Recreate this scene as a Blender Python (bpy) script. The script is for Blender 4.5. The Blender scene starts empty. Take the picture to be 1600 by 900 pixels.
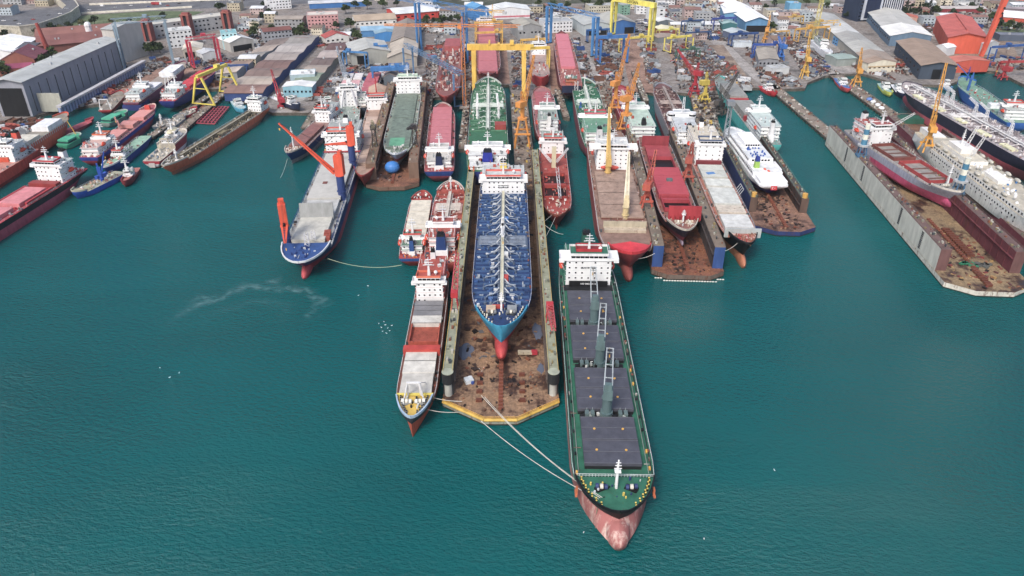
import bpy, math, random
from math import pi, sin, cos, tan, atan, atan2, sqrt, hypot
from mathutils import Vector, Matrix
SUNR = 205; EXPO = 0.66; DESAT = .19; HAZE = .000042
SC = bpy.context.scene; COL = SC.collection
RND = random.Random(7)
# ---------------------------------------------------------------- camera model
H = 190.0; FP = 1180.0; TH = atan(690/1180)
def G(px, py, z=0.0):
    "ground point (x, y) at height z seen at pixel px, py of the 1600 x 900 photograph"
    u = (px-800)/FP; v = (py-450)/FP
    t = (H-z)/(sin(TH)+v*cos(TH))
    return Vector((u*t, (cos(TH)-v*sin(TH))*t))
def G3(px, py, z=0.0):
    g = G(px, py, z); return Vector((g.x, g.y, z))
def top_z(gy, py):
    "height at forward distance gy that projects to image row py"
    return H-gy*tan(TH+atan((py-450)/FP))
def row_y(py, z): return (H-z)/tan(TH+atan((py-450)/FP))
cam = bpy.data.cameras.new('camera'); co = bpy.data.objects.new('camera', cam); COL.objects.link(co)
cam.sensor_width = 36; cam.lens = 36*FP/1600; cam.clip_end = 20000; cam.clip_start = 1
co.location = (0, 0, H); co.rotation_euler = (pi/2-TH, 0, 0); SC.camera = co
# ---------------------------------------------------------------- materials
def lin(h):
    if isinstance(h, tuple): return h[:3]
    r = [int(h[i:i+2], 16)/255 for i in (0, 2, 4)]
    r = tuple(c/12.92 if c <= .04045 else ((c+.055)/1.055)**2.4 for c in r); g = .3*r[0]+.59*r[1]+.11*r[2]
    return tuple(c+(g-c)*DESAT for c in r)
MC = {}
def M(hexc, rust=.15, rough=.6, sc=.25, metal=0, var=.3, streak=1, rustc='5a2e1c', thin=0):
    key = (hexc, rust, rough, sc, metal, var, streak, rustc)
    if key in MC: return MC[key]
    m = bpy.data.materials.new('paint_'+str(hexc)); m.use_nodes = True; MC[key] = m
    nt = m.node_tree; N = nt.nodes; L = nt.links; N.clear()
    out = N.new('ShaderNodeOutputMaterial'); b = N.new('ShaderNodeBsdfPrincipled'); L.new(b.outputs[0], out.inputs[0])
    b.inputs['Roughness'].default_value = rough; b.inputs['Metallic'].default_value = metal
    b.inputs['Specular IOR Level'].default_value = .3
    c = lin(hexc)
    tc = N.new('ShaderNodeTexCoord'); mp = N.new('ShaderNodeMapping'); L.new(tc.outputs['Object'], mp.inputs[0])
    mp.inputs['Scale'].default_value = (sc, sc, sc*(.3 if streak else 1))
    n1 = N.new('ShaderNodeTexNoise'); n1.inputs['Scale'].default_value = 1; n1.inputs['Detail'].default_value = 5
    n1.inputs['Roughness'].default_value = .65; L.new(mp.outputs[0], n1.inputs['Vector'])
    cr = N.new('ShaderNodeValToRGB'); L.new(n1.outputs[0], cr.inputs[0])
    cr.color_ramp.elements[0].position = .3; cr.color_ramp.elements[1].position = .7
    cr.color_ramp.elements[0].color = tuple(x*(1-var) for x in c)+(1,)
    cr.color_ramp.elements[1].color = tuple(min(1, x*(1+var*.35)+.01*var) for x in c)+(1,)
    src = cr.outputs[0]
    if rust > 0:
        n2 = N.new('ShaderNodeTexNoise'); n2.inputs['Scale'].default_value = 2.3; n2.inputs['Detail'].default_value = 6
        n2.inputs['Roughness'].default_value = .75; L.new(mp.outputs[0], n2.inputs['Vector'])
        r2 = N.new('ShaderNodeValToRGB'); L.new(n2.outputs[0], r2.inputs[0])
        p = .72-rust*.4
        r2.color_ramp.elements[0].position = p; r2.color_ramp.elements[1].position = min(1, p+.16)
        mx = N.new('ShaderNodeMix'); mx.data_type = 'RGBA'; L.new(r2.outputs[0], mx.inputs[0])
        L.new(src, mx.inputs[6]); mx.inputs[7].default_value = lin(rustc)+(1,)
        src = mx.outputs[2]
    L.new(src, b.inputs['Base Color'])
    return m
def plain(name, hexc, rough=.5, metal=0):
    if name in MC: return MC[name]
    m = bpy.data.materials.new(name); m.use_nodes = True; MC[name] = m
    b = m.node_tree.nodes['Principled BSDF']; b.inputs['Base Color'].default_value = lin(hexc)+(1,)
    b.inputs['Roughness'].default_value = rough; b.inputs['Metallic'].default_value = metal
    n = m.node_tree.nodes.new('ShaderNodeTexNoise'); n.inputs['Scale'].default_value = 3
    r = m.node_tree.nodes.new('ShaderNodeMapRange'); r.inputs[3].default_value = max(0, rough-.1); r.inputs[4].default_value = min(1, rough+.15)
    m.node_tree.links.new(n.outputs[0], r.inputs[0]); m.node_tree.links.new(r.outputs[0], b.inputs['Roughness'])
    return m
GLASS = plain('dark_window_glass', '10161c', .15)
BLACK = M('141518', .05, .6); DARK = M('2b2c30', .2)
WHITE = M('d3d4d6', .03, .5, var=.14); CREAM = M('c9bf9c', .12, .5); GREYW = M('a9adb0', .15)
ORANGE = M('d8431c', .05, .5); YEL = M('dba321', .12, .5); ROPE = M('b9b49a', 0, .9)
# ---------------------------------------------------------------- mesh builder
class MB:
    def __init__(s): s.v = []; s.f = []; s.m = []; s.mats = []
    def mi(s, mat):
        if mat not in s.mats: s.mats.append(mat)
        return s.mats.index(mat)
    def add(s, vs, fs, mat):
        o = len(s.v); s.v += [tuple(v) for v in vs]; k = s.mi(mat)
        for f in fs: s.f.append([i+o for i in f]); s.m.append(k)
        return s
    def box(s, x0, x1, y0, y1, z0, z1, mat, top=None):
        vs = [(x0,y0,z0),(x1,y0,z0),(x1,y1,z0),(x0,y1,z0),(x0,y0,z1),(x1,y0,z1),(x1,y1,z1),(x0,y1,z1)]
        s.add(vs, [(0,3,2,1),(0,1,5,4),(1,2,6,5),(2,3,7,6),(3,0,4,7)]+([] if top else [(4,5,6,7)]), mat)
        if top: s.add(vs[4:], [(0,1,2,3)], top)
        return s
    def frus(s, c, a, b, z0, z1, mat, k=.8, dx=0):
        "box tapered to k at the top, shifted by dx"
        x, y = c
        s.add([(x-a,y-b,z0),(x+a,y-b,z0),(x+a,y+b,z0),(x-a,y+b,z0),(x-a*k+dx,y-b*k,z1),(x+a*k+dx,y-b*k,z1),(x+a*k+dx,y+b*k,z1),(x-a*k+dx,y+b*k,z1)],
              [(0,3,2,1),(0,1,5,4),(1,2,6,5),(2,3,7,6),(3,0,4,7),(4,5,6,7)], mat); return s
    def obox(s, c, d, rz, mat, tilt=0):
        "box centred on c with full sizes d turned by rz (tilt about its own y)"
        R = Matrix.Rotation(rz, 3, 'Z') @ Matrix.Rotation(tilt, 3, 'Y'); vs = []
        for dz in (-.5,.5):
            for dx, dy in ((-.5,-.5),(.5,-.5),(.5,.5),(-.5,.5)):
                vs.append(Vector(c)+R@Vector((dx*d[0], dy*d[1], dz*d[2])))
        s.add(vs, [(0,3,2,1),(0,1,5,4),(1,2,6,5),(2,3,7,6),(3,0,4,7),(4,5,6,7)], mat); return s
    def tube(s, p0, p1, r0, mat, r1=None, n=8, cap=True):
        p0 = Vector(p0); p1 = Vector(p1); r1 = r0 if r1 is None else r1
        d = p1-p0
        if d.length < 1e-6: return s
        q = d.to_track_quat('Z', 'Y'); vs = []
        off = pi/4 if n == 4 else 0
        for p, r in ((p0, r0), (p1, r1)):
            for i in range(n):
                a = 2*pi*i/n+off; vs.append(p+q@Vector((r*cos(a), r*sin(a), 0)))
        fs = [(i, (i+1) % n, n+(i+1) % n, n+i) for i in range(n)]
        if cap: fs += [tuple(range(n-1, -1, -1)), tuple(range(n, 2*n))]
        s.add(vs, fs, mat); return s
    def bar(s, p0, p1, w, mat): return s.tube(p0, p1, w*.7, mat, n=4)
    def poly(s, pts, z0, z1, mat, top=None):
        n = len(pts)
        a = sum(pts[i][0]*pts[(i+1) % n][1]-pts[(i+1) % n][0]*pts[i][1] for i in range(n))
        if a < 0: pts = pts[::-1]
        vs = [(p[0], p[1], z0) for p in pts]+[(p[0], p[1], z1) for p in pts]
        s.add(vs, [(i, (i+1) % n, n+(i+1) % n, n+i) for i in range(n)], mat)
        s.add(vs[n:], [tuple(range(n))], top or mat)
        return s
    def ball(s, c, r, mat, n=8, m=6, R=None):
        vs = []; fs = []
        for j in range(m+1):
            t = pi*j/m
            for i in range(n):
                a = 2*pi*i/n; p = Vector((r[0]*sin(t)*cos(a), r[1]*sin(t)*sin(a), r[2]*cos(t)))
                if R: p = R@p
                vs.append(Vector(c)+p)
        for j in range(m):
            for i in range(n):
                fs.append((j*n+i, (j+1)*n+i, (j+1)*n+(i+1) % n, j*n+(i+1) % n))
        s.add(vs, fs, mat); return s
    def lattice(s, p0, p1, w0, w1, mat, seg=8, r=.22):
        p0 = Vector(p0); p1 = Vector(p1); d = p1-p0; q = d.to_track_quat('Z', 'Y')
        def c(t, k):
            w = (w0+(w1-w0)*t)/2; a = ((-1,-1),(1,-1),(1,1),(-1,1))[k]
            return p0+d*t+q@Vector((a[0]*w, a[1]*w, 0))
        for k in range(4):
            s.bar(c(0, k), c(1, k), r, mat)
            for i in range(seg):
                t0 = i/seg; t1 = (i+1)/seg; k2 = (k+1) % 4
                s.bar(c(t0, k if i % 2 else k2), c(t1, k2 if i % 2 else k), r*.65, mat)
        return s
    def build(s, name, parent=None, loc=(0,0,0), rz=0, smooth=False, **tags):
        me = bpy.data.meshes.new(name); me.from_pydata(s.v, [], s.f)
        for m in s.mats: me.materials.append(m)
        me.polygons.foreach_set('material_index', s.m)
        if smooth:
            me.polygons.foreach_set('use_smooth', [True]*len(s.f)); me.set_sharp_from_angle(angle=.6)
        me.update()
        o = bpy.data.objects.new(name, me); COL.objects.link(o)
        o.location = loc; o.rotation_euler = (0, 0, rz)
        if parent: o.parent = parent
        for k, v in tags.items(): o[k] = v
        return o
def link_copy(o, parent=None, loc=None, rz=None):
    c = o.copy(); COL.objects.link(c)
    if parent is not None: c.parent = parent
    if loc is not None: c.location = loc
    if rz is not None: c.rotation_euler = (0, 0, rz)
    return c
def kids(o): return [x for x in KID.get(o.name, [])]
def thing(name, label, cat, loc=(0,0,0), rz=0, group=None):
    o = bpy.data.objects.new(name, None); COL.objects.link(o); o.empty_display_size = 1
    o.location = loc; o.rotation_euler = (0, 0, rz); o['label'] = label; o['category'] = cat
    if group: o['group'] = group
    return o
def tag(o, label, cat, group=None):
    o['label'] = label; o['category'] = cat
    if group: o['group'] = group
    return o
_W = {}
def window(parent, loc, rz=0, w=.75, h=.68, mat=None):
    k = (w, h)
    if k not in _W:
        mb = MB().box(-.06, .06, -w/2, w/2, -h/2, h/2, GLASS); o = mb.build('window', parent, loc, rz); _W[k] = o; return o
    return link_copy(_W[k], parent, loc, rz)
def text(s, size, mat, parent, loc, rot, name='lettering'):
    cu = bpy.data.curves.new(name, 'FONT'); cu.body = s; cu.size = size; cu.extrude = .04; cu.align_x = 'CENTER'; cu.align_y = 'CENTER'; cu.offset = size*.018
    t = bpy.data.objects.new(name, cu); COL.objects.link(t)
    dg = bpy.context.evaluated_depsgraph_get(); me = bpy.data.meshes.new_from_object(t.evaluated_get(dg))
    bpy.data.objects.remove(t); me.materials.clear(); me.materials.append(mat)
    o = bpy.data.objects.new(name, me); COL.objects.link(o); o.parent = parent; o.location = loc; o.rotation_euler = rot
    return o
# ---------------------------------------------------------------- ships
ALL = []
class Ship:
    def __init__(s, name, label, cat, bow, stern, B, zd, hull, boot='8f3a34', deck='6e3a33', zw=2.0, zb=-3.0, fc=(.88, 2.6), pp=None,
                 bulb=1, rake=.045, sheer=.6, bw=1.1, bwmat=None, holds=(), zbase=0, full=.74, group=None, rust=.2, stripe=None, sternw=.82, rail=True, L=None, blunt=False, bowexp=.6):
        zb_ = zd+(fc[1] if fc else 0)
        P = G(*bow, zb_+bw*.6); Q = G(*stern, zd+zbase*0)
        d = P-Q
        if L: Q = P-d.normalized()*L; d = P-Q
        s.L = d.length; s.O = Q; s.d = d.normalized(); s.B = B; s.zd = zd; s.fc = fc; s.pp = pp; s.full = full
        s.rz = atan2(d.y, d.x)
        s.o = thing(name, label, cat, (Q.x, Q.y, zbase), s.rz, group); s.zo = zbase
        s.dz = zd-zbase; zd = s.dz; zw -= zbase; zb -= zbase
        ALL.append(s); s.top = zd+(fc[1] if fc else 0); s.fx = s.L*fc[0] if fc else s.L*.9
        L = s.L; hm = M(hull, min(.4, rust*1.15), .45, sc=.7, rustc='6b3f2c'); bm = M(boot, rust+.14, .6, sc=.5) if not blunt else M(boot, .5, .6, sc=.12, rustc='c9aea2'); dm = M(deck, .35 if rust else .1, .7, streak=0, var=.35)
        wm = M(bwmat, .1) if bwmat else hm
        ts = [0,.012,.03,.06,.1,.15,.22,.3,.4,.5,.6,.68,.74,.79,.83,.86,.89,.915,.94,.96,.975,.987,.995,1]
        br = []
        if fc: br.append(fc[0])
        if pp: br.append(pp[0])
        hx = sorted(sum([[h[0]/L, h[1]/L] for h in holds], []))
        ts = [t for t in ts if all(abs(t-b) > .004 for b in br+hx)]
        for b in br: ts += [b-.0002, b+.0002]
        ts = sorted(ts+hx); nt = len(ts)
        rk = rake*L
        rows = [  # z, stern x, bow x, width, bow start, a, b, stern width
            (zb, .07*L, L-rk*1.25, .80, full-.12, 1.4, 1.2, .04),
            (zb+(zw-zb)*.35, .05*L, L-rk*1.2, .985, full-.08, 1.6, 1.1, .15),
            (zw, .02*L, L-rk, 1.0, full-.03, 1.9, .95, .5),
            (zw+(zd-zw)*.5, .004*L, L-rk*.6, 1.0, full, 2.0, .8, .8),
            (zd-.9, 0, L-rk*.2, 1.0, full, 2.2, .68, sternw),
            (zd, 0, L, 1.0, full, 2.4, bowexp, sternw)]
        if blunt: rows[0] = (zb, .07*L, L-2, .9, .84, 1.8, .9, .04); rows[1] = (zb+(zw-zb)*.42, .05*L, L+4.6, .99, .79, 1.7, .76, .15); rows[2] = (zw, .02*L, L-1, 1.0, .84, 1.9, .78, .5); rows[3] = (zw+(zd-zw)*.5, .004*L, L-.8, 1.0, .85, 2.1, .66, .8)
        def half(t, r, wm_=1):
            z, x0, x1, w, tb, a, b, sw = r; h = B/2*w*wm_
            if t < .2: h *= sw+(1-sw)*sin(pi/2*t/.2)**.8
            if t < .012 and sw > .3: h *= .93
            if t > tb: h *= max(1e-4, (1-((t-tb)/(1-tb))**a))**b
            return h
        s.half = lambda x, z=None: half(min(1, max(0, x/L)), rows[-1])
        def dzt(t):
            z = zd
            if fc and t > fc[0]: z += fc[1]+sheer*((t-fc[0])/(1-fc[0]))**2
            if pp and t < pp[0]: z += pp[1]
            return z
        mb = MB(); V = []
        for r in rows[:-1]+[rows[-1]]:
            for t in ts:
                x = r[1]+(r[2]-r[1])*t; z = r[0]
                if r is rows[-1]: z = dzt(t)
                if r is rows[-2] and fc and t > fc[0]: z += fc[1]*.5
                V.append((x, half(t, r), z))
        base = len(V); V += [(x, -y, z) for x, y, z in V]
        def strip(r0, mat, flip=False):
            fs = []
            for i in range(nt-1):
                a = r0*nt+i; b = a+1; c = b+nt; d2 = a+nt
                fs.append((a, d2, c, b)); fs.append((base+a, base+b, base+c, base+d2))
            # transom
            a = r0*nt; fs.append((a, base+a, base+a+nt, a+nt)); a = r0*nt+nt-1; fs.append((base+a, a, a+nt, base+a+nt))
            return fs
        o0 = len(mb.v)
        mb.add(V, strip(0, bm)+strip(1, bm), bm)
        k = mb.mi(hm)
        for r0 in (2, 3, 4):
            kk = mb.mi(M(stripe, .1)) if (stripe and r0 == 2) else k
            for f in strip(r0, hm): mb.f.append([i+o0 for i in f]); mb.m.append(kk)
        # deck strips
        r = rows[-1]; dr = (len(rows)-1)*nt; kd = mb.mi(dm)
        for i in range(nt-1):
            tm = (ts[i]+ts[i+1])/2*L; hd = [h for h in holds if h[0] < tm < h[1]]
            a = dr+i; b = a+1
            if not hd: mb.f.append([o0+base+a, o0+base+b, o0+b, o0+a]); mb.m.append(kd)
            else:
                w = hd[0][2]/2; z = dzt(ts[i]+1e-4); x0 = ts[i]*L; x1 = ts[i+1]*L
                for sg in (1, -1):
                    ya = V[a][1]*sg; yb = V[b][1]*sg
                    q = [(x0, w*sg, z), (x1, w*sg, z), (x1, yb, z), (x0, ya, z)]
                    mb.add(q, [(0, 1, 2, 3) if sg > 0 else (3, 2, 1, 0)], dm)
        for h in holds:
            x0, x1, w = h[:3]; w /= 2; im = M(h[3], .45, .8); zf = max(zb+1, zd-9)
            vs = [(x0,-w,zf),(x1,-w,zf),(x1,w,zf),(x0,w,zf),(x0,-w,zd),(x1,-w,zd),(x1,w,zd),(x0,w,zd)]
            mb.add(vs, [(0,1,2,3),(4,5,1,0),(5,6,2,1),(6,7,3,2),(7,4,0,3)], im)
            for q in ((x0-.3,x1+.3,-w-.35,-w),(x0-.3,x1+.3,w,w+.35),(x0-.35,x0,-w,w),(x1,x1+.35,-w,w)):
                mb.box(*q, zd-.02, zd+1.5, im)
            for j in range(1, 4): 
                xx = x0+(x1-x0)*j/4; mb.box(xx-.25, xx+.25, -w, w, zd-2.2, zd-1.6, im)
        # bulwark round the bow (and stern)
        def bul(t0, t1, hgt, mat):
            idx = [i for i in range(nt) if t0 <= ts[i] <= t1]
            for sg in (1, -1):
                for i, j in zip(idx, idx[1:]):
                    vs = []
                    for q in (i, j):
                        x, y, z = V[dr+q]; yo = y; yi = max(0, y-.45); xi = x if y > .5 else x-.5
                        fl = .12
                        vs += [(x, (yo+.0)*sg, z), (x+fl*.3, (yo+fl)*sg, z+hgt), (xi, yi*sg, z+hgt), (xi, yi*sg, z)]
                    f = [(0,1,5,4), (1,2,6,5), (2,3,7,6)]
                    if sg > 0: f = [tuple(reversed(q)) for q in f]
                    mb.add(vs, f, mat)
        if bw: bul(fc[0]+.0001 if fc else .86, 1, bw, wm)
        if pp and bw: bul(0, pp[0]-.0001, bw*.9, wm)
        if bulb:
            br_ = B*.085*bulb; zc = min(zw-.4, zb+(zw-zb)*.55)
            n = 12; m = 9; vs = []; fs = []
            x0 = L-rk*1.2-L*.05; x1 = L-rk+L*.028*bulb if not blunt else L+5.6
            for j in range(m+1):
                t = j/m; rr = sqrt(max(0, 1-t**3.2)); 
                for i in range(n):
                    a = 2*pi*i/n; vs.append((x0+(x1-x0)*t, rr*br_*cos(a), zc+rr*(zw-zc+.3)*sin(a)))
            for j in range(m):
                for i in range(n): fs.append((j*n+i, j*n+(i+1) % n, (j+1)*n+(i+1) % n, (j+1)*n+i))
            mb.add(vs, fs, bm)
        s.hull = mb.build('hull', s.o, smooth=True)
        s.hm = hm; s.mb_parts = {}
        if rail: s.rails()
    def X(s, py, z=None):
        "distance from the stern of the axis point whose deck shows at image row py"
        z = s.zd if z is None else z
        if abs(s.d.y) < .35: raise ValueError
        return (row_y(py, z)-s.O.y)/s.d.y
    def rails(s, col='c9ccd0'):
        m = M(col, .1); L = s.L
        xs = [L*.04+(s.fx-L*.05)*i/26 for i in range(27)]
        for sg in (1, -1):
            mb = MB()
            for i, (a, b) in enumerate(zip(xs, xs[1:])):
                z = s.dz+(s.pp[1] if s.pp and (a+b)/2 < s.pp[0]*L else 0)
                pa = (a, sg*(s.half(a)-.2), z); pb = (b, sg*(s.half(b)-.2), z)
                mb.bar((pa[0],pa[1],z+1.05), (pb[0],pb[1],z+1.05), .09, m); mb.bar((pa[0],pa[1],z+.55), (pb[0],pb[1],z+.55), .06, m)
                mb.bar(pa, (pa[0],pa[1],z+1.05), .09, m)
            mb.build('railing', s.o)
        ms = [M(q, .3) for q in ('3c3a3a','6f5a50','a8a49c','8c4a3a','4f5a5f')]
        for sg in (1, -1):
            for i in range(int(L/9)):
                x = RND.uniform(L*.08, s.fx-2); h = RND.uniform(.5, 1.5); y = sg*(s.half(x)-RND.uniform(.8, 1.5)); s.item(RND.random(), x, y, s.dz, RND.uniform(.4, 1.8), RND.uniform(.4, .9), h, RND.choice(ms))
    cnt = 0; spare = None
    def item(s, r, x, y, z, a, b_, h, m):
        "one deck fitting as a part of its own; past 100 they join one mass"
        s.cnt += 1
        mb = MB() if s.cnt <= 96 else (s.spare or MB())
        if s.cnt > 96: s.spare = mb
        if r < .5: mb.obox((x, y, z+h/2-.02), (a, b_, h), RND.choice((0, pi/2, .4)), m); nm = 'deck_box'
        elif r < .75: mb.tube((x, y, z-.02), (x, y, z+h*1.3), a*.3, m, n=8); nm = 'deck_vent'
        else:
            dx, dy = RND.choice(((1, 0), (0, 1))); l = RND.uniform(1.5, 4.5)
            mb.tube((x, y, z+h*.6), (x+dx*l, y+dy*l*(-1 if y > 0 else 1)*(.6 if abs(y) > l else 0), z+h*.6), .16, m, n=5); nm = 'deck_pipe'
        if s.cnt <= 96: mb.build(nm, s.o)
    def done(s):
        if s.spare: o = s.spare.build('small_fittings', s.o); o['kind'] = 'stuff'
        s.spare = None
    def hatches(s, x0, x1, n, w, h, col, gap=1.2, ribs=0, rust=.25, name='hatch_cover', coam=None, seams=1, var=.3):
        step = (x1-x0)/n
        for i in range(n):
            a = x0+step*i+gap/2; b = x0+step*(i+1)-gap/2; mb = MB(); m = M(col, rust, .65, streak=0, var=var); z = s.dz
            mb.box(a, b, -w/2, w/2, z-.03, z+h*.55, M(coam or col, .3))
            ww = w/2+.15; k = seams+1
            for j in range(k):
                c0 = a-.1+(b-a+.2)*j/k+.12; c1 = a-.1+(b-a+.2)*(j+1)/k-.12
                mb.box(c0, c1, -ww, ww, z+h*.55, z+h, m)
                if ribs:
                    for q in range(1, ribs):
                        yy = -ww+2*ww*q/ribs; mb.box(c0, c1, yy-.09, yy+.09, z+h, z+h+.1, m)
            mb.build(name, s.o)
    def house(s, x0, x1, w, nd, col='e0e1e2', z0=None, dh=2.7, bridge=True, face=1, brw=None, win=6, topcol=None, step=.0, fun=None, name='superstructure', mast=True, side=True, boats=True, brdepth=None, deckcol='5f7d6c', lean=0):
        "accommodation block: nd decks and a wheelhouse; face=1 looks to the bow"
        z = s.dz if z0 is None else z0; z += 0 if z0 is not None else (s.pp[1] if s.pp and (x0+x1)/2 < s.pp[0]*s.L else 0)
        hm = M(col, .06, .5, var=.14); mb = MB(); wins = []; dm = M(deckcol, .2, streak=0)
        for k in range(nd):
            za = z+k*dh; ins = step*k; xf, xb = (x1-ins*.3, x0+ins) if face > 0 else (x1-ins, x0+ins*.3); wk = w/2-ins*.3
            mb.box(xb, xf, -wk, wk, za-.03, za+dh-.25, hm)
            mb.box(xb-(.9 if face > 0 else .02), xf+(.02 if face > 0 else .9), -wk-.5, wk+.5, za+dh-.25, za+dh, hm, top=dm)
            for q in range(win):
                yy = -wk+wk*2*(q+.5)/win
                if RND.random() < .75: wins.append((xf+.03, yy, za+dh*.52, 0))
                if RND.random() < .4: wins.append((xb-.03, yy, za+dh*.52, 0))
            if side:
                ns = max(1, int((xf-xb)/3.5))
                for q in range(ns):
                    xx = xb+(xf-xb)*(q+.5)/ns
                    for sg in (1, -1):
                        if RND.random() < .5: wins.append((xx, sg*(wk+.03), za+dh*.52, pi/2))
        zt = z+nd*dh; sup = mb.build(name, s.o)
        for (x, y, zz, rz) in wins: window(sup, (x, y, zz), rz)
        if bridge:
            bw_ = (brw or s.B)/2; bd = brdepth or min(7, (x1-x0)*.6); bx1 = x1+.6 if face > 0 else x0+bd-.6; bx0 = bx1-bd
            b = MB(); cw = w/2*.8
            b.box(bx0, bx1, -bw_, bw_, zt-.02, zt+.25, hm); 
            b.box(bx0+.3, bx1-.2, -cw, cw, zt+.25, zt+2.7, hm)
            for sg in (1, -1):   # wings with their parapet
                b.box(bx0+.6, bx1, sg*bw_-.1, sg*bw_+.1, zt+.25, zt+1.3, hm)
                for xx in (bx0+.7, bx1-.1): b.box(xx-.08, xx+.08, min(sg*cw, sg*bw_), max(sg*cw, sg*bw_), zt+.25, zt+1.3, hm)
                b.box(bx1-2.4, bx1-.2, sg*bw_*.93-1.2 , sg*bw_*.93+1.2, zt-1.1, zt, hm)
            b.box(bx0-.2, bx1+.5, -cw-.5, cw+.5, zt+2.7, zt+2.95, hm, top=dm)
            tc = M(topcol, .05) if topcol else hm
            for q in ((bx1+.35, bx1+.5, -cw-.5, cw+.5), (bx0-.2, bx0-.05, -cw-.5, cw+.5), (bx0, bx1+.3, -cw-.5, -cw-.35), (bx0, bx1+.3, cw+.35, cw+.5)):
                b.box(*q, zt+2.95, zt+(4.0 if topcol else 3.5), tc)
            br = b.build('bridge', sup)
            g = MB(); n = max(4, int(cw)); fx = (bx1-.17) if face > 0 else bx0+.27
            for q in range(n):
                ya = -cw+2*cw*q/n+.12; yb = -cw+2*cw*(q+1)/n-.12
                g.box(fx-.06, fx+.06, ya, yb, zt+1.35, zt+2.35, GLASS)
            for sg in (1, -1):
                g.box(bx0+1, bx1-.8, sg*cw-.06, sg*cw+.06, zt+1.35, zt+2.3, GLASS)
            g.build('bridge_window', sup)
            zt += 2.95
            if mast:
                mx = (bx0+bx1)/2; mm = MB()
                mm.frus((mx, 0), .7, .7, zt, zt+5, WHITE, .5); mm.tube((mx,0,zt+4), (mx,0,zt+9), .2, WHITE)
                for zz, ww in ((5, 2.6), (6.4, 2), (7.8, 1.4)): mm.box(mx-.15, mx+.15, -ww, ww, zt+zz, zt+zz+.25, WHITE)
                mm.box(mx+.4, mx+.7, -1.6, 1.6, zt+5.6, zt+5.9, WHITE)
                mm.ball((mx, w*.25, zt+1.4), (.9,.9,.9), WHITE); mm.tube((mx, w*.25, zt), (mx, w*.25, zt+.8), .25, WHITE)
                mm.build('mast', s.o)
        for q in range(10):
            xx = RND.uniform(x0, x1 if not bridge else (x0*.55+x1*.45)) if face > 0 else RND.uniform(x0*.3+x1*.7, x1)
            s.item(RND.random()*.74, xx, RND.uniform(-w*.42, w*.42), z+nd*dh, RND.uniform(.5, 1.8), RND.uniform(.5, 1.8), RND.uniform(.5, 1.9), M(RND.choice(('d0d2d2','b9bcbe','8f9496','5f6468','c9cbca','a8483c')), .1))
        if bridge:
            for sg in (1, -1):
                zz_ = z+nd*dh; lr = MB()
                for q in range(7): xx = x0+(x1-x0-5)*q/6; lr.bar((xx, sg*w*.49, zz_), (xx, sg*w*.49, zz_+1.1), .1, hm)
                lr.bar((x0, sg*w*.49, zz_+1.1), (x1-5, sg*w*.49, zz_+1.1), .1, hm); lr.build('house_railing', s.o)
        if fun:
            fcol, fx = fun[0], fun[1]; fz = z+nd*dh*.5; f = MB(); fm = M(fcol, .05)
            fw = fun[2] if len(fun) > 2 else s.B*.12
            f.box(fx-fw*1.2, fx+fw*1.2, -fw*1.3, fw*1.3, s.dz-.03, fz, hm)
            f.frus((fx, 0), fw*1.05, fw, fz, z+nd*dh+3.4, fm, .8, -fw*.2)
            f.frus((fx-fw*.2, 0), fw*.8, fw*.75, z+nd*dh+3.42, z+nd*dh+4.6, BLACK, .9)
            for q in (-.3, .3): f.tube((fx-fw*.2, q*fw, z+nd*dh+4.6), (fx-fw*.3, q*fw, z+nd*dh+5.8), .3, DARK)
            f.build('funnel', s.o)
        if boats:
            for sg in (1, -1):
                lb = MB(); xx = (x0*2+x1)/3 if face > 0 else (x0+x1*2)/3; yy = sg*(min(s.B/2, w/2+2.6)-.9); zz = z+dh*1.7+.6
                lb.ball((xx, yy, zz), (3.0, 1.15, 1.15), ORANGE, 10, 8, Matrix.Rotation(0, 3, 'X')); lb.box(xx-1, xx+1, yy-.6, yy+.6, zz+.7, zz+1.5, ORANGE)
                lb.bar((xx-2.4, sg*w/2, zz-1.8), (xx-2.4, yy, zz+1.8), .25, WHITE); lb.bar((xx+2.4, sg*w/2, zz-1.8), (xx+2.4, yy, zz+1.8), .25, WHITE)
                lb.build('lifeboat', s.o)
        s.zt = zt; return sup
    def mast(s, x, h, col='e0e1e2', y=0, cross=3, z0=None):
        z = (s.top if x > s.fx else s.dz) if z0 is None else z0; m = M(col, .05); mb = MB()
        mb.tube((x,y,z-.05), (x,y,z+h), .5, m, .25); mb.box(x-.8,x+.8,y-1,y+1,z+h*.6,z+h*.6+.2,m)
        for q in range(cross): mb.box(x-.12, x+.12, y-1.2+.2*q, y+1.2-.2*q, z+h*(.7+.1*q), z+h*(.7+.1*q)+.2, m)
        mb.lattice((x-.9,y,z), (x-.5,y,z+h*.8), .7, .5, m, 6, .1)
        mb.build('mast', s.o)
    def crane(s, x, y, ph, pc, hc, jl, az, el, jw=2.0, pr=1.7, box=False, lat=True, jc=None, z0=None, hl=4.5):
        z = s.dz if z0 is None else z0; pm = M(pc, .08); h_ = M(hc, .06); jm = M(jc or hc, .06)
        p = MB().tube((x,y,z-.05), (x,y,z+ph), pr, pm, n=14); p.tube((x,y,z+ph*.35),(x,y,z+ph*.35+.3),pr+.5,pm,n=14); cr = p.build('crane', s.o)
        t = MB(); t.tube((x,y,z+ph), (x,y,z+ph+.5), pr+.35, h_, n=14); zz = z+ph+.5
        c, sn = cos(az), sin(az)
        t.obox((x-c*.4, y-sn*.4, zz+hl/2), (pr*2.2, pr*1.9, hl), az, h_)
        t.obox((x-c*pr*.6, y-sn*pr*.6, zz+hl+1.3), (pr*.9, pr*1.4, 2.6), az, h_)
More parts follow.
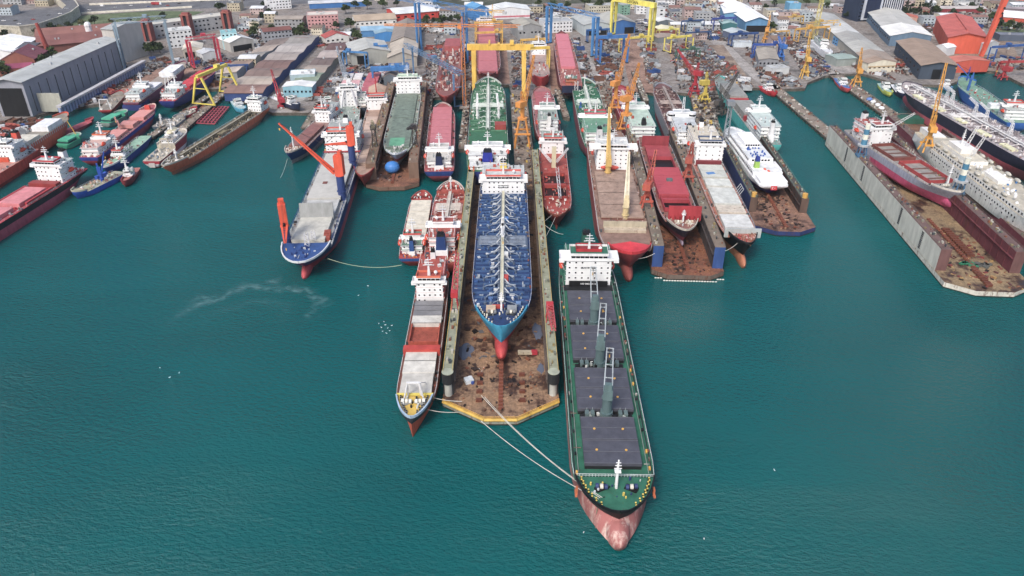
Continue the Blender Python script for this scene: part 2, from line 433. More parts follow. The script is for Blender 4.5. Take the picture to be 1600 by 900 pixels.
        t.obox((x+c*pr*1.2, y+sn*pr*1.2+.0, zz+1.6), (1.1, 1.2, 1.6), az, GLASS)
        t.build('crane_house', cr)
        j = MB(); r0 = Vector((x+c*pr*1.1, y+sn*pr*1.1, zz+1.0)); dv = Vector((c*cos(el), sn*cos(el), sin(el))); tip = r0+dv*jl
        sd = Vector((-sn, c, 0))
        if box:
            up = dv.cross(sd)
            for sg in (1, -1):
                j.tube(r0+sd*jw*.5*sg, tip+sd*.35*sg, .4+jw*.12, jm, .4, n=4)
            for k in range(1, 9):
                q = k/9; a = r0+dv*jl*q; wd = jw*.5*(1-q)+.35*q; j.bar(a+sd*wd, a-sd*wd, .35, jm)
            if box == 2: j.add([r0+sd*jw*.5, tip+sd*.35, tip-sd*.35, r0-sd*jw*.5, r0+sd*jw*.5-up*.9, tip+sd*.35-up*.5, tip-sd*.35-up*.5, r0-sd*jw*.5-up*.9], [(0,1,2,3),(7,6,5,4),(0,4,5,1),(2,6,7,3),(1,5,6,2),(3,7,4,0)], jm)
        else:
            for sg in (1, -1): j.tube(r0+sd*jw*.5*sg, tip+sd*jw*.4*sg, .3, jm, n=4)
            for k in range(0, 11):
                q = k/10; a = r0+dv*jl*q
                if k in (0, 3, 6, 9, 10): j.bar(a+sd*jw*.5, a-sd*jw*.5, .28, jm)
        j.build('jib', cr)
        ht = Vector((x-c*pr*.6, y-sn*pr*.6, zz+hl+2.5))
        w = MB(); w.tube(ht, tip, .07, DARK, n=4); w.tube(ht+sd*.6, tip+sd*.3, .07, DARK, n=4); w.tube(tip, tip-Vector((0,0,3)), .09, DARK, n=4); w.obox(tip-Vector((0,0,3.6)), (.7,.5,1.2), az, YEL)
        w.build('rigging', cr); return cr
    def winches(s, cols=('2c3a5a', 'c9b13a', '1c1d20'), n=2, x=None):
        "bow mooring gear: winches, bollards and a stem light mast"
        L = s.L; z = s.top; fx = s.fx if x is None else x; ln = L-fx
        for sg in (1, -1):
            w = MB(); cx = fx+ln*.33; cy = sg*s.half(cx)*.42; mm = M(cols[2], .1); m1 = M(cols[0], .1)
            w.obox((cx, cy, z+.35), (2.2, 4.2, .7), -sg*.5, mm)
            for q in (-1.4, 0, 1.4): w.tube((cx-.3*sg*q*.5, cy+q-.5, z+1.2), (cx-.3*sg*q*.5, cy+q+.5, z+1.2), .85, m1 if q else M('cfcabb', .1), n=12)
            w.build('winch', s.o)
        bm = M(cols[1], .1)
        for i in range(7):
            for sg in (1, -1):
                x = fx+ln*(.1+.11*i); y = sg*(s.half(x)-1.7)
                if abs(y) < .6: continue
                b = MB()
                for q in (-.55, .55): b.tube((x+q,y,z-.05),(x+q,y,z+.8),.3,mm,n=8); b.tube((x+q,y,z+.8),(x+q,y,z+1),.3,bm,n=8)
                b.box(x-1,x+1,y-.35,y+.35,z-.05,z+.12,mm); b.build('bollard', s.o)
        for i in range(n*5):
            v = MB()
            x = fx+ln*RND.uniform(.08, .6); y = RND.uniform(-1, 1)*s.half(x)*.75; q = RND.uniform(.3, .7)
            v.tube((x,y,z-.05),(x,y,z+q*2),q*.6,M(RND.choice(cols+('b9bdc0',)),.1),n=7)
            v.build('deck_vent', s.o)
    def clutter(s, x0, x1, w, n, cols, z=None, big=1.6, hi=1.2, name='deck_gear', split=4):
        z = s.dz if z is None else z
        ms = [M(c, .25) for c in cols]
        for i in range(n):
            x = x0+(x1-x0)*(i+RND.random())/n; hw = min(w/2, s.half(x)-1); y = RND.uniform(-hw, hw)
            s.item(RND.random(), x, y, z, RND.uniform(.3, big), RND.uniform(.3, big), RND.uniform(.3, hi), RND.choice(ms))
    def tanker(s, x0, x1, pcol='aab0b4', pcol2='7e868c', step=5.5, cw=True, arms=True, dens=1.0, tr='2e4d7e', cwc='c8c4a8'):
        "tanker deck: transverse frames, longitudinal pipe rack with catwalk, branch pipes, manifold"
        z = s.dz; pm = M(pcol, .1); p2 = M(pcol2, .15); tm = M(tr, .15)
        n = int((x1-x0)/step)
        for i in range(n+1):
            x = x0+(x1-x0)*i/n; hb = s.half(x)-1.2; f = MB()
            f.box(x-.15, x+.15, -hb, -1.9, z-.03, z+.9, tm); f.box(x-.15, x+.15, 1.9, hb, z-.03, z+.9, tm); f.build('deck_girder', s.o)
            if i < n and arms and i % 2 == 0:
                for sg in (1, -1):
                    b = MB(); xx = x+step*RND.uniform(.3, .6); y1 = RND.uniform(.35, .6)*hb; l = RND.uniform(1, 2.6)
                    b.tube((xx, sg*1.4, z+2.2), (xx+1.6, sg*3.2, z+2.2), .24, pm, n=6); b.tube((xx+1.6, sg*3.2, z+2.2), (xx+1.6, sg*y1, z+1.3), .2, pm, n=6)
                    b.tube((xx+1.6, sg*y1, z+1.3), (xx+1.6+l, sg*(y1+1), z+1.1), .22, pm, n=6)
                    b.tube((xx+1.6+l, sg*(y1+1), z), (xx+1.6+l, sg*(y1+1), z+1.6), .45, p2, n=8)
                    b.build('branch_pipe', s.o)
                    for q in range(2):
                        t = MB(); tx = x+RND.uniform(1, step-1); ty = sg*RND.uniform(.3, .85)*hb
                        t.tube((tx,ty,z-.03),(tx,ty,z+RND.uniform(.7,1.4)),RND.uniform(.4,.8),RND.choice((pm,p2,tm)),n=9); t.build('tank_hatch', s.o)
        for k, y in enumerate((-1.6, -1.1, -.6, .6, 1.1, 1.6)):
            MB().tube((x0, y, z+1.5), (x1-k % 3*2, y, z+1.5), .19, (pm, p2)[k % 2], n=6).build('cargo_pipe', s.o)
        if cw:
            c = MB(); cm = M(cwc, .2)
            c.box(x0, x1, -.75, .75, z+2.6, z+2.75, cm)
            for i in range(2*n):
                x = x0+(x1-x0)*i/(2*n)
                for sg in (1, -1): c.bar((x, sg*.8, z), (x, sg*.8, z+3.7), .1, pm)
            for sg in (1, -1): c.bar((x0, sg*.8, z+3.7), (x1, sg*.8, z+3.7), .1, pm)
            c.build('catwalk', s.o)
        xm = (x0+x1)/2; mm = MB(); hb = s.half(xm)-2.2
        for q in range(-3, 4): mm.tube((xm+q*1.5, -hb, z+1.9), (xm+q*1.5, hb, z+1.9), .26, pm, n=6)
        for sg in (1, -1): mm.box(xm-6, xm+6, sg*hb-1, sg*hb+1, z+.3, z+1.0, p2)
        mm.build('manifold', s.o)
# ---------------------------------------------------------------- floating docks
class Dock:
    def __init__(s, label, rear, front, B, zp, zt, ww, endgap, wall='6f665f', inner='5b4238', top='7c7a6c', floor='7a6248', ch=9, col2=None, railc='c9a52a', taper=.2, group=None, band=None, gapr=0, outer_r=None, ribs=True):
        P = G(*front, zp); Q = G(*rear, zp); d = P-Q; s.L = d.length; s.d = d.normalized(); s.O = Q; s.B = B; s.zp = zp; s.zt = zt
        s.rz = atan2(d.y, d.x); L = s.L
        s.o = thing('floating_dock', label, 'floating dock', (Q.x, Q.y, 0), s.rz, group)
        fm = floor_mat(floor); wm = M(wall, .3 if wall != 'c6c3b6' else .1, .8); im = M(inner, .45, .85, sc=.15); tm = M(top, .3, .85, streak=0)
        gp=MB().poly([(-.1,-B/2-.08),(L-ch,-B/2-.08),(L+.08,-B/2+ch*1.5),(L+.08,B/2-ch*1.5),(L-ch,B/2+.08),(-.1,B/2+.08)],-2.4,.55,M('23261f',.2)); gp.build('weed_band', s.o)
        p = MB().poly([(0,-B/2),(L-ch,-B/2),(L,-B/2+ch*1.5),(L,B/2-ch*1.5),(L-ch,B/2),(0,B/2)], -2.5, zp, M(wall, .5, .8), top=fm); p.build('pontoon', s.o)
        for sg in (1, -1):
            w = MB(); ya, yb = sorted((sg*(B/2-ww), sg*(B/2-.15))); x1 = L-endgap; om = M(outer_r, .2) if (outer_r and sg > 0) else wm
            inn = im; yi = sg*(B/2-ww); yo = sg*(B/2-.15)
            vs = [(0,ya,zp-.05),(x1,ya,zp-.05),(x1,yb,zp-.05),(0,yb,zp-.05),(0,ya,zt),(x1-taper,ya,zt),(x1-taper,yb,zt),(0,yb,zt)]
            w.add(vs, [(3,0,4,7)], wm); w.add(vs, [(1,2,6,5)], M(band, .2) if band else wm); w.add(vs, [(4,5,6,7)], tm)
            w.add(vs, [(0,1,5,4)], inn if yi == ya else om); w.add(vs, [(2,3,7,6)], inn if yi == yb else om)
            if ribs:
                n = int(x1/7)
                for i in range(1, n):
                    x = x1*i/n; w.box(x-.15, x+.15, min(yi, yi-sg*.3), max(yi, yi-sg*.3), zp, zt-.3, inn)
            w.box(0, x1, min(yi,yi-sg*.9), max(yi,yi-sg*.9), zt-4.2, zt-4.0, inn)
            wo = w.build('wing_wall', s.o); r = MB(); rm = M(railc, .2)
            for yy in (ya+.2, yb-.2):
                r = MB()
                n = int(x1/4)
                for i in range(n): r.bar((x1*i/n, yy, zt), (x1*i/n, yy, zt+1.1), .1, rm)
                for q in (.55, 1.1): r.bar((0, yy, zt+q), (x1, yy, zt+q), .08, rm)
                r.build('railing', wo)
            ms = [M(c, .25) for c in ('8f8c7c','6b6e60','7d4a32','a8a598','3c4348','8a7a4a')]
            for i in range(min(96, int(x1/2))):
                g = MB()
                x = RND.uniform(0, x1-1); y = RND.uniform(ya+.9, yb-.9); a = RND.uniform(.4, 1.6); h = RND.uniform(.3, 1.5)
                g.obox((x, y, zt+h/2-.02), (a, RND.uniform(.4, 1.2), h), 0, RND.choice(ms)); g.build('wing_box', wo)
        # keel blocks
        kb = M('7d4430', .3)
        for i in range(34):
            x = L-6-2.3*i; MB().box(x-.5, x+.5, -.9, .9, zp-.02, zp+1.1, kb).build('keel_block', s.o)
        s.x = lambda py, z=zp: (row_y(py, z)-s.O.y)/s.d.y
    def litter(s, x0, x1, n, cols, big=2.0):
        mb = MB(); ms = [M(c, .3) for c in cols]; z = s.zp
        for i in range(n):
            x = RND.uniform(x0, x1); y = RND.uniform(-1, 1)*(s.B/2-7); a = RND.uniform(.3, big); h = RND.uniform(.15, .9)
            mb.obox((x, y, z+h/2-.02), (a, RND.uniform(.3, big), h), RND.uniform(0, 3), RND.choice(ms))
        o = mb.build('dock_litter', None, (s.O.x, s.O.y, 0), s.rz); o['kind'] = 'stuff'
    def block_row(s, x0, x1, n, y, size=(1.4, 2.4, 1.2)):
        kb = M('6b3a28', .4)
        for i in range(n):
            x = x0+(x1-x0)*(i+.5)/n; MB().box(x-size[0]/2, x+size[0]/2, y-size[1]/2, y+size[1]/2, s.zp-.02, s.zp+size[2], kb).build('side_block', s.o)
def floor_mat(c):
    k = 'floor'+c
    if k in MC: return MC[k]
    m = bpy.data.materials.new('rusty_dock_floor'); m.use_nodes = True; MC[k] = m; nt = m.node_tree; N = nt.nodes; L = nt.links; b = N['Principled BSDF']
    tc = N.new('ShaderNodeTexCoord'); n1 = N.new('ShaderNodeTexNoise'); n1.inputs['Scale'].default_value = .09; n1.inputs['Detail'].default_value = 8; n1.inputs['Roughness'].default_value = .7
    L.new(tc.outputs['Object'], n1.inputs['Vector']); r = N.new('ShaderNodeValToRGB'); L.new(n1.outputs[0], r.inputs[0]); e = r.color_ramp.elements
    base = lin(c); e[0].position = .33; e[0].color = (.02,.016,.015,1); e[1].position = .72; e[1].color = tuple(x*1.7 for x in base)+(1,)
    for p, q in ((.43, (.07,.035,.022)), (.52, base), (.6, tuple(x*.85+y for x, y in zip(base, (.04,.02,.005))))):
        a = e.new(p); a.color = tuple(q)+(1,)
    bk = N.new('ShaderNodeTexBrick'); bk.inputs['Scale'].default_value = .045; bk.inputs['Mortar Size'].default_value = .006; bk.inputs['Color1'].default_value = (1,1,1,1); bk.inputs['Color2'].default_value = (.9,.9,.91,1); bk.inputs['Mortar'].default_value = (.6,.58,.56,1); L.new(tc.outputs['Object'], bk.inputs['Vector'])
    n9 = N.new('ShaderNodeTexNoise'); n9.inputs['Scale'].default_value = 1.1; n9.inputs['Detail'].default_value = 5; L.new(tc.outputs['Object'], n9.inputs['Vector']); r9 = N.new('ShaderNodeMapRange'); r9.inputs[1].default_value = .3; r9.inputs[2].default_value = .7; r9.inputs[3].default_value = .62; r9.inputs[4].default_value = 1.25; L.new(n9.outputs[0], r9.inputs[0])
    m1 = N.new('ShaderNodeMix'); m1.data_type = 'RGBA'; m1.blend_type = 'MULTIPLY'; m1.inputs[0].default_value = .8; L.new(r.outputs[0], m1.inputs[6]); L.new(bk.outputs['Color'], m1.inputs[7])
    m2 = N.new('ShaderNodeVectorMath'); m2.operation = 'SCALE'; L.new(m1.outputs[2], m2.inputs[0]); L.new(r9.outputs[0], m2.inputs['Scale'])
    L.new(m2.outputs[0], b.inputs['Base Color'])
    rr = N.new('ShaderNodeMapRange'); rr.inputs[1].default_value = .35; rr.inputs[2].default_value = .5; rr.inputs[3].default_value = .35; rr.inputs[4].default_value = .9
    L.new(n1.outputs[0], rr.inputs[0]); L.new(rr.outputs[0], b.inputs['Roughness'])
    return m
# ================================================================ THE FLEET
UP = 0.0
def foredeck(s, col):
    fd = MB(); q_ = [s.fx+.3+(s.L-s.fx-1.2)*q/14 for q in range(15)]
    fd.poly([(x, max(.05, s.half(x)-.7)) for x in q_]+[(x, -max(.05, s.half(x)-.7)) for x in q_[::-1]], s.top-.02, s.top+.1, M(col, .12, streak=0)); fd.build('foredeck', s.o)
# 1 bulk carrier, nearest
s = Ship('bulk_carrier', 'long green decked bulk carrier with grey hatches and pink bow, nearest the camera', 'bulk carrier',
         (969,803), (912,400), 27.6, 10.5, '17181b', 'a5605c', '1f6a52', zw=9.2, fc=(.905,1.5), bulb=1.9, sheer=.6, rust=.1, bw=1.1, rake=.012, blunt=True, full=.85)
b = s; LB = s
hx = [(s.X(y0,10.5), s.X(y1,10.5)) for y0,y1 in ((734,659),(648,582),(568,515),(508,461))]
for i,(x1,x0) in enumerate(hx): s.hatches(min(x0,x1),max(x0,x1),1,18.8 if i==0 else 20.2,2.5,'4a4c58',gap=.4,rust=.06,coam='202226',var=.3)
for sg in (1,-1):
    for k in range(3): MB().tube((22,sg*(11.6+.45*k),10.9),(s.fx-3,sg*(11.6+.45*k),10.9),.13,M('2b6b56',.2) if k else M('8a9490',.2),n=5).build('deck_pipe', s.o)
for i,(x1,x0) in enumerate(hx):
    for q in (.02,.25,.49,.52,.75,.98):
        f=MB(); f.box(x0+(x1-x0)*q-.12,x0+(x1-x0)*q+.12,-9.6,9.6,13.0,13.12,M('5c5e68',.1)); f.build('cover_rib', s.o)
dk = M('4a4c58',0)
for i,(x1,x0) in enumerate(hx):   # yellow lugs and white drips on the covers
    for q in (.28,.72):
        for sg in (-1,1): MB().tube((x0+(x1-x0)*q, sg*5.0, 13.0),(x0+(x1-x0)*q, sg*5.0, 13.25),.45,YEL).build('lifting_lug', s.o)
for i,yy in enumerate((654,575,511)):
    x = s.X(yy,10.5)
    f = MB(); f.box(x-1.5,x+1.5,-9.5,9.5,10.45,11.4,M('1c1e21',.1)); f.box(x-1.1,x+1.1,-2.4,2.4,11.9,12.8,M('55696a',.1))
    for q in (-7,-5,5,7): f.box(x-1.2,x+1.2,q-.7,q+.7,11.9,13.6,M('55696a',.2)); f.bar((x-1.4,q,11.9),(x-1.4,q,14.4),.15,M('9aa6a6',.1))
    for q in range(9): f.obox((x+RND.uniform(-1.3,1.3),RND.uniform(-8,8),12.3),(.9,.9,1.2),.3,RND.choice((M('9aa3a0',.2),BLACK,M('c9ccc8',.1))))
    f.build('mast_house', s.o)
    s.crane(x, 0, 9.5, '4f686b', '587274', 25+2*i, pi-.12 if i<2 else pi-.05, .06, jw=3.0, pr=1.75, jc='a7b1b3', z0=10.5, hl=4.0)
xh = s.X(446,10.5)
s.house(1.5+13, xh, 21, 5, win=7, brw=27.2, step=.05, fun=('1d5b4a', 9, 2.6), topcol='e0e1e2', deckcol='2b6b56', brdepth=9)
zb_ = s.zt; rr = MB()
for q in ((xh-9,xh-8.8,-6,6),(xh-3,xh-2.8,-6,6),(xh-9,xh-2.8,-6,-5.8),(xh-9,xh-2.8,5.8,6)): rr.box(*q, zb_+.0, zb_+1.5, M('b3202a',.05))
rr.box(xh-9,xh-3,-5.6,5.6,zb_,zb_+.3,M('8d2228',.1)); rr.build('monkey_island_screen', s.o)
text('SAFETY FIRST', 1.25, M('4b5058',0), s.o, (xh+.06,0,10.5+2.7*3+1.3), (pi/2,0,pi/2))
f = MB(); f.box(xh+1.2,xh+1.8,-9,9,10.45,13.7,M('16181b',.05)); f.box(xh+.2,xh+5,-13,13,10.45,10.9,M('1c1e21',.1)); f.build('deck_house_front', s.o)
text('NO SMOKING', 1.15, WHITE, s.o, (xh+1.86,0,12.4), (pi/2,0,pi/2))
s.winches(('2b3d6d','d6b93a','17181a'), 3); s.mast(s.fx+5, 12, cross=3)
f = MB(); fm=M('c9cfd0',.1); gz=s.top; HF=s.half(s.fx)-.5
for q in range(24):
    y=-HF+2*HF*q/24; f.bar((s.fx,y,gz-.05),(s.fx,y,gz+1.2),.1,fm)
f.box(s.fx-.2,s.fx+.4,-HF,HF,10.45,gz,M('1b1d20',.1)); f.bar((s.fx,-HF,gz+1.2),(s.fx,HF,gz+1.2),.12,fm); f.bar((s.fx,-HF,gz+.6),(s.fx,HF,gz+.6),.09,fm); f.build('forecastle_rail', s.o)
for i in range(14):   # small deck fittings along both sides
    for sg in (1,-1):
        x = 30+i*9.5
        if x < s.fx-3: MB().obox((x+RND.uniform(-2,2), sg*12.2, 11.0),(1.2,.6,1.0),0,RND.choice((BLACK,YEL,DARK))).build('deck_fitting', s.o)
for sg in (1,-1):
    a = MB(); x=s.L-13; y=sg*(s.half(x)+.35)
    a.obox((x,y,9.2),(1.6,.6,2.6),0,M('c5693a',.3)); a.obox((x,y+sg*.2,8.0),(3,.7,.6),0,M('c5693a',.3)); a.build('anchor', s.o)
    c = MB().poly([(s.L*.03,sg*13.4),(s.fx,sg*13.0),(s.fx,sg*12.6),(s.L*.03,sg*13.0)],10.49,10.75,M('23252a',.1)); c.build('gunwale', s.o)

# 2 blue tanker in the centre dock
s = Ship('tanker_ship', 'blue tanker with cyan bow and red bulb standing in the middle floating dock', 'tanker',
         (783,513), (787,268), 27.5, 17.5, '1c8fb4', 'b23333', '1f3c6a', zw=11.8, zb=4, fc=(.9,1.5), bulb=1.25, rust=.03, rake=.006, full=.76, stripe='1c8fb4')
TK = s; xh = s.X(303,17.5)
s.tanker(xh+2, s.fx-2, step=3.9, tr='3a5c8a', pcol='7f8da0', pcol2='55657c')
for k in range(14):
    for sg in (1,-1):
        x=xh+6+(s.fx-xh-12)*k/14; f=MB(); m_=M('b9bfc4',.05); f.bar((x,sg*1.2,20.2),(x+3,sg*3.4,19),.45,m_); f.bar((x+3,sg*3.4,19),(x+3,sg*5.6,18.6),.45,m_); f.build('catwalk_stairs', s.o)
s.clutter(xh+2, s.fx-2, 24, 260, ('2c5590','4a6fa5','8f9ca8','1b3560','5f80ac','c4c8cc'), hi=1.5, big=2.2)
s.house(xh-24, xh, 24, 3, win=9, brw=27.5, topcol='d9594b', fun=('d8b820', xh-21, 2.2), deckcol='b9bdbb', brdepth=8, step=.3)
text('NO SMOKING', .95, M('333a44',0), s.o, (xh+.06,0,17.5+2.7*1.9), (pi/2,0,pi/2)); text('SAFETY FIRST', .9, M('333a44',0), s.o, (xh+.06,0,17.5+2.7*1.42), (pi/2,0,pi/2))
s.crane((xh+s.fx)/2-6, 0, 6, 'dfe0e0','dfe0e0',14,.02,.08,pr=.9,box=2,hl=2.2,jw=1.2)
for q in (.3,.62,.8):
    f=MB(); x=xh+(s.fx-xh)*q; f.obox((x,1.9,19),(3,2.0,2.2),0,M(('3d6fae','d8d9d6','b33a33')[int(q*3)%3],.1)); f.build('deck_box', s.o)
s.winches(('6a6f74','d9d4c0','31363c'), 5); s.mast(s.fx+3, 9)
f = MB(); f.box(s.fx+1,s.fx+5,-6.5,-2.5,s.top,s.top+1.6,M('c2a98c',.2)); f.box(s.fx+1,s.fx+5,2.5,6.5,s.top,s.top+1.6,M('8a8f92',.2)); f.box(s.fx,s.fx+1.5,-4,1,s.top,s.top+1.3,M('b23a2e',.1)); f.build('windlass', s.o)

# 3 coaster, orange bow, front left
s = Ship('cargo_ship', 'small coaster with orange bow, yellow foredeck and white hatch covers left of the middle dock', 'cargo ship',
         (642,652), (680,424), 15.8, 7, '30343c', 'c4512f', '7a4a3c', zw=6.3, fc=(.885,2.2), bulb=.0, rust=.2, bw=1.2, bwmat='9ab4cc', rake=.002, full=.78, sheer=0,
         )
xa=s.X(590,7); 
S3=s
foredeck(s,'c9a52e')
s.hatches(s.X(621,7),s.X(590,7),1,12,2.2,'b9b6ad',ribs=0,seams=0); s.hatches(s.X(588,7),s.X(572,7),1,12.5,2.4,'c8c5bb',seams=0); s.hatches(s.X(570,7),s.X(554,7),1,12.5,2.4,'bfbcb2',seams=0)
f=MB(); x0=s.X(540,7); x1=s.X(512,7)
x0,x1=sorted((x0,x1)); f.box(x0,x1,-5.9,5.9,6.95,7.4,M('9c4530',.5)); 
for q in ((x0-.4,x0,-6.3,6.3),(x1,x1+.4,-6.3,6.3),(x0,x1,-6.3,-5.9),(x0,x1,5.9,6.3)): f.box(*q,6.95,9.4,M('b04a34',.4))
f.build('open_hold', s.o)
MB().box(s.X(550,7)-0,s.X(540,7)*0+s.X(550,7)+3.4,-7.6,7.6,7.2,10.6,M('b8362b',.15)).build('hatch_gantry', s.o)
s.hatches(s.X(511,7),s.X(500,7),1,12.6,2.4,'c4c2ba',seams=0); s.hatches(s.X(499,7),s.X(478,7),1,12.6,2.5,'77787c',seams=2)
s.house(4,s.X(473,7),12.5,4,win=5,brw=15,topcol='d86a4a',deckcol='a8483c',fun=('d8d9da',6,1.4),brdepth=5,step=.25)
s.winches(('c9ccc8','2a2c30','8d8f8c'),2)
f=MB()
for sg in (1,-1):
    f.bar((s.fx-1,sg*2.6,s.dz),(s.fx+1,sg*2.2,s.dz+9.5),.7,WHITE); f.bar((s.fx+3,sg*4.3,s.dz),(s.fx+1,sg*2.2,s.dz+9),.4,WHITE); f.bar((s.fx-8,sg*3.4,s.dz+2.5),(s.fx-1,sg*2.6,s.dz+8),.3,WHITE)
f.bar((s.fx+1,-2.4,s.dz+9.3),(s.fx+1,2.4,s.dz+9.3),.6,WHITE); f.build('foremast_frame', s.o)
f=MB(); f.box(s.fx-1.5,s.fx-.2,-7,7,s.dz,s.dz+2.6,M('d9c22e',.1)); f.build('breakwater', s.o)

# 4 red deck tanker behind it, stern to camera
s = Ship('tanker_ship', 'red decked tanker with dark blue funnel and orange lifeboats beside the middle dock', 'tanker',
         (706,283), (688,412), 18.5, 9, 'b3473c', '8a322c', 'a2473b', zw=3, fc=(.86,2.2), bulb=0, rust=.15, rake=.03, bwmat='c9b7ac')
s.tanker(s.X(352,9), s.fx-1, pcol='c9c2b8', pcol2='b08a84', step=6, tr='8a4a42', cwc='c7bcae')
s.clutter(s.X(350,9), s.fx, 16, 150, ('c7a79c','8d2f2c','d9d5cf','7a2d2a','b5867c'))
s.house(14,30,13,3,win=5,brw=18,face=1,topcol=None,fun=('1f3f78',9.5,2.6),deckcol='9c4a40',brdepth=6)
s.clutter(1,12,16,60,('c7b79c','8d2f2c','e4e1da','b5483c','394c62')); s.mast(s.fx+4,8); s.winches(('b5483c','d9d5cf','7a2d2a'),2)

# 5 small coaster left, stern to camera
s = Ship('cargo_ship', 'small blue sterned ship with cream hatches moored left of the red decked tanker', 'cargo ship',
         (661,299), (643,404), 14.5, 6, '26518e', '7d2d2b', 'a33c38', zw=2.2, fc=(.87,2), bulb=0, rust=.15, sternw=.9, bwmat='a9483c', stripe='8d2f36')
s.hatches(s.X(378,6), s.fx-1.5, 3, 11.5, 2.4, 'cfc6b2', gap=.5, seams=2)
s.house(5,14,10.5,2,win=4,brw=13.5,fun=('26518e',4,1.2),topcol='c9463c',brdepth=4); s.clutter(.5,8,12,50,('c7c7c4','8d2f2c','26518e','d0742e'))
text('ISTANBUL',.8,WHITE,s.o,(-.12,0,3.4),(pi/2,0,-pi/2)) if False else None
s.winches(('8d2f2c','d9d5cf','7a2d2a'),2)

# 6 heavy lift ship with orange cranes
s = Ship('cargo_ship', 'navy blue heavy lift ship with bright orange cranes and white bow band', 'cargo ship',
         (466,410), (546,214), 25, 10, '22356d', 'b8444a', '9a9c9c', zw=4.6, fc=(.885,2.6), bulb=1.2, rust=.06, bwmat='d5d8dc', rake=.06, full=.86, sheer=0, bowexp=.55)
S6=s; yo=-0.8
foredeck(s,'2a4f8c')
s.hatches(s.X(380,10), s.X(345,10), 1, 17, 2.4, 'b9b7ac', seams=0, rust=.1); 
f = MB(); xa=s.X(343,10); f.obox((xa+.5,0,15.5),(1.0,18.5,9),0,M('8c8f8e',.2),-.35); f.box(xa-5,xa,-8.5,8.5,9.98,12,M('a7a9a7',.2)); f.build('raised_hatch_cover', s.o)
s.hatches(s.X(338,10), s.X(318,10), 1, 18, 2.2, 'b1b3b1', seams=0,rust=.1); s.hatches(s.X(316,10), s.X(247,10), 1, 19, 3.2, 'b4b3ac', seams=0, rust=.12, coam='1d1e20', var=.15)
MB().box(s.X(293,10)-1.8,s.X(293,10)+1.8,-4,-1.2,13.2,13.35,M('7a4038',.4)).build('access_hatch', s.o)
xh=s.X(242,10); s.house(4, xh, 21, 5, win=7, brw=25, topcol='d9594b', fun=('e0e1e2',8,2),deckcol='9aa09c',brdepth=7)
f=MB(); f.box(xh+.4,xh+1.2,-12.3,12.3,12.2,13,M('a8323a',.05)); f.build('front_rail', s.o)
for (yy,azm,el,jl) in ((312,2.45,.62,40),(262,0,0,0),(371,0,0,0)):
    x = s.X(yy,10); y = (12.3-2.2) if yy!=371 else -11.0
    if yy==371: x=s.fx-5
    ph = 15 if yy!=371 else 10
    if jl: s.crane(x,y,ph,'2a4079','df4a1e',41,-1.72,.78,jw=3.4,pr=2.3,box=2,hl=12,z0=10)
    elif yy==262: s.crane(x,y,ph,'2a4079','df4a1e',14,-1.5,-.02,jw=2.6,pr=2.2,box=2,hl=12,z0=10)
    else: s.crane(x,y,ph,'2a4079','df4a1e',16,.2,-.14,jw=2.8,pr=2.0,box=True,hl=12,z0=10)
f = MB(); om=M('cfd3d8',.1)
for sg in (1,-1):
    for i in range(30):
        x=20+(s.fx-24)*i/30; yy=sg*12.2
        if sg>0 or i%3: f.bar((x,yy,10),(x,yy,12.4),.28,M('2a4079',.1))
    f.box(20,s.fx-4,sg*12.2-.12,sg*12.2+.12,12.35,12.6,M('2a4079',.1))
f.build('side_stanchion', s.o)
f=MB(); 
for q in range(5): f.box(s.X(300,10)+q*2.6-(q%2), s.X(300,10)+q*2.6+1.2, 12.5,12.56, 5.5+q*.4,9.2, WHITE)
f.build('hull_marking', s.o)
f=MB(); f.lattice((s.fx+3,1,s.top),(s.fx+3,1,s.top+7),2.2,1.6,WHITE,5,.2); f.lattice((s.fx-4,3,12.4),(s.fx-4,3,17.4),2.2,1.6,WHITE,5,.2); f.build('mast', s.o)
f=MB()
for q in range(3): f.obox((s.fx-8-q*2.2,9.0,11.2+q*.5),(4,3.4,1.8),.1,M('9a4636',.4))
f.build('deck_cargo', s.o)
s.clutter(s.fx+4,s.L-5,12,26,('22356d','31508f','b9bdc0'),z=s.top+.1)

# 7 navy coaster beside it
s = Ship('cargo_ship', 'navy blue coaster with grey boot and white foremast moored left of the heavy lift ship', 'cargo ship',
         (449,239), (524,172), 14, 7.5, '263a72', '8e8f92', '8d6a62', zw=3.0, fc=(.87,1.8), bulb=0, rust=.2, bwmat='b4a79c')
s.hatches(s.L*.4,s.fx-2,2,9.5,2.2,'8a5a54'); s.mast(s.fx+2,15); s.house(5,s.L*.3,11,3,win=4,brw=14,topcol='c9463c',deckcol='9aa09c')
s.clutter(s.fx,s.L-3,9,50,('c7b7a4','8d5f4c','d9d5cf'),z=s.top)
f=MB(); f.bar((s.L*.78,-6.9,7.5),(s.L*.78,-7.2,-1),1.4,M('d0502a',.2)); f.build('fender_board', s.o)
# 8 white service vessel
s = Ship('service_vessel', 'white service vessel with tall bridge and A-frame mast behind the heavy lift ship', 'service vessel',
         (536,228), (548,150), 18, 8, 'a94c40', '7c2e2a', '8f9d94', zw=2.4, fc=(.87,1.8), bulb=0, bwmat='c9b7ac')
s.house(14,30,14,5,win=5,brw=18,deckcol='9aa09c',fun=('dcdddf',6,2)); s.clutter(32,s.L-3,14,70,('e0e0de','c9ccc8','8d9298','b5483c'))
f=MB()
for sg in (1,-1): f.bar((34,sg*6,8),(31,sg*3,22),1.1,WHITE)
f.bar((31,-3.4,22),(31,3.4,22),1.1,WHITE); f.build('a_frame', s.o)
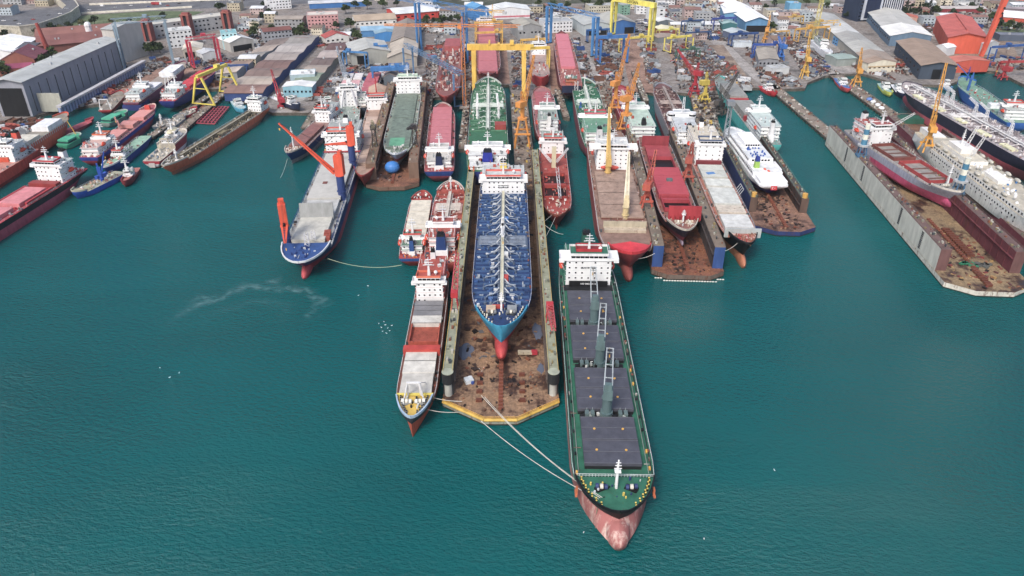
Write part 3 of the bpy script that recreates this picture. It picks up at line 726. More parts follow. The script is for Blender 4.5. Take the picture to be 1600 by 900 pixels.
# 9 brown coaster with pale boards
s = Ship('cargo_ship', 'red hulled coaster with cream hatch boards left of the grey docked ship', 'cargo ship',
         (566,276), (592,158), 17, 9, 'a5423c', '7c2e2a', 'a58775', zw=2.4, fc=(.88,1.5), bulb=0, rust=.3)
s.hatches(s.L*.27,s.L*.95*.9,6,12.5,1.8,'bfa492',rust=.15); s.house(8,24,15,3,win=5,brw=17,topcol='c9463c',deckcol='9aa09c',mast=False); s.mast(16,12,'b8242c',z0=21)
# 10 grey ship in the left dock
s = Ship('cargo_ship', 'grey bulk ship with green cargo deck in the brown dock, blue tarpaulin before its bow', 'cargo ship',
         (618,242), (640,138), 21.5, 15, '8a96a4', '8a96a4', '7b8879', zw=9, zb=4.2, fc=(.94,1.2), bulb=.6, rust=.06, rake=.05, stripe='9c3a3a',bwmat='c4ccd4')
s.house(2,16,19,4,win=6,brw=23,topcol='c7d6c9',deckcol='9db89f',fun=('cfc9b2',5,2)); s.hatches(18,s.L*.9,2,15,1.0,'6f7f70',rust=.25,seams=0,var=.5)
MB().box(s.L*.78,s.L*.88,-6,4,16.01,16.12,M('5aa37c',.15)).build('green_hatch_panel', s.o)
s.clutter(s.L*.88,s.L-3,12,30,('c7c7c4','8d8f8c','d9d5cf'),z=s.top)
# 11 pink hatched ship, stern to camera
s = Ship('cargo_ship', 'blue sterned ship with six pink hatches right of the brown floating dock', 'cargo ship',
         (692,161), (686,268), 20, 9, '28407f', '9c3a48', '9c4c50', zw=2.2, fc=(.93,1.4), bulb=0, rust=.12, sternw=.95, bwmat='b9a9a4', stripe='9c3a48')
s.hatches(s.X(238,9), s.fx-1, 6, 14.5, 2.3, 'bd6a72', gap=.6, rust=.08, var=.15); s.house(7,s.X(243,9)-1,15,2,win=5,brw=19,fun=('283257',6,2.3),deckcol='b8b4ac'); s.clutter(.5,8,16,30,('e0e0de','c9ccc8','d05a2e'))
text('ISTANBUL',1.0,WHITE,s.o,(-.1,0,5.6),(pi/2,0,-pi/2)) if False else None
# 12 red unfinished hull on slip
s = Ship('ship_hull', 'rust red unfinished hull with scaffolding standing on the slipway beside the orange tower crane', 'unfinished ship',
         (696,152), (709,64), 21, 16, '9a3c3a', '9a3c3a', '8a5450', zw=8, zb=3.2, fc=(.9,1.5), bulb=.6, rust=.25, rake=.06, bwmat='a44a46', rail=False)
s.clutter(s.L*.05,s.L*.9,17,260,('9c4a44','d0c5bd','7a3430','b5867c','5f6c72'),big=2.8,hi=3.2,split=6)
s.hatches(s.L*.05,s.L*.22,1,15,5,'a44f50')
# 13 white stern green tanker
s = Ship('tanker_ship', 'large green decked tanker with white aft house and blue funnel astern of the blue tanker', 'tanker',
         (763,121), (762,268), 28, 14, '2b3a7c', '8c3c34', '2f6a4a', zw=3, fc=(.9,1.8), bulb=0, rust=.1, sternw=.9, bwmat='c9d2cb')
s.tanker(s.X(205,14), s.fx-1, pcol='c5d0c6', pcol2='8fa396', step=6, tr='4f8064', cwc='d0d3c8')
s.house(16,30,24,2,win=7,brw=30,deckcol='c9cbc8',fun=('2433a0',13,3.4)); s.house(3,15,22,1,win=6,bridge=False,boats=False,deckcol='c9cbc8')
s.clutter(1,14,24,46,('e0e0de','c9ccc8','d05a2e','e9e9e6'),hi=3); 
for sg in (1,-1): s.crane(s.X(185,14),sg*8,7,'dfe0e0','dfe0e0',14,0 if sg>0 else .1,.5,pr=.9,box=2,hl=2.4,jw=1.2,z0=14)
f=MB(); f.box(s.X(204,14),s.X(198,14),-13,-5,14,18,M('9a3b36',.2)); f.build('red_deck_tank', s.o); s.mast(s.fx+3,10); s.winches(('c5d0c6','dcdcd0','4f8064'),2)
s.clutter(s.X(200,14),s.fx,24,180,('c5d0c6','e4e6e2','8fa396','2f6a4a','9db5a5'),hi=2)
# 14 pink hatched hull further back
s = Ship('cargo_ship', 'maroon ship with pink hatch covers under the big yellow gantry crane', 'cargo ship',
         (763,118), (760,40), 24, 15, '8c3a3c', '8c3a3c', '8d5552', zw=5, zb=3.2, fc=(.95,1), bulb=0, rust=.2)
s.hatches(12,s.fx-1,5,17,2.2,'b8646a',gap=1.4,rust=.1,var=.15); s.house(1,10,17,3,win=5,brw=22)
# 15 red coaster with derrick
s = Ship('cargo_ship', 'dark red coaster with white A-shaped derrick amid its open hold right of the middle dock', 'cargo ship',
         (871,338), (862,218), 18.8, 8, '8c2f2c', '7a2b25', 'a4433a', zw=2.5, fc=(.9,2), bulb=.5, rust=.35, rake=.05, bwmat='8c4a3c')
f=MB(); xa,xb=s.X(275,8),s.X(312,8)
for q in ((xa,xb,-7,-6.6),(xa,xb,6.6,7),(xa,xa+.4,-6.6,6.6),(xb-.4,xb,-6.6,6.6),((xa+xb)/2-1.5,(xa+xb)/2+1.5,-6.6,6.6)): f.box(*q,7.97,10.2,M('9c3730',.3))
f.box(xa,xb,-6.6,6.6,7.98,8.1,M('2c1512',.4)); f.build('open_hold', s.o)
s.house(6,s.X(240,8),14.5,3,win=5,brw=18.5,topcol='c9463c',deckcol='8a9a90',fun=('dcdddf',7,1.8)); 
f=MB(); xm=(xa+s.X(245,8))/2+2; f.box(xm-1.3,xm+1.3,-1.4,1.4,8,22,CREAM)
for sg in (1,-1): f.lattice((xm+1,sg*1.5,12),(xm-6,sg*9.5,19),1.2,.7,WHITE,8,.2)
f.lattice((xm+3,2.2,8.5),(s.X(318,8),2.2,12),1.8,1.2,WHITE,9,.2); f.build('derrick', s.o)
s.clutter(s.X(314,8),s.L-3,12,36,('c7b7a4','8d3f3c','d9d5cf','b7a58f'),z=s.top); s.clutter(s.X(262,8),s.X(318,8),17,60,('8d3f3c','b5867c','c9463c'),z=8)
# 16 white bridge ship behind
s = Ship('cargo_ship', 'brown decked ship with white bridge and orange lifeboats directly behind the dark red coaster', 'cargo ship',
         (846,136), (858,214), 19, 9, '7c3130', '6c2824', 'a0686a', zw=2.4, fc=(.9,1.4), bulb=0, rust=.3, bwmat='a8776c')
s.hatches(s.L*.42,s.fx-1,3,13,2.2,'a8545a'); s.house(7,s.L*.3,13,4,win=5,brw=19,deckcol='8a9a90',fun=('e0e0de',5,1.6)); s.clutter(s.L*.3,s.L*.42,15,20,('c7b7a4','8d3f3c'))
s = Ship('ship_hull', 'small white and red ship under the yellow gantry, ahead of the brown decked ship', 'ship', (846,122), (840,76), 17, 12, 'd23b3f', 'b03a3a', 'a98f86', zw=3, zb=3, fc=(.9,1), bulb=0, rail=False)
s.house(10,26,14,3,win=4,brw=16,deckcol='b8beb9'); s.clutter(s.L*.5,s.L*.9,13,44,('e0e0de','8a8a88','b03a3a'),hi=2)
# 17 dark red ship on the slip, pink hatches
s = Ship('cargo_ship', 'dark red ship with four pink hatch covers standing on the slipway between blue gantry legs', 'cargo ship',
         (877,50), (893,134), 19.5, 16, '702c3a', '702c3a', '9c5a52', zw=7, zb=3.4, fc=(.96,1), bulb=0, rust=.15, sternw=.95)
s.hatches(s.L*.27,s.L*.95,4,13,2.2,'c76c78',gap=1.2,rust=.05,var=.12); s.house(3,12,9,2,col='b8654a',bridge=False,boats=False,win=3); s.clutter(1,s.L*.25,16,36,('d0a79c','e0e0de','a8545a'),hi=3)
MB().box(-.12,-.02,-8,8,10,16,M('1e2742',.1)).build('stern_panel', s.o)
f=MB(); f.lattice((-1.5,-4,3),(-1.5,-4,20),2.5,2.5,WHITE,5,.3); f.build('access_tower', s.o)
# 18 green tanker
s = Ship('tanker_ship', 'green decked tanker with maroon hull and pink striped bridge left of the portal cranes', 'tanker',
         (911,122), (937,232), 22.5, 12, '8d4452', '8a3440', '27624a', zw=2.6, fc=(.88,1.8), bulb=0, rust=.12, bwmat='c6d3c9')
s.tanker(s.L*.34, s.fx-1, pcol='c9d4ca', pcol2='9db0a5', step=6, tr='3f7a5c', cwc='d4d6cc'); s.house(10,s.L*.28,18,3,win=6,brw=24,topcol='cf3b54',deckcol='5c8f74',fun=('cfd2d4',8,2.2))
s.clutter(s.L*.3,s.L*.7,19,110,('c9d4ca','2c5fb0','e6e7e4','6f9182'),hi=2.5); s.mast(s.fx+3,9)
f=MB(); x=s.fx+6
for sg in (1,-1): f.tube((x,sg*1.5,s.top+1),(x-1.5,sg*6,s.top+1),1,M('4a4f3c',.3),n=9)
f.build('windlass', s.o)
# 19 red bulk carrier with cream cranes
s = Ship('bulk_carrier', 'red bulk carrier with cream cranes over a rusty deck and bright red flared bow', 'bulk carrier',
         (988,401), (944,204), 28.5, 13, '96363a', '9a4a42', '8a6c5e', zw=6, fc=(.93,3.2), bulb=1.2, rust=.15, rake=.05, full=.8, sheer=2, bwmat='cf2231', bw=1.6)
S19=s; fd=MB(); zz=s.top
pts=[(s.fx+2.3+(s.L-s.fx-3.5)*q/12, s.half(s.fx+2.3+(s.L-s.fx-3.5)*q/12)*.93) for q in range(13)]
pp_=[(x,y) for x,y in pts]+[(x,-y) for x,y in pts[::-1]]
n_=len(pp_); vs=[(x,y,zz+1.6) for x,y in pp_]+[(s.fx+2.5,0,zz+3.4)]
fd.add(vs,[(i,(i+1)%n_,n_) for i in range(n_)],M('cf2231',.03,.4)); fd.build('bow_cover', s.o)
s.hatches(s.X(343,13), s.X(272,13), 4, 23, 1.6, 'a28674', gap=.5, rust=.4, seams=0, var=.4, coam='6f3b34')
f=MB(); xa=s.X(355,13); f.box(xa-.3,xa+7,-11,11,12.98,14.6,M('b8a890',.4))
for q in range(-4,5): f.box(xa+2,xa+2.5,q*2.5-.2,q*2.5+.2,14.6,18,M('6f3b34',.3))
f.box(xa+2.5,xa+3,-11.5,11.5,14,17.8,M('b0a58c',.3)); f.build('breakwater', s.o)
xh=s.X(265,13); s.house(xh-24,xh,20,5,win=6,brw=30,deckcol='c9cbc8',step=.3,brdepth=9,fun=('dcdddf',xh-22,2.4))
s.crane(s.X(274,13),-3.5,6,'c9a24e','d0aa52',34,pi+.03,1.18,jw=2.2,pr=1.7,jc='d0aa52',box=2)
s.crane(s.X(342,13),1.5,7,'cdb57c','d8c596',40,pi-.1,.42,jw=2.2,pr=1.6,jc='ddd3b4',box=2)
s.clutter(s.X(350,13),s.X(272,13),26,170,('8d5f4c','7a3430','c7a79c','a98f7c','5f4a44')); MB().ball((xh+3,-2,15.5),(1.6,6,1.6),M('d04a38',.1)).build('rescue_raft', s.o)
# 20 navy ship in the right centre dock
s = Ship('cargo_ship', 'navy ship with crimson hatches and an upright red cover in the blue ended dock', 'cargo ship',
         (1073,361), (1018,214), 21.5, 14.5, '262a3c', '8f7f92', '8a5a50', zw=7.5, zb=4, fc=(.9,1.6), bulb=.5, rust=.2, rake=.045, bwmat='b4aea0', stripe='7a3444')
xs=[s.X(y,14.5) for y in (232,250,270,312,322,345)]
s.hatches(xs[0],xs[1],1,15,2.4,'a33b42',rust=.08,seams=0); s.hatches(xs[2]-2,xs[3],1,17,3.2,'b23c48',rust=.04,seams=2,var=.15)
for a,b_ in ((xs[1],xs[2]-2),(xs[3],xs[4]+8)):
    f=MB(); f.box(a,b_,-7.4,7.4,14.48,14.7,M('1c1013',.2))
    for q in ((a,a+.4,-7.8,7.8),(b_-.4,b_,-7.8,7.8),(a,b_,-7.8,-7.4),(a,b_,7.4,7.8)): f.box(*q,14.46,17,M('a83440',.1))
    if a==xs[3]: f.box(xs[3]+4,xs[3]+6,-7.4,7.4,15,17.2,M('a83440',.1))
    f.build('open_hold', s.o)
f=MB(); f.obox((xs[5]+1,1.2,19.5),(1.1,17.5,8),0,M('a3222e',.05),-.15)
for q in range(-3,4): f.obox((xs[5]+2.1,1.2+q*2.6,16.8),(1.2,.5,3),0,M('8c2028',.1))
f.build('upright_hatch_cover', s.o)
f=MB(); f.obox(((xs[2]+xs[3])/2,0,18.4),(2.4,3.4,1.4),0,M('5a6a6c',.2)); f.build('deck_machine', s.o)
f=MB(); f.box(s.X(229,14.5),s.X(228,14.5)+1.0,-9,9,14.4,22,M('94323c',.1)); f.build('house_bulkhead', s.o)
s.winches(('b5a48f','8d3f3c','c4c0b4'),3); s.mast(s.fx+3,7)
# 21 ship behind with lifeboat, red pipes
s = Ship('tanker_ship', 'red decked tanker with white pipes beside the orange portal crane with square tower', 'tanker',
         (968,134), (1006,224), 19, 10, '8c2f3a', '7c2830', '9a3a44', zw=2.4, fc=(.9,1.2), bulb=0, rust=.1)
s.tanker(s.L*.42,s.fx-1,pcol='dcc9cc',pcol2='c98a92',step=6,tr='7a2c36'); s.house(6,s.L*.36,16,4,win=5,brw=20,deckcol='a9c0b0',fun=('26282c',8,1.8)); s.clutter(s.L*.4,s.fx,17,100,('dcc9cc','8d2f3c','e8e6e6'))
# 22 white hatched ship
s = Ship('cargo_ship', 'black hulled ship with pale grey hatches and rusty bulb right of the blue ended dock', 'cargo ship',
         (1170,382), (1089,222), 20, 12, '17181c', 'ad6a4a', 'a86a58', zw=5.5, fc=(.915,2.4), bulb=1.25, rust=.12, rake=.04, bwmat='202226')
xs=[s.X(y,12) for y in (362,340,338,326,324,298,296,284,282,262)]
for a,b_,c in ((0,1,'c9cac6'),(2,3,'c4b9a8'),(4,5,'c3c6bf'),(6,7,'c9ccc4'),(8,9,'b8bbb2')): s.hatches(xs[b_],xs[a],1,15,2.3,c,rust=.2 if a!=2 else .4,seams=3,gap=.9)
f=MB(); f.box(s.fx-1.2,s.fx-.2,-9.5,9.5,11.9,17,M('a9b0b0',.15)); f.build('breakwater', s.o)
xh=s.X(258,12); s.house(6,xh,17,5,win=4,brw=19,topcol='4b5c7c',deckcol='c2b8a4',fun=('dcdddf',7,1.8)); s.clutter(s.fx+1,s.L-3,13,60,('b03a3c','c7a79c','8d5f4c'),z=s.top)
f=MB()
for q in range(4): f.bar((xs[6]+q*3,9.6,12),(xs[6]+q*3,12,16),.3,GREYW)
f.bar((xs[6],12,16),(xs[6]+9,12,16),.3,GREYW); f.build('side_ramp', s.o); MB().obox((xs[8]-6,-2,14.4),(3,5,.3),.3,M('3f7fc0',.05)).build('blue_tarpaulin', s.o)
f=MB(); f.box(xh-.2,xh+2,-8,8,12,15.5,M('7c2c34',.1)); f.build('house_bulkhead', s.o)
# 23 grey tanker with round house
s = Ship('tanker_ship', 'pale grey tanker with brown pipe deck and rounded white bridge wings', 'tanker',
         (1033,130), (1078,230), 20, 13, '8f939c', '8c3446', '6f4c4c', zw=4.5, fc=(.92,1.2), bulb=0, rust=.12)
s.tanker(s.L*.36,s.fx,pcol='a8968f',pcol2='6a5452',step=6,tr='5a4142',cwc='a0948c'); s.clutter(s.L*.36,s.fx,17,130,('7a5f5a','b8aaa4','54403f'),hi=2.5)
xc=s.L*.24; s.house(9,s.L*.31,14,3,win=5,brw=20,deckcol='b9bfc2',fun=('3a4450',11,2),mast=False)
f=MB()
for sg in (1,-1): f.tube((s.L*.28,sg*7.4,18),(s.L*.28,sg*7.4,24),2.8,WHITE,n=16); f.tube((s.L*.28,sg*7.4,21.6),(s.L*.28,sg*7.4,22.8),2.86,GLASS,n=16)
f.build('rounded_bridge_wing', s.o)
f=MB(); f.lattice((xc+3,0,25),(xc+3,0,36),1.6,1.0,WHITE,8,.2); f.build('mast', s.o); s.clutter(1,9,17,60,('e0e0de','c9a52a','8a8a88'),hi=2.4)
f=MB(); f.box(.2,8,-9,9,15,15.3,WHITE)
for q in range(5): f.bar((.4,-8.6+q*4.3,13),(.4,-8.6+q*4.3,15),.3,WHITE)
f.build('aft_platform', s.o)
# 24 teal ship
s = Ship('tanker_ship', 'teal hulled ship with large grey deck tanks right of the pale grey tanker', 'tanker',
         (1122,118), (1206,226), 16, 9, '3fb0ab', '2f8f8c', '7f8a86', zw=1.5, fc=(.95,1), bulb=0, rust=.08, sternw=.9)
s.house(8,s.L*.26,13,4,win=4,brw=17,deckcol='b5c4bf',fun=('dcdddf',6,1.6)); s.clutter(1,8,13,24,('e0e0de','8a8a88','3fb0ab'))
for k,(a,b_) in enumerate(((.3,.5),(.56,.78))):
    f=MB(); f.box(s.L*a,s.L*b_,-7,7,9,14.5,M('8f8e88',.35)); f.box(s.L*a-2,s.L*a,-7.5,7.5,9,13,M('b03038',.1)); f.build('deck_tank', s.o)
# 25 ferry
s = Ship('passenger_ferry', 'white passenger ferry with blue deck seats and flag on its stern in the blue dock', 'ferry',
         (1143,200), (1210,290), 19, 12.5, 'e2e3e6', '27307c', 'd0d4d4', zw=9.3, zb=4.6, fc=(.9,.6), bulb=0, rust=0, sternw=.92, bwmat='e2e3e6', rail=False)
L=s.L
f=MB(); W2=M('e6e7e9',0,.4,var=.06); f.box(L*.14,L*.84,-9.1,9.1,12.4,15.3,W2,top=M('d8dad9',.02)); f.box(L*.3,L*.8,-7.8,7.8,15.3,18.0,W2,top=M('cfd3d4',.02)); f.box(L*.5,L*.72,-5,5,18,20.6,W2); f.ball((L*.58,0,20.6),(7,4,1.4),W2,14,6); f.box(L*.015,L*.14,-8.2,8.2,12.4,14.6,W2)
f.box(L*.16,L*.3,-9.1,-8.8,15.3,16.3,W2); f.box(L*.16,L*.3,8.8,9.1,15.3,16.3,W2)
sp=f.build('superstructure', s.o)
for q in range(22):
    for sg in (1,-1): window(sp,(L*.18+L*.64*q/22,sg*9.12,14.1),pi/2,1.7,1.0)
for q in range(16):
    for sg in (1,-1): window(sp,(L*.32+L*.46*q/16,sg*7.82,16.8),pi/2,1.7,1.0)
for q in range(6): window(sp,(L*.3-.03,-5+2*q,16.8),0,1.4,1.2); window(sp,(L*.5-.03,-4+1.6*q,19.4),0,1.2,1.1)
for q in range(24):
    MB().obox((L*.33+RND.uniform(0,L*.16),RND.uniform(-5,5),18.4),(1.2,.7,.8),0,M('2b58a8',.02)).build('deck_seat', s.o)
f=MB(); f.frus((L*.22,5,),1.3,1.6,15.3,19.5,M('8fb93c',.02),.9); f.frus((L*.22,5),1.2,1.4,19.5,22.5,M('23388c',.02),.8); f.build('funnel', s.o)
for sg in (0,1): MB().ball((L*.16+3*sg,-1+1.5*sg,15.2),(1.8,.9,.7),M('dd5a3a',0)).build('rescue_raft', s.o)
fl=MB(); fl.box(-.16,-.05,-1.9,1.9,9.6,12.2,M('c8202c',0,.5,var=.02)); fo=fl.build('painted_flag', s.o)
f=MB()
vs=[];fs=[]
for i in range(20):
    a=2*pi*i/20; vs.append((-.17,.55+.75*cos(a)*1,10.9+.75*sin(a)))
f.add(vs,[tuple(range(20))[::-1]],WHITE); vs=[(-.18,.35+.6*cos(2*pi*i/20),10.9+.6*sin(2*pi*i/20)) for i in range(20)]; f.add(vs,[tuple(range(20))[::-1]],M('c8202c',0,.5,var=.02))
vs=[(-.19,-.55+(.42 if i%2==0 else .17)*cos(pi*i/5+pi),10.9+(.42 if i%2==0 else .17)*sin(pi*i/5+pi)) for i in range(10)]; f.add(vs,[tuple(range(10))[::-1]],WHITE); f.build('crescent_and_star', fo)
f=MB()   # blue and teal swirls on the side
for c0,r0,cc in ((L*.72,2.6,'3f7fc8'),(L*.46,2.4,'3aa0a0'),(L*.8,2.0,'5aa888')):
    for sg in (-1,1):
        for k in range(14):
            a=pi*.1+pi*1.2*k/14; a2=pi*.1+pi*1.2*(k+1)/14; f.bar((c0+r0*cos(a),sg*9.5,10.6+r0*.9*sin(a)),(c0+r0*cos(a2),sg*9.5,10.6+r0*.9*sin(a2)),.25,M(cc,0))
f.build('side_emblem', s.o)
MB().obox((L*.6,-9.55,10.8),(3.2,.12,2.4),0,M('c23040',0)).build('red_side_emblem', s.o)
# 26 ship in right dock
s = Ship('cargo_ship', 'grey and pink hulled ship with open red holds in the very large right dock', 'cargo ship',
         (1502,301), (1336,202), 21, 15.5, '9a9fb2', 'c24672', '8f8a84', zw=11, zb=4.6, fc=(.875,1.2), bulb=1.3, rust=.08, rake=.04, bwmat='c9c5ba',
         holds=[])
L=s.L
for a,b_,n in ((.3,.52,1),(.57,.84,1)):
    f=MB(); x0,x1=L*a,L*b_
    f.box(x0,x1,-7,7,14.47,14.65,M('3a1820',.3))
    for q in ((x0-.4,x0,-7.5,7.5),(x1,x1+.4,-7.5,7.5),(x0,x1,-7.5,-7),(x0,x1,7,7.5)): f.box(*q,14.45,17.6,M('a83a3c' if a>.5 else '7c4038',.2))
    for q in (.3,.55,.8): f.box(x0+(x1-x0)*q-.3,x0+(x1-x0)*q+.3,-7,7,15.6,16.3,M('7a5a54',.2))
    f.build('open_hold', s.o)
s.house(9,L*.27,15,4,win=5,brw=18,topcol=None,deckcol='9c4a44',fun=('d0d2d4',8,2)); 
f=MB(); f.lattice((L*.25,2,24),(L*.36,12,40),2.2,1.0,WHITE,10,.25); f.build('lattice_jib', s.o)
s.winches(('c4c0b4','8d8f8c','3c3f42'),4); s.mast(s.fx+2,13); s.clutter(L*.53,L*.57,15,30,('c7c7c4','8d8f8c'),z=14.5)
f=MB(); 
for sg in (-1,): f.box(L*.42,L*.55,sg*9.56,sg*9.5,9.4,11.4,M('8f9fc8',.05)); f.box(L*.3,L*.42,sg*9.6,sg*9.52,10.3,13.9,M('7c86c8',.05))
f.build('primer_patch', s.o); 
f=MB(); f.obox((L*.31,-10.6,9),(8,.3,5),0,M('8f93a8',.1)); f.build('repair_plate', s.o)
f=MB(); t_=None
# 27 cruise ship on the far right
s = Ship('cruise_ship', 'old white passenger liner with rows of cabin windows at the right edge', 'passenger ship',
         (1680,372), (1446,206), 22, 16, 'dedcd6', '5a3a30', 'c0b294', zw=6.5, zb=4.5, fc=(.93,1), bulb=0, rust=.05, bwmat='dedcd6', sternw=.7)
L=s.L; f=MB(); cw_=M('dddbd5',.06,.5,var=.12); f.box(L*.12,L*.9,-10.2,10.2,15.9,18.6,cw_,top=M('b5ad9a',.1)); f.box(L*.2,L*.42,-6,6,18.6,21,cw_,top=M('c9c1ac',.1)); f.box(L*.24,L*.34,-5,5,21,24,cw_); f.box(L*.5,L*.6,-4,4,18.6,20.6,cw_)
sp=f.build('superstructure', s.o)
for q in range(40): window(sp,(L*.14+L*.74*q/40,-10.23,17.2),pi/2,1.5,1.2)
for q in range(36):
    window(s.hull,(L*.2+L*.62*q/36,-11.02,13.4),pi/2,1.0,1.0)
    if q%2: window(s.hull,(L*.2+L*.62*q/36,-11.02,11),pi/2,.8,.8)
for q in range(34):
    f=MB().ball((L*.2+L*.6*RND.random(),RND.uniform(-8,8),18.6+RND.choice((0,0,2.4))),(.9,.9,1.1),WHITE); f.build('deck_vent', s.o)
for q in range(9):
    for sg in (1,-1): MB().ball((L*(.22+.06*q),sg*9.2,19.9),(3,1.2,1.1),M('b9b5a8',.1),10,6).build('lifeboat', s.o)
s.clutter(L*.2,L*.85,16,90,('e0e0de','c9ccc8','3f7fc0','d0c7b0'),z=18,hi=2)
for x in (.3,.36): 
    f=MB(); f.lattice((L*x,0,20),(L*x+3,3,38 if x<.33 else 34),2,1.2,WHITE,8,.25); f.build('mast', s.o)
f=MB(); f.box(-.5,L*.12,-4,4,14.9,19.5,cw_); f.build('aft_house', s.o); f=MB(); f.box(L*.8,L*.84,-9.25,-9.2,12,14.3,BLACK); f.build('side_opening', s.o)
s.mast(L*.28,14,z0=20)
# 28 large black and pink tanker upper right
s = Ship('tanker_ship', 'very large dark navy tanker with pink lower hull and pale cluttered pipe deck', 'tanker',
         (1416,128), (1655,262), 30, 17, '262a3e', 'b8515c', 'a59a9c', zw=9.5, zb=1, fc=(.95,1), bulb=.8, rust=.15, rake=.03, bwmat='55505a')
s.tanker(s.L*.1,s.fx-1,pcol='dad8d8',pcol2='b4b0b2',step=6.5,tr='8a8488',cwc='d9d7d2'); s.clutter(s.L*.1,s.fx,26,380,('dcd9da','8d8589','ece9e6','5f5a60','b7a9a6'),hi=2.8,split=8)
for x in (.45,.52,.68,.72,.3):
    f=MB(); f.lattice((s.L*x,-4,17),(s.L*x,-4,27),2.6,1.2,WHITE,6,.25); f.lattice((s.L*x,-4,27),(s.L*x+8,-2,30),1.4,1,WHITE,5,.2); f.build('hose_crane', s.o)
for i in range(5): MB().box(s.L*(.15+.15*i),s.L*(.22+.15*i),8,12.5,17,18.3,M('d6d3a8',.1)).build('yellow_deck_band', s.o)
# 29 blue offshore ship
s = Ship('supply_ship', 'bright blue supply ship with green working deck moored at the far right quay', 'supply ship',
         (1504,120), (1592,192), 19, 9, '2a62b0', '2a3f8c', '6f9683', zw=2, fc=(.9,3.4), bulb=0, rust=.05, bwmat='2a72c4', sternw=.95)
s.house(8,20,15,3,win=5,brw=18,topcol='c9463c',deckcol='a8b4ac'); s.clutter(22,s.L*.8,14,50,('e0e0de','b03a3c','8a8a88')); s.crane(s.L*.75,5,9,'2a62b0','2a62b0',16,1.2,.7,pr=1,hl=3)
MB().box(s.L*.3,s.L*.36,-7,7,9,12,M('e0e3e6',0)).build('white_deck_store', s.o); s.mast(s.fx+2,12,'2f4fa8')

# ------------- left basin
s = Ship('tanker_ship', 'slim orange tanker with dark pipe deck moored alone in front of the left quays', 'tanker',
         (254,260), (412,166), 13.5, 7, 'd25c36', 'a2644c', '6e6350', zw=2.6, fc=(.86,1.6), bulb=0, rust=.08, bwmat='b9b0a4', rake=.05)
s.tanker(20,s.fx-1,pcol='7b735a',pcol2='4c473c',step=5,tr='8a7f68',cwc='a49c88'); s.house(3,15,11,3,win=5,brw=13,deckcol='a9b8b0'); s.clutter(s.fx,s.L-2,9,40,('c7c2b4','8d8f8c','d9d5cf'),z=s.top); s.mast(s.fx+4,7); s.clutter(18,s.fx,11,110,('4a4638','9c9580','c9c5b8','6d6552'),hi=1.6)
s = Ship('fishing_boat', 'red and white fishing vessel with open stern left of the slim orange tanker', 'fishing boat',
         (286,202), (236,252), 13, 5.5, 'a32c3c', '8c2030', 'b0a898', zw=1, fc=(.45,2.6), bulb=0, rust=.04, sternw=.92, bwmat='d9cfc4', stripe='d5cdd0', rail=False)
s.house(s.L*.5,s.L*.74,8,1,win=5,brw=9,face=1,z0=8.1,deckcol='9a8f84',boats=False); MB().ball((s.L*.7,0,13.5),(7,3.2,1.3),CREAM,12,6).build('covered_boat', s.o); s.clutter(1,s.L*.42,10,60,('c7b7a4','e6e2d6','8d8f8c','6a7f94'),hi=1.8)
MB().box(-.12,s.L*.0+.02,-2,2,1,4.2,M('b8b4b0',.05)).build('stern_ramp', s.o)
f=MB()
for sg in (1,-1): f.bar((s.L*.42,sg*4,5.5),(s.L*.42,sg*2.5,13),.4,CREAM)
f.bar((s.L*.42,-2.5,13),(s.L*.42,2.5,13),.4,CREAM); f.build('net_gantry', s.o)
s = Ship('workboat', 'low cobalt blue workboat with blue lattice crane nearest the left open bay', 'workboat',
         (113,300), (188,268), 10.5, 3.6, '2554b8', '1d3f94', 'a7a78c', zw=.8, fc=(.84,1.2), bulb=0, rust=.1, bwmat='b8b59c')
s.crane(s.L*.42,1,5,'2554b8','2554b8',13,pi*.75,1.25,jw=1.4,pr=1,box=True,hl=4); s.clutter(6,s.L*.85,8,60,('b4ae90','8d8a70','c9a08c','e4e4e0')); MB().box(s.L*.2,s.L*.42,-4.7,-2.6,3.5,6.2,M('2554b8',.05)).build('side_house', s.o)
s = Ship('tugboat', 'tiny red and white tug tucked behind the cobalt blue workboat', 'tugboat', (193,285), (213,262), 6, 2.5, '8a3038', '30262a', 'b06a60', zw=.6, fc=(.6,1), bulb=0, rail=False, rust=.1)
s.house(s.L*.35,s.L*.65,3.6,1,win=3,brw=4,boats=False,brdepth=3)
s = Ship('fishing_boat', 'blue hulled boat with pale green foredeck between fishing vessel and blue workboat', 'fishing boat',
         (162,262), (228,212), 10, 4.5, '2c4190', '28357c', '8db59c', zw=1, fc=(.8,1.2), bulb=0, rust=.1, bwmat='e2e0da'); s.house(s.L*.45,s.L*.68,7,1,win=4,brw=8,boats=False,brdepth=4,topcol='c4504a'); s.clutter(s.L*.62,s.L*.95,7,44,('e2c9a4','c9463c','e6e2d6','d0742e'),z=5.6)
s = Ship('cargo_ship', 'blue hulled coaster with pink hatch covers and white stern house in the left basin', 'cargo ship',
         (240,163), (138,246), 14.5, 7.5, '2f3f94', '7c2c4c', 'a04a54', zw=2.2, fc=(.88,1.8), bulb=0, rust=.12, bwmat='d8b4a8', sternw=.92, stripe='a03040')
for a,b_ in ((.3,.46),(.7,.88)): s.hatches(s.L*a,s.L*b_,1,10.5,2.4,'cf8880',seams=0,rust=.05,var=.15)
f=MB(); f.box(s.L*.48,s.L*.68,-5.2,5.2,7.45,7.7,M('3a1c22',.2)); f.box(s.L*.53,s.L*.62,-5.5,5.5,7.5,10.5,M('c9847c',.2)); f.build('open_hold', s.o)
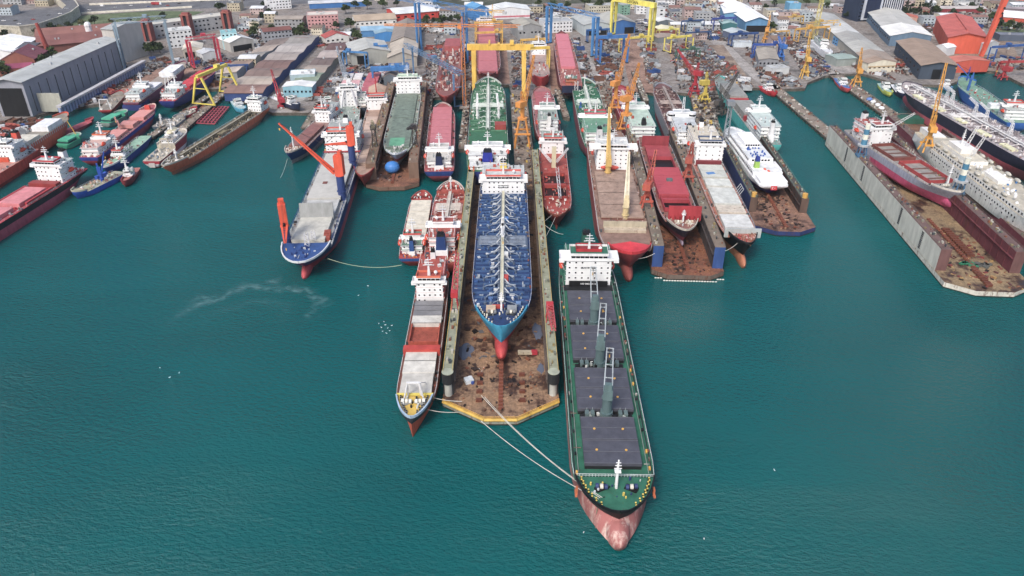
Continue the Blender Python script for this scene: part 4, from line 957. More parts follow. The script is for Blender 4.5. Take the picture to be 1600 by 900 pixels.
s.house(4,s.L*.24,11,2,win=4,brw=14,topcol='d0623a',deckcol='c09a90'); s.clutter(1,8,12,36,('c7b7a4','e6e2d6','8d5f4c')); s.crane(s.L*.5,3,3,'d0a79c','c98a80',12,.6,.2,jw=.8,pr=.5,hl=1.5)
f=MB(); f.box(s.fx+1,s.fx+3,-2,2,s.top,s.top+3.4,M('c93a2c',.1)); f.build('windlass', s.o)
s = Ship('cargo_ship', 'crimson decked ship with four storey white house, cropped by the left edge', 'cargo ship',
         (-150,415), (118,262), 20, 9, '24262e', 'b44c60', 'b02a36', zw=5.5, fc=(.93,1.4), bulb=0, rust=.1, sternw=.9)
s.house(11,25,16,4,win=6,brw=20,topcol='b82c38',deckcol='b0bcb8',fun=('dcdddf',8,2.2)); s.hatches(36,s.L*.9,3,13,2.4,'cf7a80',gap=5,seams=1,rust=.1)
f=MB(); f.box(28,33,-9,9,9,11.4,M('8f3030',.2)); f.box(36,60,-9.2,-8,8.98,11,M('b02a36',.1)); f.box(36,60,8,9.2,8.98,11,M('b02a36',.1)); f.build('deck_coaming', s.o); s.clutter(1,11,16,50,('e0e0de','c9463c','8a8a88','e6e6e2'),hi=2.4); s.clutter(34,90,18,60,('b8323c','e0dede','7c1c24'))
s = Ship('cargo_ship', 'bright orange red ship with white house at the left edge behind the crimson decked one', 'cargo ship',
         (-160,345), (44,232), 18, 8.5, 'd43c26', '8c2c20', 'b8786a', zw=2, fc=(.93,1.4), bulb=0, rust=.05, sternw=.9)
s.house(12,26,14,4,win=6,brw=18,deckcol='c2cac6',fun=('d9452c',8,2.2)); s.clutter(1,11,14,40,('e0e0de','e0e0de','8a8a88','3c4a5c'),hi=3)
f=MB()
for sg in (1,-1): f.bar((3,sg*7,8.5),(9,sg*5,18),.5,WHITE); f.bar((3,sg*7,8.5),(13,sg*7,12),.4,WHITE)
f.build('stern_frame', s.o)
s = Ship('ship_hull', 'bare orange ship hull with white deck sections before the long grey hall', 'unfinished ship',
         (103,176), (-2,246), 15, 12, 'd4502e', 'd4502e', '8a8478', zw=5, zb=1, fc=(.9,1.5), bulb=0, rust=.15, rail=False)
f=MB()
for q in range(26): f.box(s.L*.1+s.L*.75*q/26,s.L*.1+s.L*.75*q/26+.7,-7.6,-7.5,9.6,12.6,GREYW); f.box(s.L*.1+s.L*.75*q/26,s.L*.1+s.L*.75*q/26+.7,7.2,7.5,12,13.6,GREYW)
f.build('side_frames', s.o); f=MB(); f.box(s.L*.2,s.L*.45,-6,6,12,14,M('c9c4b4',.1)); f.box(s.L*.58,s.L*.8,-6,6,12,15.5,M('dcdddf',.05)); f.build('deck_section', s.o)
s = Ship('barge', 'long low pink red barge beside the bare orange hull', 'barge', (146,184), (56,226), 8, 2.2, 'a83a48', 'a83a48', 'b0505a', zw=.6, fc=(.9,.5), bulb=0, rust=.1, rail=False); s.clutter(4,s.L*.8,5,12,('b8505a','3f5fa0'))
for (bw_,st,lb,hc,dc) in (((196,172),(163,192),'green decked grey boat moored inside the left basin beside the blue hulled coaster','7e8a84','2f9c78'),
                          ((122,208),(96,226),'bright green covered boat with an orange crane boom in the left basin','2f9c78','2f9c78')):
    s = Ship('fishing_boat', lb, 'fishing boat', bw_, st, 10, 4, hc, '4a4c50', dc, zw=.8, fc=(.7,1.2), bulb=0, rust=.1, bwmat='a9b5ac', rail=False)
    s.hatches(s.L*.08,s.L*.62,1,8,2.6,'3fae8a',rust=.05,seams=0,coam='244a4c')
    if st[0]<100: f=MB(); f.bar((s.L*.9,0,4),(s.L*1.0,6,15),.4,YEL); f.build('crane_boom', s.o)
s = Ship('fishing_boat', 'small black and red fishing boat with pale wheelhouse hauled out beside the colonnaded quay', 'fishing boat', (188,142), (164,172), 11, 8, 'a83236', '2a4f5c', '8d8478', zw=5.4, zb=2.6, fc=(.8,1), bulb=0, rust=.1, rail=False, sternw=.92)
s.clutter(1,s.L*.6,9,30,('e0ddd4','c7b7a4','8a8a88'),hi=2); f=MB()
for sg in (1,-1): f.bar((2,sg*4,8),(2,sg*3,16),.6,WHITE)
f.bar((2,-3,16),(2,3,16),.6,WHITE); f.build('stern_gantry', s.o)
s = Ship('cargo_ship', 'slipped ship with weathered pink hull, navy stern and white superstructure beside the colonnaded quay', 'cargo ship',
         (288,96), (204,160), 15, 12, '8a4a62', '8a4a62', '9a8f84', zw=8, zb=2.8, fc=(.9,1), bulb=0, rust=.2, sternw=.9, rail=False)
s.house(6,s.L*.24,11,2,win=5,brw=14,deckcol='b0bcb8'); s.clutter(1,8,12,30,('e0e0de','d0742e','c7b7a4')); MB().box(s.L*.28,s.L*.42,-6,6,12,14,M('dcdddf',.05)).build('deck_section', s.o); MB().box(-.1,s.L*.14,-7.45,7.45,5.2,9.5,M('2a3470',.05)).build('navy_stern', s.o); MB().box(s.L*.62,s.L*.85,-6,6,12,15.5,M('e0e1e2',.05)).build('white_hatch', s.o)
s = Ship('cargo_ship', 'navy hulled ship with bright crimson hatches on the slipway behind the tall yellow gantry', 'cargo ship',
         (333,104), (260,158), 14.5, 11, '28387c', '28387c', 'b03040', zw=5, zb=2.8, fc=(.93,1), bulb=0, rust=.08, sternw=.92)
s.house(5,s.L*.24,11,2,win=5,brw=14,deckcol='b0bcb8'); s.clutter(1,8,12,30,('e0e0de','c9463c','c7b7a4')); s.hatches(s.L*.32,s.L*.85,2,11,2.6,'c8303c',gap=3,rust=.03)
f=MB()
for sg in (1,-1): f.bar((6,sg*2,16),(9,sg*1,28),.5,WHITE)
f.box(8,10,-3.5,3.5,28,28.7,WHITE); f.build('mast', s.o)
for i,(p0,p1,hc,lb,w) in enumerate((((262,186),(243,198),'55606c','grey wooden boat with white mast behind the red fishing vessel',8),((285,178),(266,196),'8d8f94','pale grey patrol boat with cluttered deck behind the red fishing vessel',9),((306,168),(288,180),'b02c3c','small crimson boat beside the left concrete pier',6))):
    s = Ship('motor_boat', lb, 'boat', p0, p1, w, 3.5, hc, '3c3c40', '8f8a80', zw=.6, fc=(.7,.8), bulb=0, rail=False); s.clutter(1,s.L*.9,6,30,('d9d5cf','8d8f8c','c7b7a4'),hi=2); 
    if i==0: s.mast(s.L*.5,8)
# small boats near other quays
for i,(p0,p1,B_,hc,dc,lb) in enumerate((
    ((452,160),(425,150),7,'28407f','c9ccd0','white topped navy yacht moored at the quay below the turquoise building'),
    ((1392,146),(1376,130),7,'c8cf3c','8fb0a8','yellow green open boat moored below the dark brown roofed hall'),
    ((1412,148),(1397,132),7,'2a3050','d9dbde','small navy yacht beside the yellow green boat'),
    ((1326,140),(1308,122),8,'c23c3c','3f6fb0','red and blue workboat at the head of the right basin'),
    ((1487,138),(1470,130),5,'4f8fc0','e0e0de','tiny light blue launch between the dark tanker and the blue ship'),
    ((380,172),(366,156),8,'3fa0c0','9fb8bc','cyan crane boat moored beside the red grid raft'),
    ((1212,146),(1190,134),8,'b8202c','b8202c','red covered barge moored where the narrow right jetty meets the shore'))):
    s = Ship('motor_boat', lb, 'boat', p0, p1, B_, 2.6, hc, '3c3c40', dc, zw=.6, fc=(.7,.7), bulb=0, rail=False, rust=.05)
    s.house(s.L*.25,s.L*.55,B_*.6,1,win=3,brw=B_*.7,boats=False,brdepth=3,mast=False)
# boats ashore
for i,(p0,p1,B_,hc,lb) in enumerate((((516,166),(509,158),6,'c9c23a','yellow and black workboat standing ashore left of the white service vessel'),((1298,84),(1272,62),9,'e2e3e6','big white motor yacht under construction under the yellow gantries'),((468,164),(442,157),6,'26304c','dark blue boat propped on the quay below the turquoise building'))):
    s = Ship('motor_yacht' if i==1 else 'motor_boat', lb, 'yacht' if i==1 else 'boat', p0, p1, B_, 7 if i!=1 else 9, hc, '2c2c30', 'c9ccd0', zw=4, zb=3, fc=(.7,.6), bulb=0, rail=False, rust=.02)
    s.house(s.L*.15,s.L*.6,B_*.75,2 if i==1 else 1,win=4,brw=B_*.8,boats=False,brdepth=5,mast=False,step=1.2)
s = Ship('cargo_ship', 'small dark grey round sterned ship with pink hatches at the blue gantry slipway', 'cargo ship', (588,112), (563,168), 14, 8, '3a4452', '2f3844', '8a7f78', zw=2, fc=(.95,.8), bulb=0, sternw=.6)
s.house(5,14,8,2,win=4,brw=9); s.hatches(s.L*.35,s.L*.92,2,11,3,'b85a64',rust=.05)
s = Ship('barge', 'barge with four pale pink hatch lids moored left of the small dark grey ship', 'barge', (556,114), (538,158), 18, 4.5, '8c3c3c', '7a2c2c', '6f6f68', zw=1, fc=(.98,.3), bulb=0, rail=False)
for q in (0,1):
    for sg in (1,-1):
        a=s.L*(.4+.28*q); MB().box(a,a+s.L*.24,sg*4.4-3.8,sg*4.4+3.8,4.4,7.2,M('cf9a9c' if (q+sg)%2 else 'd6cfcc',.05)).build('hatch_cover', s.o)
s.clutter(2,s.L*.4,15,40,('5f7f68','8d8f8c','7a5a44'),hi=1.8)

# ---------------------------------------------------------------- floating docks
DC = Dock('large middle floating dock with yellow edged rusty pontoon holding the blue tanker', (788,258), (782,655), 45.5, 3, 14, 4.2, 15, wall='8a8f80', inner='5c5048', top='8c9078', floor='8d6d50', ch=11, band='2b2e30')
L=DC.L; DC.litter(8, L-24, 360, ('4a2e22','3a2c28','7d4a32','1e1a1a','8c6a50','5c5c60'),2.6); DC.litter(L-30,L-3,60,('5a3a2a','8a5a3c','2c2422'),1.4)
e = MB(); pts=[(L-11,-22.75),(L,-22.75+16.5),(L,22.75-16.5),(L-11,22.75)]
for a,b_ in zip(pts,pts[1:]):
    e.bar((a[0],a[1],4.1),(b_[0],b_[1],4.1),.16,YEL); e.bar((a[0],a[1],3.5),(b_[0],b_[1],3.5),.12,YEL)
    e.tube((a[0]-.3,a[1]*.995,2.4),(b_[0]-.3,b_[1]*.995,2.4),.75,M('c9a227',.25),n=6)
    for q in range(9): x=a[0]+(b_[0]-a[0])*q/8; y=a[1]+(b_[1]-a[1])*q/8; e.bar((x,y,3),(x,y,4.1),.12,YEL)
e.build('yellow_edge_railing', DC.o)
for y in (-8.5,8.5): DC.block_row(L-30,L-8,4,y); 
for sg in (1,-1):   # rounded black fender caps and light posts at the wing ends
    y=sg*20.6; c=MB().tube((L-15,y,9.2),(L-15,y,14.05),2.3,M('26292c',.1),n=18); c.tube((L-15,y,14.05),(L-15,y,14.3),2.3,M('9ba18c',.2),n=18); c.tube((L-15,y,3),(L-15,y,9.2),1.5,M('a8aaa2',.2),n=14); c.build('wing_end_column', DC.o)
    g=MB(); cm=M('b8202c',.1); g.box(L-95,L-93,y-1,y+1,14,19,cm)
    # travelling red wing crane
    g=MB(); xb_=L-(62 if sg<0 else 52)
    for q in (-1,1):
        for r_ in (-1,1): g.bar((xb_+q*2,y+r_*1.4,14),(xb_+q*1,y+r_*.9,20),.3,cm)
    g.box(xb_-1.6,xb_+1.6,y-1.5,y+1.5,20,22.6,cm); co_=g.build('dock_crane', DC.o); 
    j=MB().lattice((xb_,y,21),(xb_-(32 if sg<0 else -22),y+.5*sg,24),2.6,1.5,M('c04a50',.05),14,.34); j.build('jib', co_)
g=MB(); g.obox((L-42,14,4.2),(1.9,2.6,1.6),0,M('a81c30',.05)); g.obox((L-42,10,4.2),(2.0,6,1.1),0,M('a89c84',.3)); g.obox((L-42,14,3.4),(1.6,2,.8),0,BLACK)
o=g.build('flatbed_truck'); o.location=(DC.O.x,DC.O.y,0); o.rotation_euler=(0,0,DC.rz); tag(o,'small flatbed truck with crimson cab on the middle dock floor beside the red bulb','truck')
g=MB(); g.obox((L-23,-13,3.9),(3,3.4,1.7),.4,M('c9d0d4',.1)); g.obox((L-22,-11.6,3.6),(1.4,1,1.2),.7,M('3050a0',.1)); g.obox((L-24.6,-12.6,3.8),(1.2,1.2,1.5),.2,WHITE)
o=g.build('wrapped_pallet'); o.location=(DC.O.x,DC.O.y,0); o.rotation_euler=(0,0,DC.rz); tag(o,'white and blue wrapped pallet on the left of the middle dock floor','pallet')
for i in range(3):   # puddles on the dock floor
    x,y,a,b_=((L-45,-15.5,7,3.4),(L-60,16,9,2.2),(L-32,16.5,4,1.6))[i]
    g=MB(); g.poly([(x+a*cos(2*pi*k/16)*RND.uniform(.6,1.1),y+b_*sin(2*pi*k/16)*RND.uniform(.7,1.2)) for k in range(16)],3.0,3.012,plain('puddle_water','5a6070',.08)); o=g.build('puddle',None,(DC.O.x,DC.O.y,0),DC.rz); o['kind']='structure'

D1 = Dock('rusty brown floating dock with torn wing walls holding the grey bulk ship', (638,148), (612,292), 34, 3, 14, 6.5, 13, wall='7a5f4e', inner='5a3f34', top='7d6654', floor='7c4f3a', ch=6, railc='7a4a34')
D1.litter(20,D1.L-3,160,('5a3a2a','8a5a3c','2c2422','9a8a7c')); MB().ball((D1.L-24,-1,7),(4.5,5,4),M('2f7fd0',0,.5,var=.25),14,8).build('blue_tarpaulin', D1.o)
for sg in (1,-1):
    c=MB().lattice((D1.L-45,sg*13.5,14),(D1.L-45,sg*13.5,26),3.2,2.2,M('4a4644',.3),6,.35); c.box(D1.L-47,D1.L-43,sg*13.5-2,sg*13.5+2,26,29,M('5c5652',.3)); c_=c.build('dock_crane', D1.o)
    MB().lattice((D1.L-44,sg*13.5,28),(D1.L-20,sg*11,40 if sg<0 else 34),2.2,1,CREAM if sg<0 else M('4a4644',.3),9,.35).build('jib', c_)
D3 = Dock('floating dock with blue wing wall ends and bare rusty apron holding the navy ship', (1015,226), (1077,430), 36.5, 3, 15, 5.5, 8, wall='6a5c52', inner='453f40', top='786a5c', floor='7e4a32', ch=5, band='2c4f8c', railc='8a7a6a')
D3.litter(D3.L-45,D3.L-3,150,('7a4430','8a5a3c','2c2422','5c4238'),1.6)
g=MB()
for q in range(26):
    y=-17+34*q/25; x=D3.L+1.2-(2.5 if abs(y)>14 else 0); g.tube((x,y,.2),(x,y+1,.25),.35,M('c9c6bc',.1),n=6)
o=g.build('float_boom',None,(D3.O.x,D3.O.y,0),D3.rz); tag(o,'white beaded float boom strung along the front edge of the rusty apron dock','float boom')
D4 = Dock('dark blue floating dock with yellow bollards at its open end holding the white ferry', (1146,212), (1232,362), 34, 3, 12, 4.4, 26, wall='24386c', inner='3f3430', top='4f4a46', floor='84604e', ch=7, railc='6f8f7c', outer_r='24386c', band='5f4a40')
D4.litter(D4.L-50,D4.L-3,160,('7a4430','3a2a26','2c2422','a07a5c'),1.8)
for sg in (1,-1): MB().tube((D4.L-28,sg*14.7,12),(D4.L-28,sg*14.7,14.6),1.5,M('c9962a',.1),n=14).build('yellow_capstan', D4.o)
c=MB().lattice((40,-14.5,13),(40,-14.5,38),3.4,2.0,M('8a9096',.2),10,.35); c.box(37,43,-17,-12,38,41,M('7c8288',.2)); c.build('dock_crane', D4.o)
D5 = Dock('very large grey walled floating dock at the right edge holding the pink hulled ship', (1336,222), (1556,456), 42, 3, 15, 5.5, 20, wall='c6c3b6', inner='6a3038', top='6c5450', floor='87714f', ch=8, railc='7a6a60', outer_r='c6c3b6', band='6c4a48')
D5.litter(D5.L-70,D5.L-3,160,('7a3430','8a5a3c','2c2422','a8864c','5c3a36'),2.2); D5.block_row(D5.L-70,D5.L-36,12,4,(1.6,4,1.4)); D5.block_row(D5.L-22,D5.L-4,7,-1,(1.4,3,1.2))
g=MB(); g.obox((D5.L-40,-11,4.6),(6,2.4,1.6),.2,M('8a4a3a',.3)); g.obox((D5.L-37.6,-10.5,4.8),(1.6,2.3,2.0),.2,M('c9ccd0',.1)); o=g.build('truck',None,(D5.O.x,D5.O.y,0),D5.rz); tag(o,'brown flatbed truck on the sandy floor of the very large right dock','truck')
g=MB()
for i in range(14): g.obox((D5.L-27+RND.uniform(-2,2),-4+i*1.0,3.5),(3.2,1.6,.9),RND.uniform(0,3),M('1f7a58' if i<7 else '5a5c58',.05))
o=g.build('tarpaulin_heap',None,(D5.O.x,D5.O.y,0),D5.rz); tag(o,'crumpled green and grey tarpaulin heap across the right dock floor','tarpaulin')
for x,sg in ((D5.L*.29,-1),(D5.L*.56,1)):   # banded blue and white crane columns
    y=sg*18.3; c=MB(); c.box(x-3,x+3,y-3,y+3,15,16,M('3f6f94',.1))
    for q in (-1,1):
        for r_ in (-1,1): c.bar((x+q*2.6,y+r_*2.4,15),(x+q*1.6,y+r_*1.6,22),.6,M('3f6f94',.1))
    c.tube((x,y,22),(x,y,23),3.6,GREYW,n=14)
    for k in range(4): c.tube((x,y,23+3.4*k),(x,y,26.4+3.4*k),1.9-.1*k,(M('3f7fa0',.05),M('dcdccc',.05))[k%2],n=14)
    c.build('crane_column', D5.o)
dots=MB()
for k in (.2,.36,.66,.8):
    for q in range(9):
        for r_ in (0,1): dots.box(D5.L*k+r_*1.3,D5.L*k+.8+r_*1.3,-21.1,-20.8,4.6+q*1.1,5.2+q*1.1,DARK)
dots.build('drain_holes', D5.o)
D6 = Dock('maroon walled floating dock under the old passenger liner at the right edge', (1420,190), (1710,440), 36, 3, 8, 6, 12, wall='7a3440', inner='5a4038', top='6f5a54', floor='6f4f3c', ch=7, railc='8a7a70')
MB().poly([(-4,-9),(6,-12),(6,12),(-4,9)],3,7,M('1f5a48',.3)).bar((-4,-9,8),(6,-12,8),.4,M('7a6a60')).bar((-4,9,8),(6,12,8),.4,M('7a6a60')).bar((-4,-9,8),(-4,9,8),.4,M('7a6a60')).build('green_end_gate', D6.o)
# ================================================================ LAND
LZ = 2.5
def nmat(name, stops, sc=.05, rough=.85, detail=8, bump=0, sc2=None):
    if name in MC: return MC[name]
    m = bpy.data.materials.new(name); m.use_nodes = True; MC[name] = m; nt = m.node_tree; N = nt.nodes; L = nt.links; b = N['Principled BSDF']
    tc = N.new('ShaderNodeTexCoord'); n = N.new('ShaderNodeTexNoise'); n.inputs['Scale'].default_value = sc; n.inputs['Detail'].default_value = detail; n.inputs['Roughness'].default_value = .68
    L.new(tc.outputs['Object'], n.inputs['Vector']); r = N.new('ShaderNodeValToRGB'); L.new(n.outputs[0], r.inputs[0]); e = r.color_ramp.elements
    e[0].position = stops[0][0]; e[0].color = lin(stops[0][1])+(1,); e[1].position = stops[-1][0]; e[1].color = lin(stops[-1][1])+(1,)
    for p, c in stops[1:-1]: a = e.new(p); a.color = lin(c)+(1,)
    n9 = N.new('ShaderNodeTexNoise'); n9.inputs['Scale'].default_value = sc*9; n9.inputs['Detail'].default_value = 6; n9.inputs['Roughness'].default_value = .7; L.new(tc.outputs['Object'], n9.inputs['Vector'])
    r9 = N.new('ShaderNodeMapRange'); r9.inputs[1].default_value = .32; r9.inputs[2].default_value = .62; r9.inputs[3].default_value = .5; r9.inputs[4].default_value = 1.12; L.new(n9.outputs[0], r9.inputs[0])
    m2 = N.new('ShaderNodeVectorMath'); m2.operation = 'SCALE'; L.new(r.outputs[0], m2.inputs[0]); L.new(r9.outputs[0], m2.inputs['Scale']); L.new(m2.outputs[0], b.inputs['Base Color']); b.inputs['Roughness'].default_value = rough; b.inputs['Specular IOR Level'].default_value = .2
    return m
GROUND = nmat('yard_ground', ((.3,'4a4542'),(.42,'77716c'),(.5,'8f8883'),(.58,'7a6f66'),(.7,'a39d98')), .045)
CONC = nmat('concrete_apron', ((.3,'7c7672'),(.5,'9a948f'),(.7,'b0aaa4')), .06)
BROWN = nmat('rusty_slip', ((.3,'5a4238'),(.45,'8f6f5f'),(.6,'a07f6e'),(.75,'b39a8a')), .05)
DECKW = nmat('pier_deck', ((.3,'4f4640'),(.5,'85776a'),(.65,'9a8c7e'),(.8,'6b5f56')), .09)
WALLC = nmat('quay_wall', ((.3,'39352f'),(.5,'5c554d'),(.7,'7d756b')), .2)
ASPH = nmat('asphalt', ((.3,'55565a'),(.6,'6f7074'),(.8,'7d7e80')), .08)
GRASS = nmat('grass', ((.3,'455236'),(.5,'5c6c48'),(.7,'747c5a')), .06)
GREEN_DIRTY = nmat('scrub', ((.3,'353c2e'),(.5,'4f5446'),(.7,'6a6a5a')), .08)
# water ---------------------------------------------------------------
def water():
    m = bpy.data.materials.new('harbour_water'); m.use_nodes = True; nt = m.node_tree; N = nt.nodes; L = nt.links; b = N['Principled BSDF']
    b.inputs['Roughness'].default_value = .04; b.inputs['IOR'].default_value = 1.36
    tc = N.new('ShaderNodeTexCoord')
    n = N.new('ShaderNodeTexNoise'); n.inputs['Scale'].default_value = .006; n.inputs['Detail'].default_value = 3; L.new(tc.outputs['Object'], n.inputs['Vector'])
    r = N.new('ShaderNodeValToRGB'); L.new(n.outputs[0], r.inputs[0]); e = r.color_ramp.elements
    e[0].position = .3; e[0].color = WATER_A+(1,); e[1].position = .7; e[1].color = WATER_B+(1,)
    # pale drifting slick left of the middle: a curved band of thin foam, in world metres
    c = G(342, 476); mp = N.new('ShaderNodeMapping'); mp.inputs['Location'].default_value = (-c.x, -c.y, 0); L.new(tc.outputs['Object'], mp.inputs[0])
    n3 = N.new('ShaderNodeTexNoise'); n3.inputs['Scale'].default_value = .03; n3.inputs['Detail'].default_value = 5; L.new(mp.outputs[0], n3.inputs['Vector'])
    n4 = N.new('ShaderNodeTexNoise'); n4.inputs['Scale'].default_value = .25; n4.inputs['Detail'].default_value = 6; L.new(mp.outputs[0], n4.inputs['Vector'])
    mx = N.new('ShaderNodeMix'); mx.data_type = 'RGBA'; L.new(r.outputs[0], mx.inputs[6]); mx.inputs[7].default_value = (.10,.19,.20,1)
    vm = N.new('ShaderNodeVectorMath'); vm.operation = 'MULTIPLY_ADD'; L.new(n3.outputs['Color'], vm.inputs[0]); vm.inputs[1].default_value = (46,46,0); L.new(mp.outputs[0], vm.inputs[2])
    sx = N.new('ShaderNodeSeparateXYZ'); L.new(vm.outputs[0], sx.inputs[0])
    def mth(op, a, b_=None):
        q = N.new('ShaderNodeMath'); q.operation = op
        for i, z in enumerate((a, b_)):
            if z is None: continue
            if isinstance(z, (int, float)): q.inputs[i].default_value = z
            else: L.new(z, q.inputs[i])
        return q.outputs[0]
    X, Y = sx.outputs[0], sx.outputs[1]
    x = mth('SUBTRACT', X, 23); y = mth('SUBTRACT', Y, 23)
    # ring arc: |sqrt(x^2+y^2)-R| small
    rr = mth('SQRT', mth('ADD', mth('MULTIPLY', mth('SUBTRACT', x, 20), mth('SUBTRACT', x, 20)), mth('MULTIPLY', mth('SUBTRACT', y, -16), mth('SUBTRACT', y, -16))))
    band = mth('SUBTRACT', 1, mth('DIVIDE', mth('ABSOLUTE', mth('SUBTRACT', rr, 36)), 5)); band = mth('MAXIMUM', band, 0)
    band2 = mth('MAXIMUM', mth('SUBTRACT', 1, mth('DIVIDE', mth('ABSOLUTE', mth('SUBTRACT', rr, 17)), 6)), 0)
    up = mth('MINIMUM', mth('MAXIMUM', mth('DIVIDE', mth('ADD', y, 18), 24), 0), 1)
    fac = mth('MULTIPLY', mth('MULTIPLY', mth('ADD', band, mth('MULTIPLY', band2, .35)), up), mth('MULTIPLY', mth('MAXIMUM', mth('SUBTRACT', n4.outputs[0], .32), 0), 2.6))
    fac = mth('MULTIPLY', mth('MINIMUM', fac, .85), .9)
    L.new(fac, mx.inputs[0]); L.new(mx.outputs[2], b.inputs['Base Color'])
    # waves
    w = N.new('ShaderNodeMapping'); w.inputs['Rotation'].default_value = (0,0,.5); w.inputs['Scale'].default_value = (1, 1.7, 1); L.new(tc.outputs['Object'], w.inputs[0])
    a1 = N.new('ShaderNodeTexNoise'); a1.inputs['Scale'].default_value = .42; a1.inputs['Detail'].default_value = 6; a1.inputs['Roughness'].default_value = .62; L.new(w.outputs[0], a1.inputs['Vector'])
    a2 = N.new('ShaderNodeTexNoise'); a2.inputs['Scale'].default_value = .02; a2.inputs['Detail'].default_value = 3; L.new(w.outputs[0], a2.inputs['Vector'])
    sm = mth('ADD', a1.outputs[0], mth('MULTIPLY', a2.outputs[0], 1.5))
    bp = N.new('ShaderNodeBump'); wm_=N.new('ShaderNodeMapRange'); wm_.inputs[1].default_value=.35; wm_.inputs[2].default_value=.65; wm_.inputs[3].default_value=WAVE*.75; wm_.inputs[4].default_value=WAVE*1.15; wn=N.new('ShaderNodeTexNoise'); wn.inputs['Scale'].default_value=.012; wn.inputs['Detail'].default_value=4; wmp=N.new('ShaderNodeMapping'); wmp.inputs['Rotation'].default_value=(0,0,.6); wmp.inputs['Scale'].default_value=(.5,1.8,1); L.new(tc.outputs['Object'],wmp.inputs[0]); L.new(wmp.outputs[0],wn.inputs['Vector']); L.new(wn.outputs[0],wm_.inputs[0]); L.new(wm_.outputs[0],bp.inputs['Strength']); bp.inputs['Distance'].default_value = 2.4; L.new(sm, bp.inputs['Height']); L.new(bp.outputs[0], b.inputs['Normal'])
    return m
WATER_A = (.0006,.069,.072); WATER_B = (.001,.096,.099); WAVE = .62
wa = MB().add([(-4000,-300,0),(4000,-300,0),(4000,9000,0),(-4000,9000,0)],[(0,1,2,3)],water()).build('water'); wa['kind']='structure'
def PX(pts, z=LZ): return [tuple(G(x, y, z)) for x, y in pts]
shore = [(-420,262),(-40,205),(105,168),(150,163),(262,152),(300,140),(356,138),(365,152),(395,163),(425,176),(482,176),(500,166),(560,152),(598,160),(655,160),(668,158),(680,152),(722,152),(732,135),(795,132),(800,150),(864,150),(872,146),(888,150),(905,132),(960,132),(1008,142),(1024,147),(1040,142),(1110,150),(1135,138),(1180,137),(1199,137),(1212,139),(1258,138),(1262,129),(1290,118),(1345,114),(1366,120),(1398,130),(1480,133),(1498,126),(1504,106),(1560,112),(1600,132),(1760,180),(2300,330)]
pts = PX(shore); g = MB()
far = [(3800, pts[-1][1]), (3800, 8500), (-3800, 8500), (-3800, pts[0][1])]
g.poly(pts+far, -2.5, LZ, WALLC, top=GROUND)
o = g.build('ground'); o['kind'] = 'structure'
def strip(name, quads, mat, dz=.006, kind='structure', **k):
    mb = MB()
    for q in quads:
        p = PX(q); a = sum(p[i][0]*p[(i+1) % len(p)][1]-p[(i+1) % len(p)][0]*p[i][1] for i in range(len(p)))
        if a < 0: p = p[::-1]
        mb.add([(x, y, LZ+dz) for x, y in p], [tuple(range(len(p)))], mat)
    o = mb.build(name)
    if kind: o['kind'] = kind
    return o
strip('road', [[(1030,62),(1046,60),(1130,150),(1098,150)],[(655,158),(672,158),(700,60),(688,60)],[(1095,52),(1118,50),(1210,138),(1195,138)],[(893,60),(905,60),(945,131),(925,131)],
               [(1340,112),(1300,62),(1268,62),(1295,116)],[(428,176),(455,176),(560,70),(548,70)],[(250,130),(275,120),(480,60),(470,56)],[(1365,20),(1480,70),(1500,70),(1400,18)]], CONC, .006)
strip('slipway', [[(985,143),(1022,145),(1008,62),(968,62)],[(1060,118),(1105,118),(1070,70),(1040,70)],[(735,131),(797,131),(790,60),(742,60)],[(862,148),(905,131),(890,50),(852,50)]], BROWN, .012)
strip('slipway', [[(160,162),(262,150),(330,100),(228,108)],[(300,138),(355,136),(400,95),(350,95)]], BROWN, .012)
strip('apron', [[(1216,136),(1256,136),(1215,100),(1185,100)],[(1135,136),(1180,136),(1130,70),(1085,70)],[(1430,112),(1600,110),(1580,62),(1480,60)]], nmat('brown_yard',((.3,'5f5148'),(.5,'8a7768'),(.7,'a5937f')),.05), .018)
strip('motorway', [[(-60,60),(70,44),(125,22),(260,16),(640,-2),(640,-14),(200,0),(60,14),(-60,26)]], ASPH, .02)
strip('grass', [[(100,44),(300,25),(320,18),(240,17),(128,24)]], GRASS, .03); strip('grass', [[(1545,52),(1640,60),(1640,44),(1555,38)],[(1205,6),(1300,4),(1290,-8),(1200,-6)]], GRASS, .03)
strip('scrub', [[(-40,62),(75,52),(240,40),(370,30),(300,25),(100,44)],[(640,10),(1000,4),(1100,-6),(700,-6)],[(930,14),(1080,12),(1080,3),(930,4)]], GREEN_DIRTY, .026)
# ramp of the motorway with its retaining wall
rp = [(-30,38),(0,41),(30,42),(60,38),(90,28),(110,20),(123,10),(118,2),(104,-10)]
inner = [(80,-10),(96,2),(103,8),(96,15),(80,20),(50,27),(20,30),(-30,30)]
mb = MB(); z1 = LZ+11
mb.poly([tuple(G(x,y,z1)) for x,y in rp+inner], LZ-.1, z1, nmat('pale_concrete_wall',((.3,'a39d8c'),(.6,'bdb7a6'),(.8,'cbc6b6')),.05), top=ASPH)
for (a,b_) in zip(rp,rp[1:]):
    p=G(*a,z1); q=G(*b_,z1); mb.bar((p.x,p.y,z1+.6),(q.x,q.y,z1+.6),1.1,M('c3bdac',.05))
mb.build('motorway_ramp')['kind']='structure'
for q,(a,b_,c) in enumerate((((140,8),(560,-8),'e0d8c4'),((128,22),(300,12),'d9d2c0'))):
    p=G(*a,LZ); r=G(*b_,LZ); o=MB().bar((p.x,p.y,LZ+1),(r.x,r.y,LZ+1),2.4,M(c,.05)).build('roadside_wall'); tag(o,('pale concrete barrier along the far side of the motorway','pale kerb wall between the motorway and the grass strip')[q],'wall')
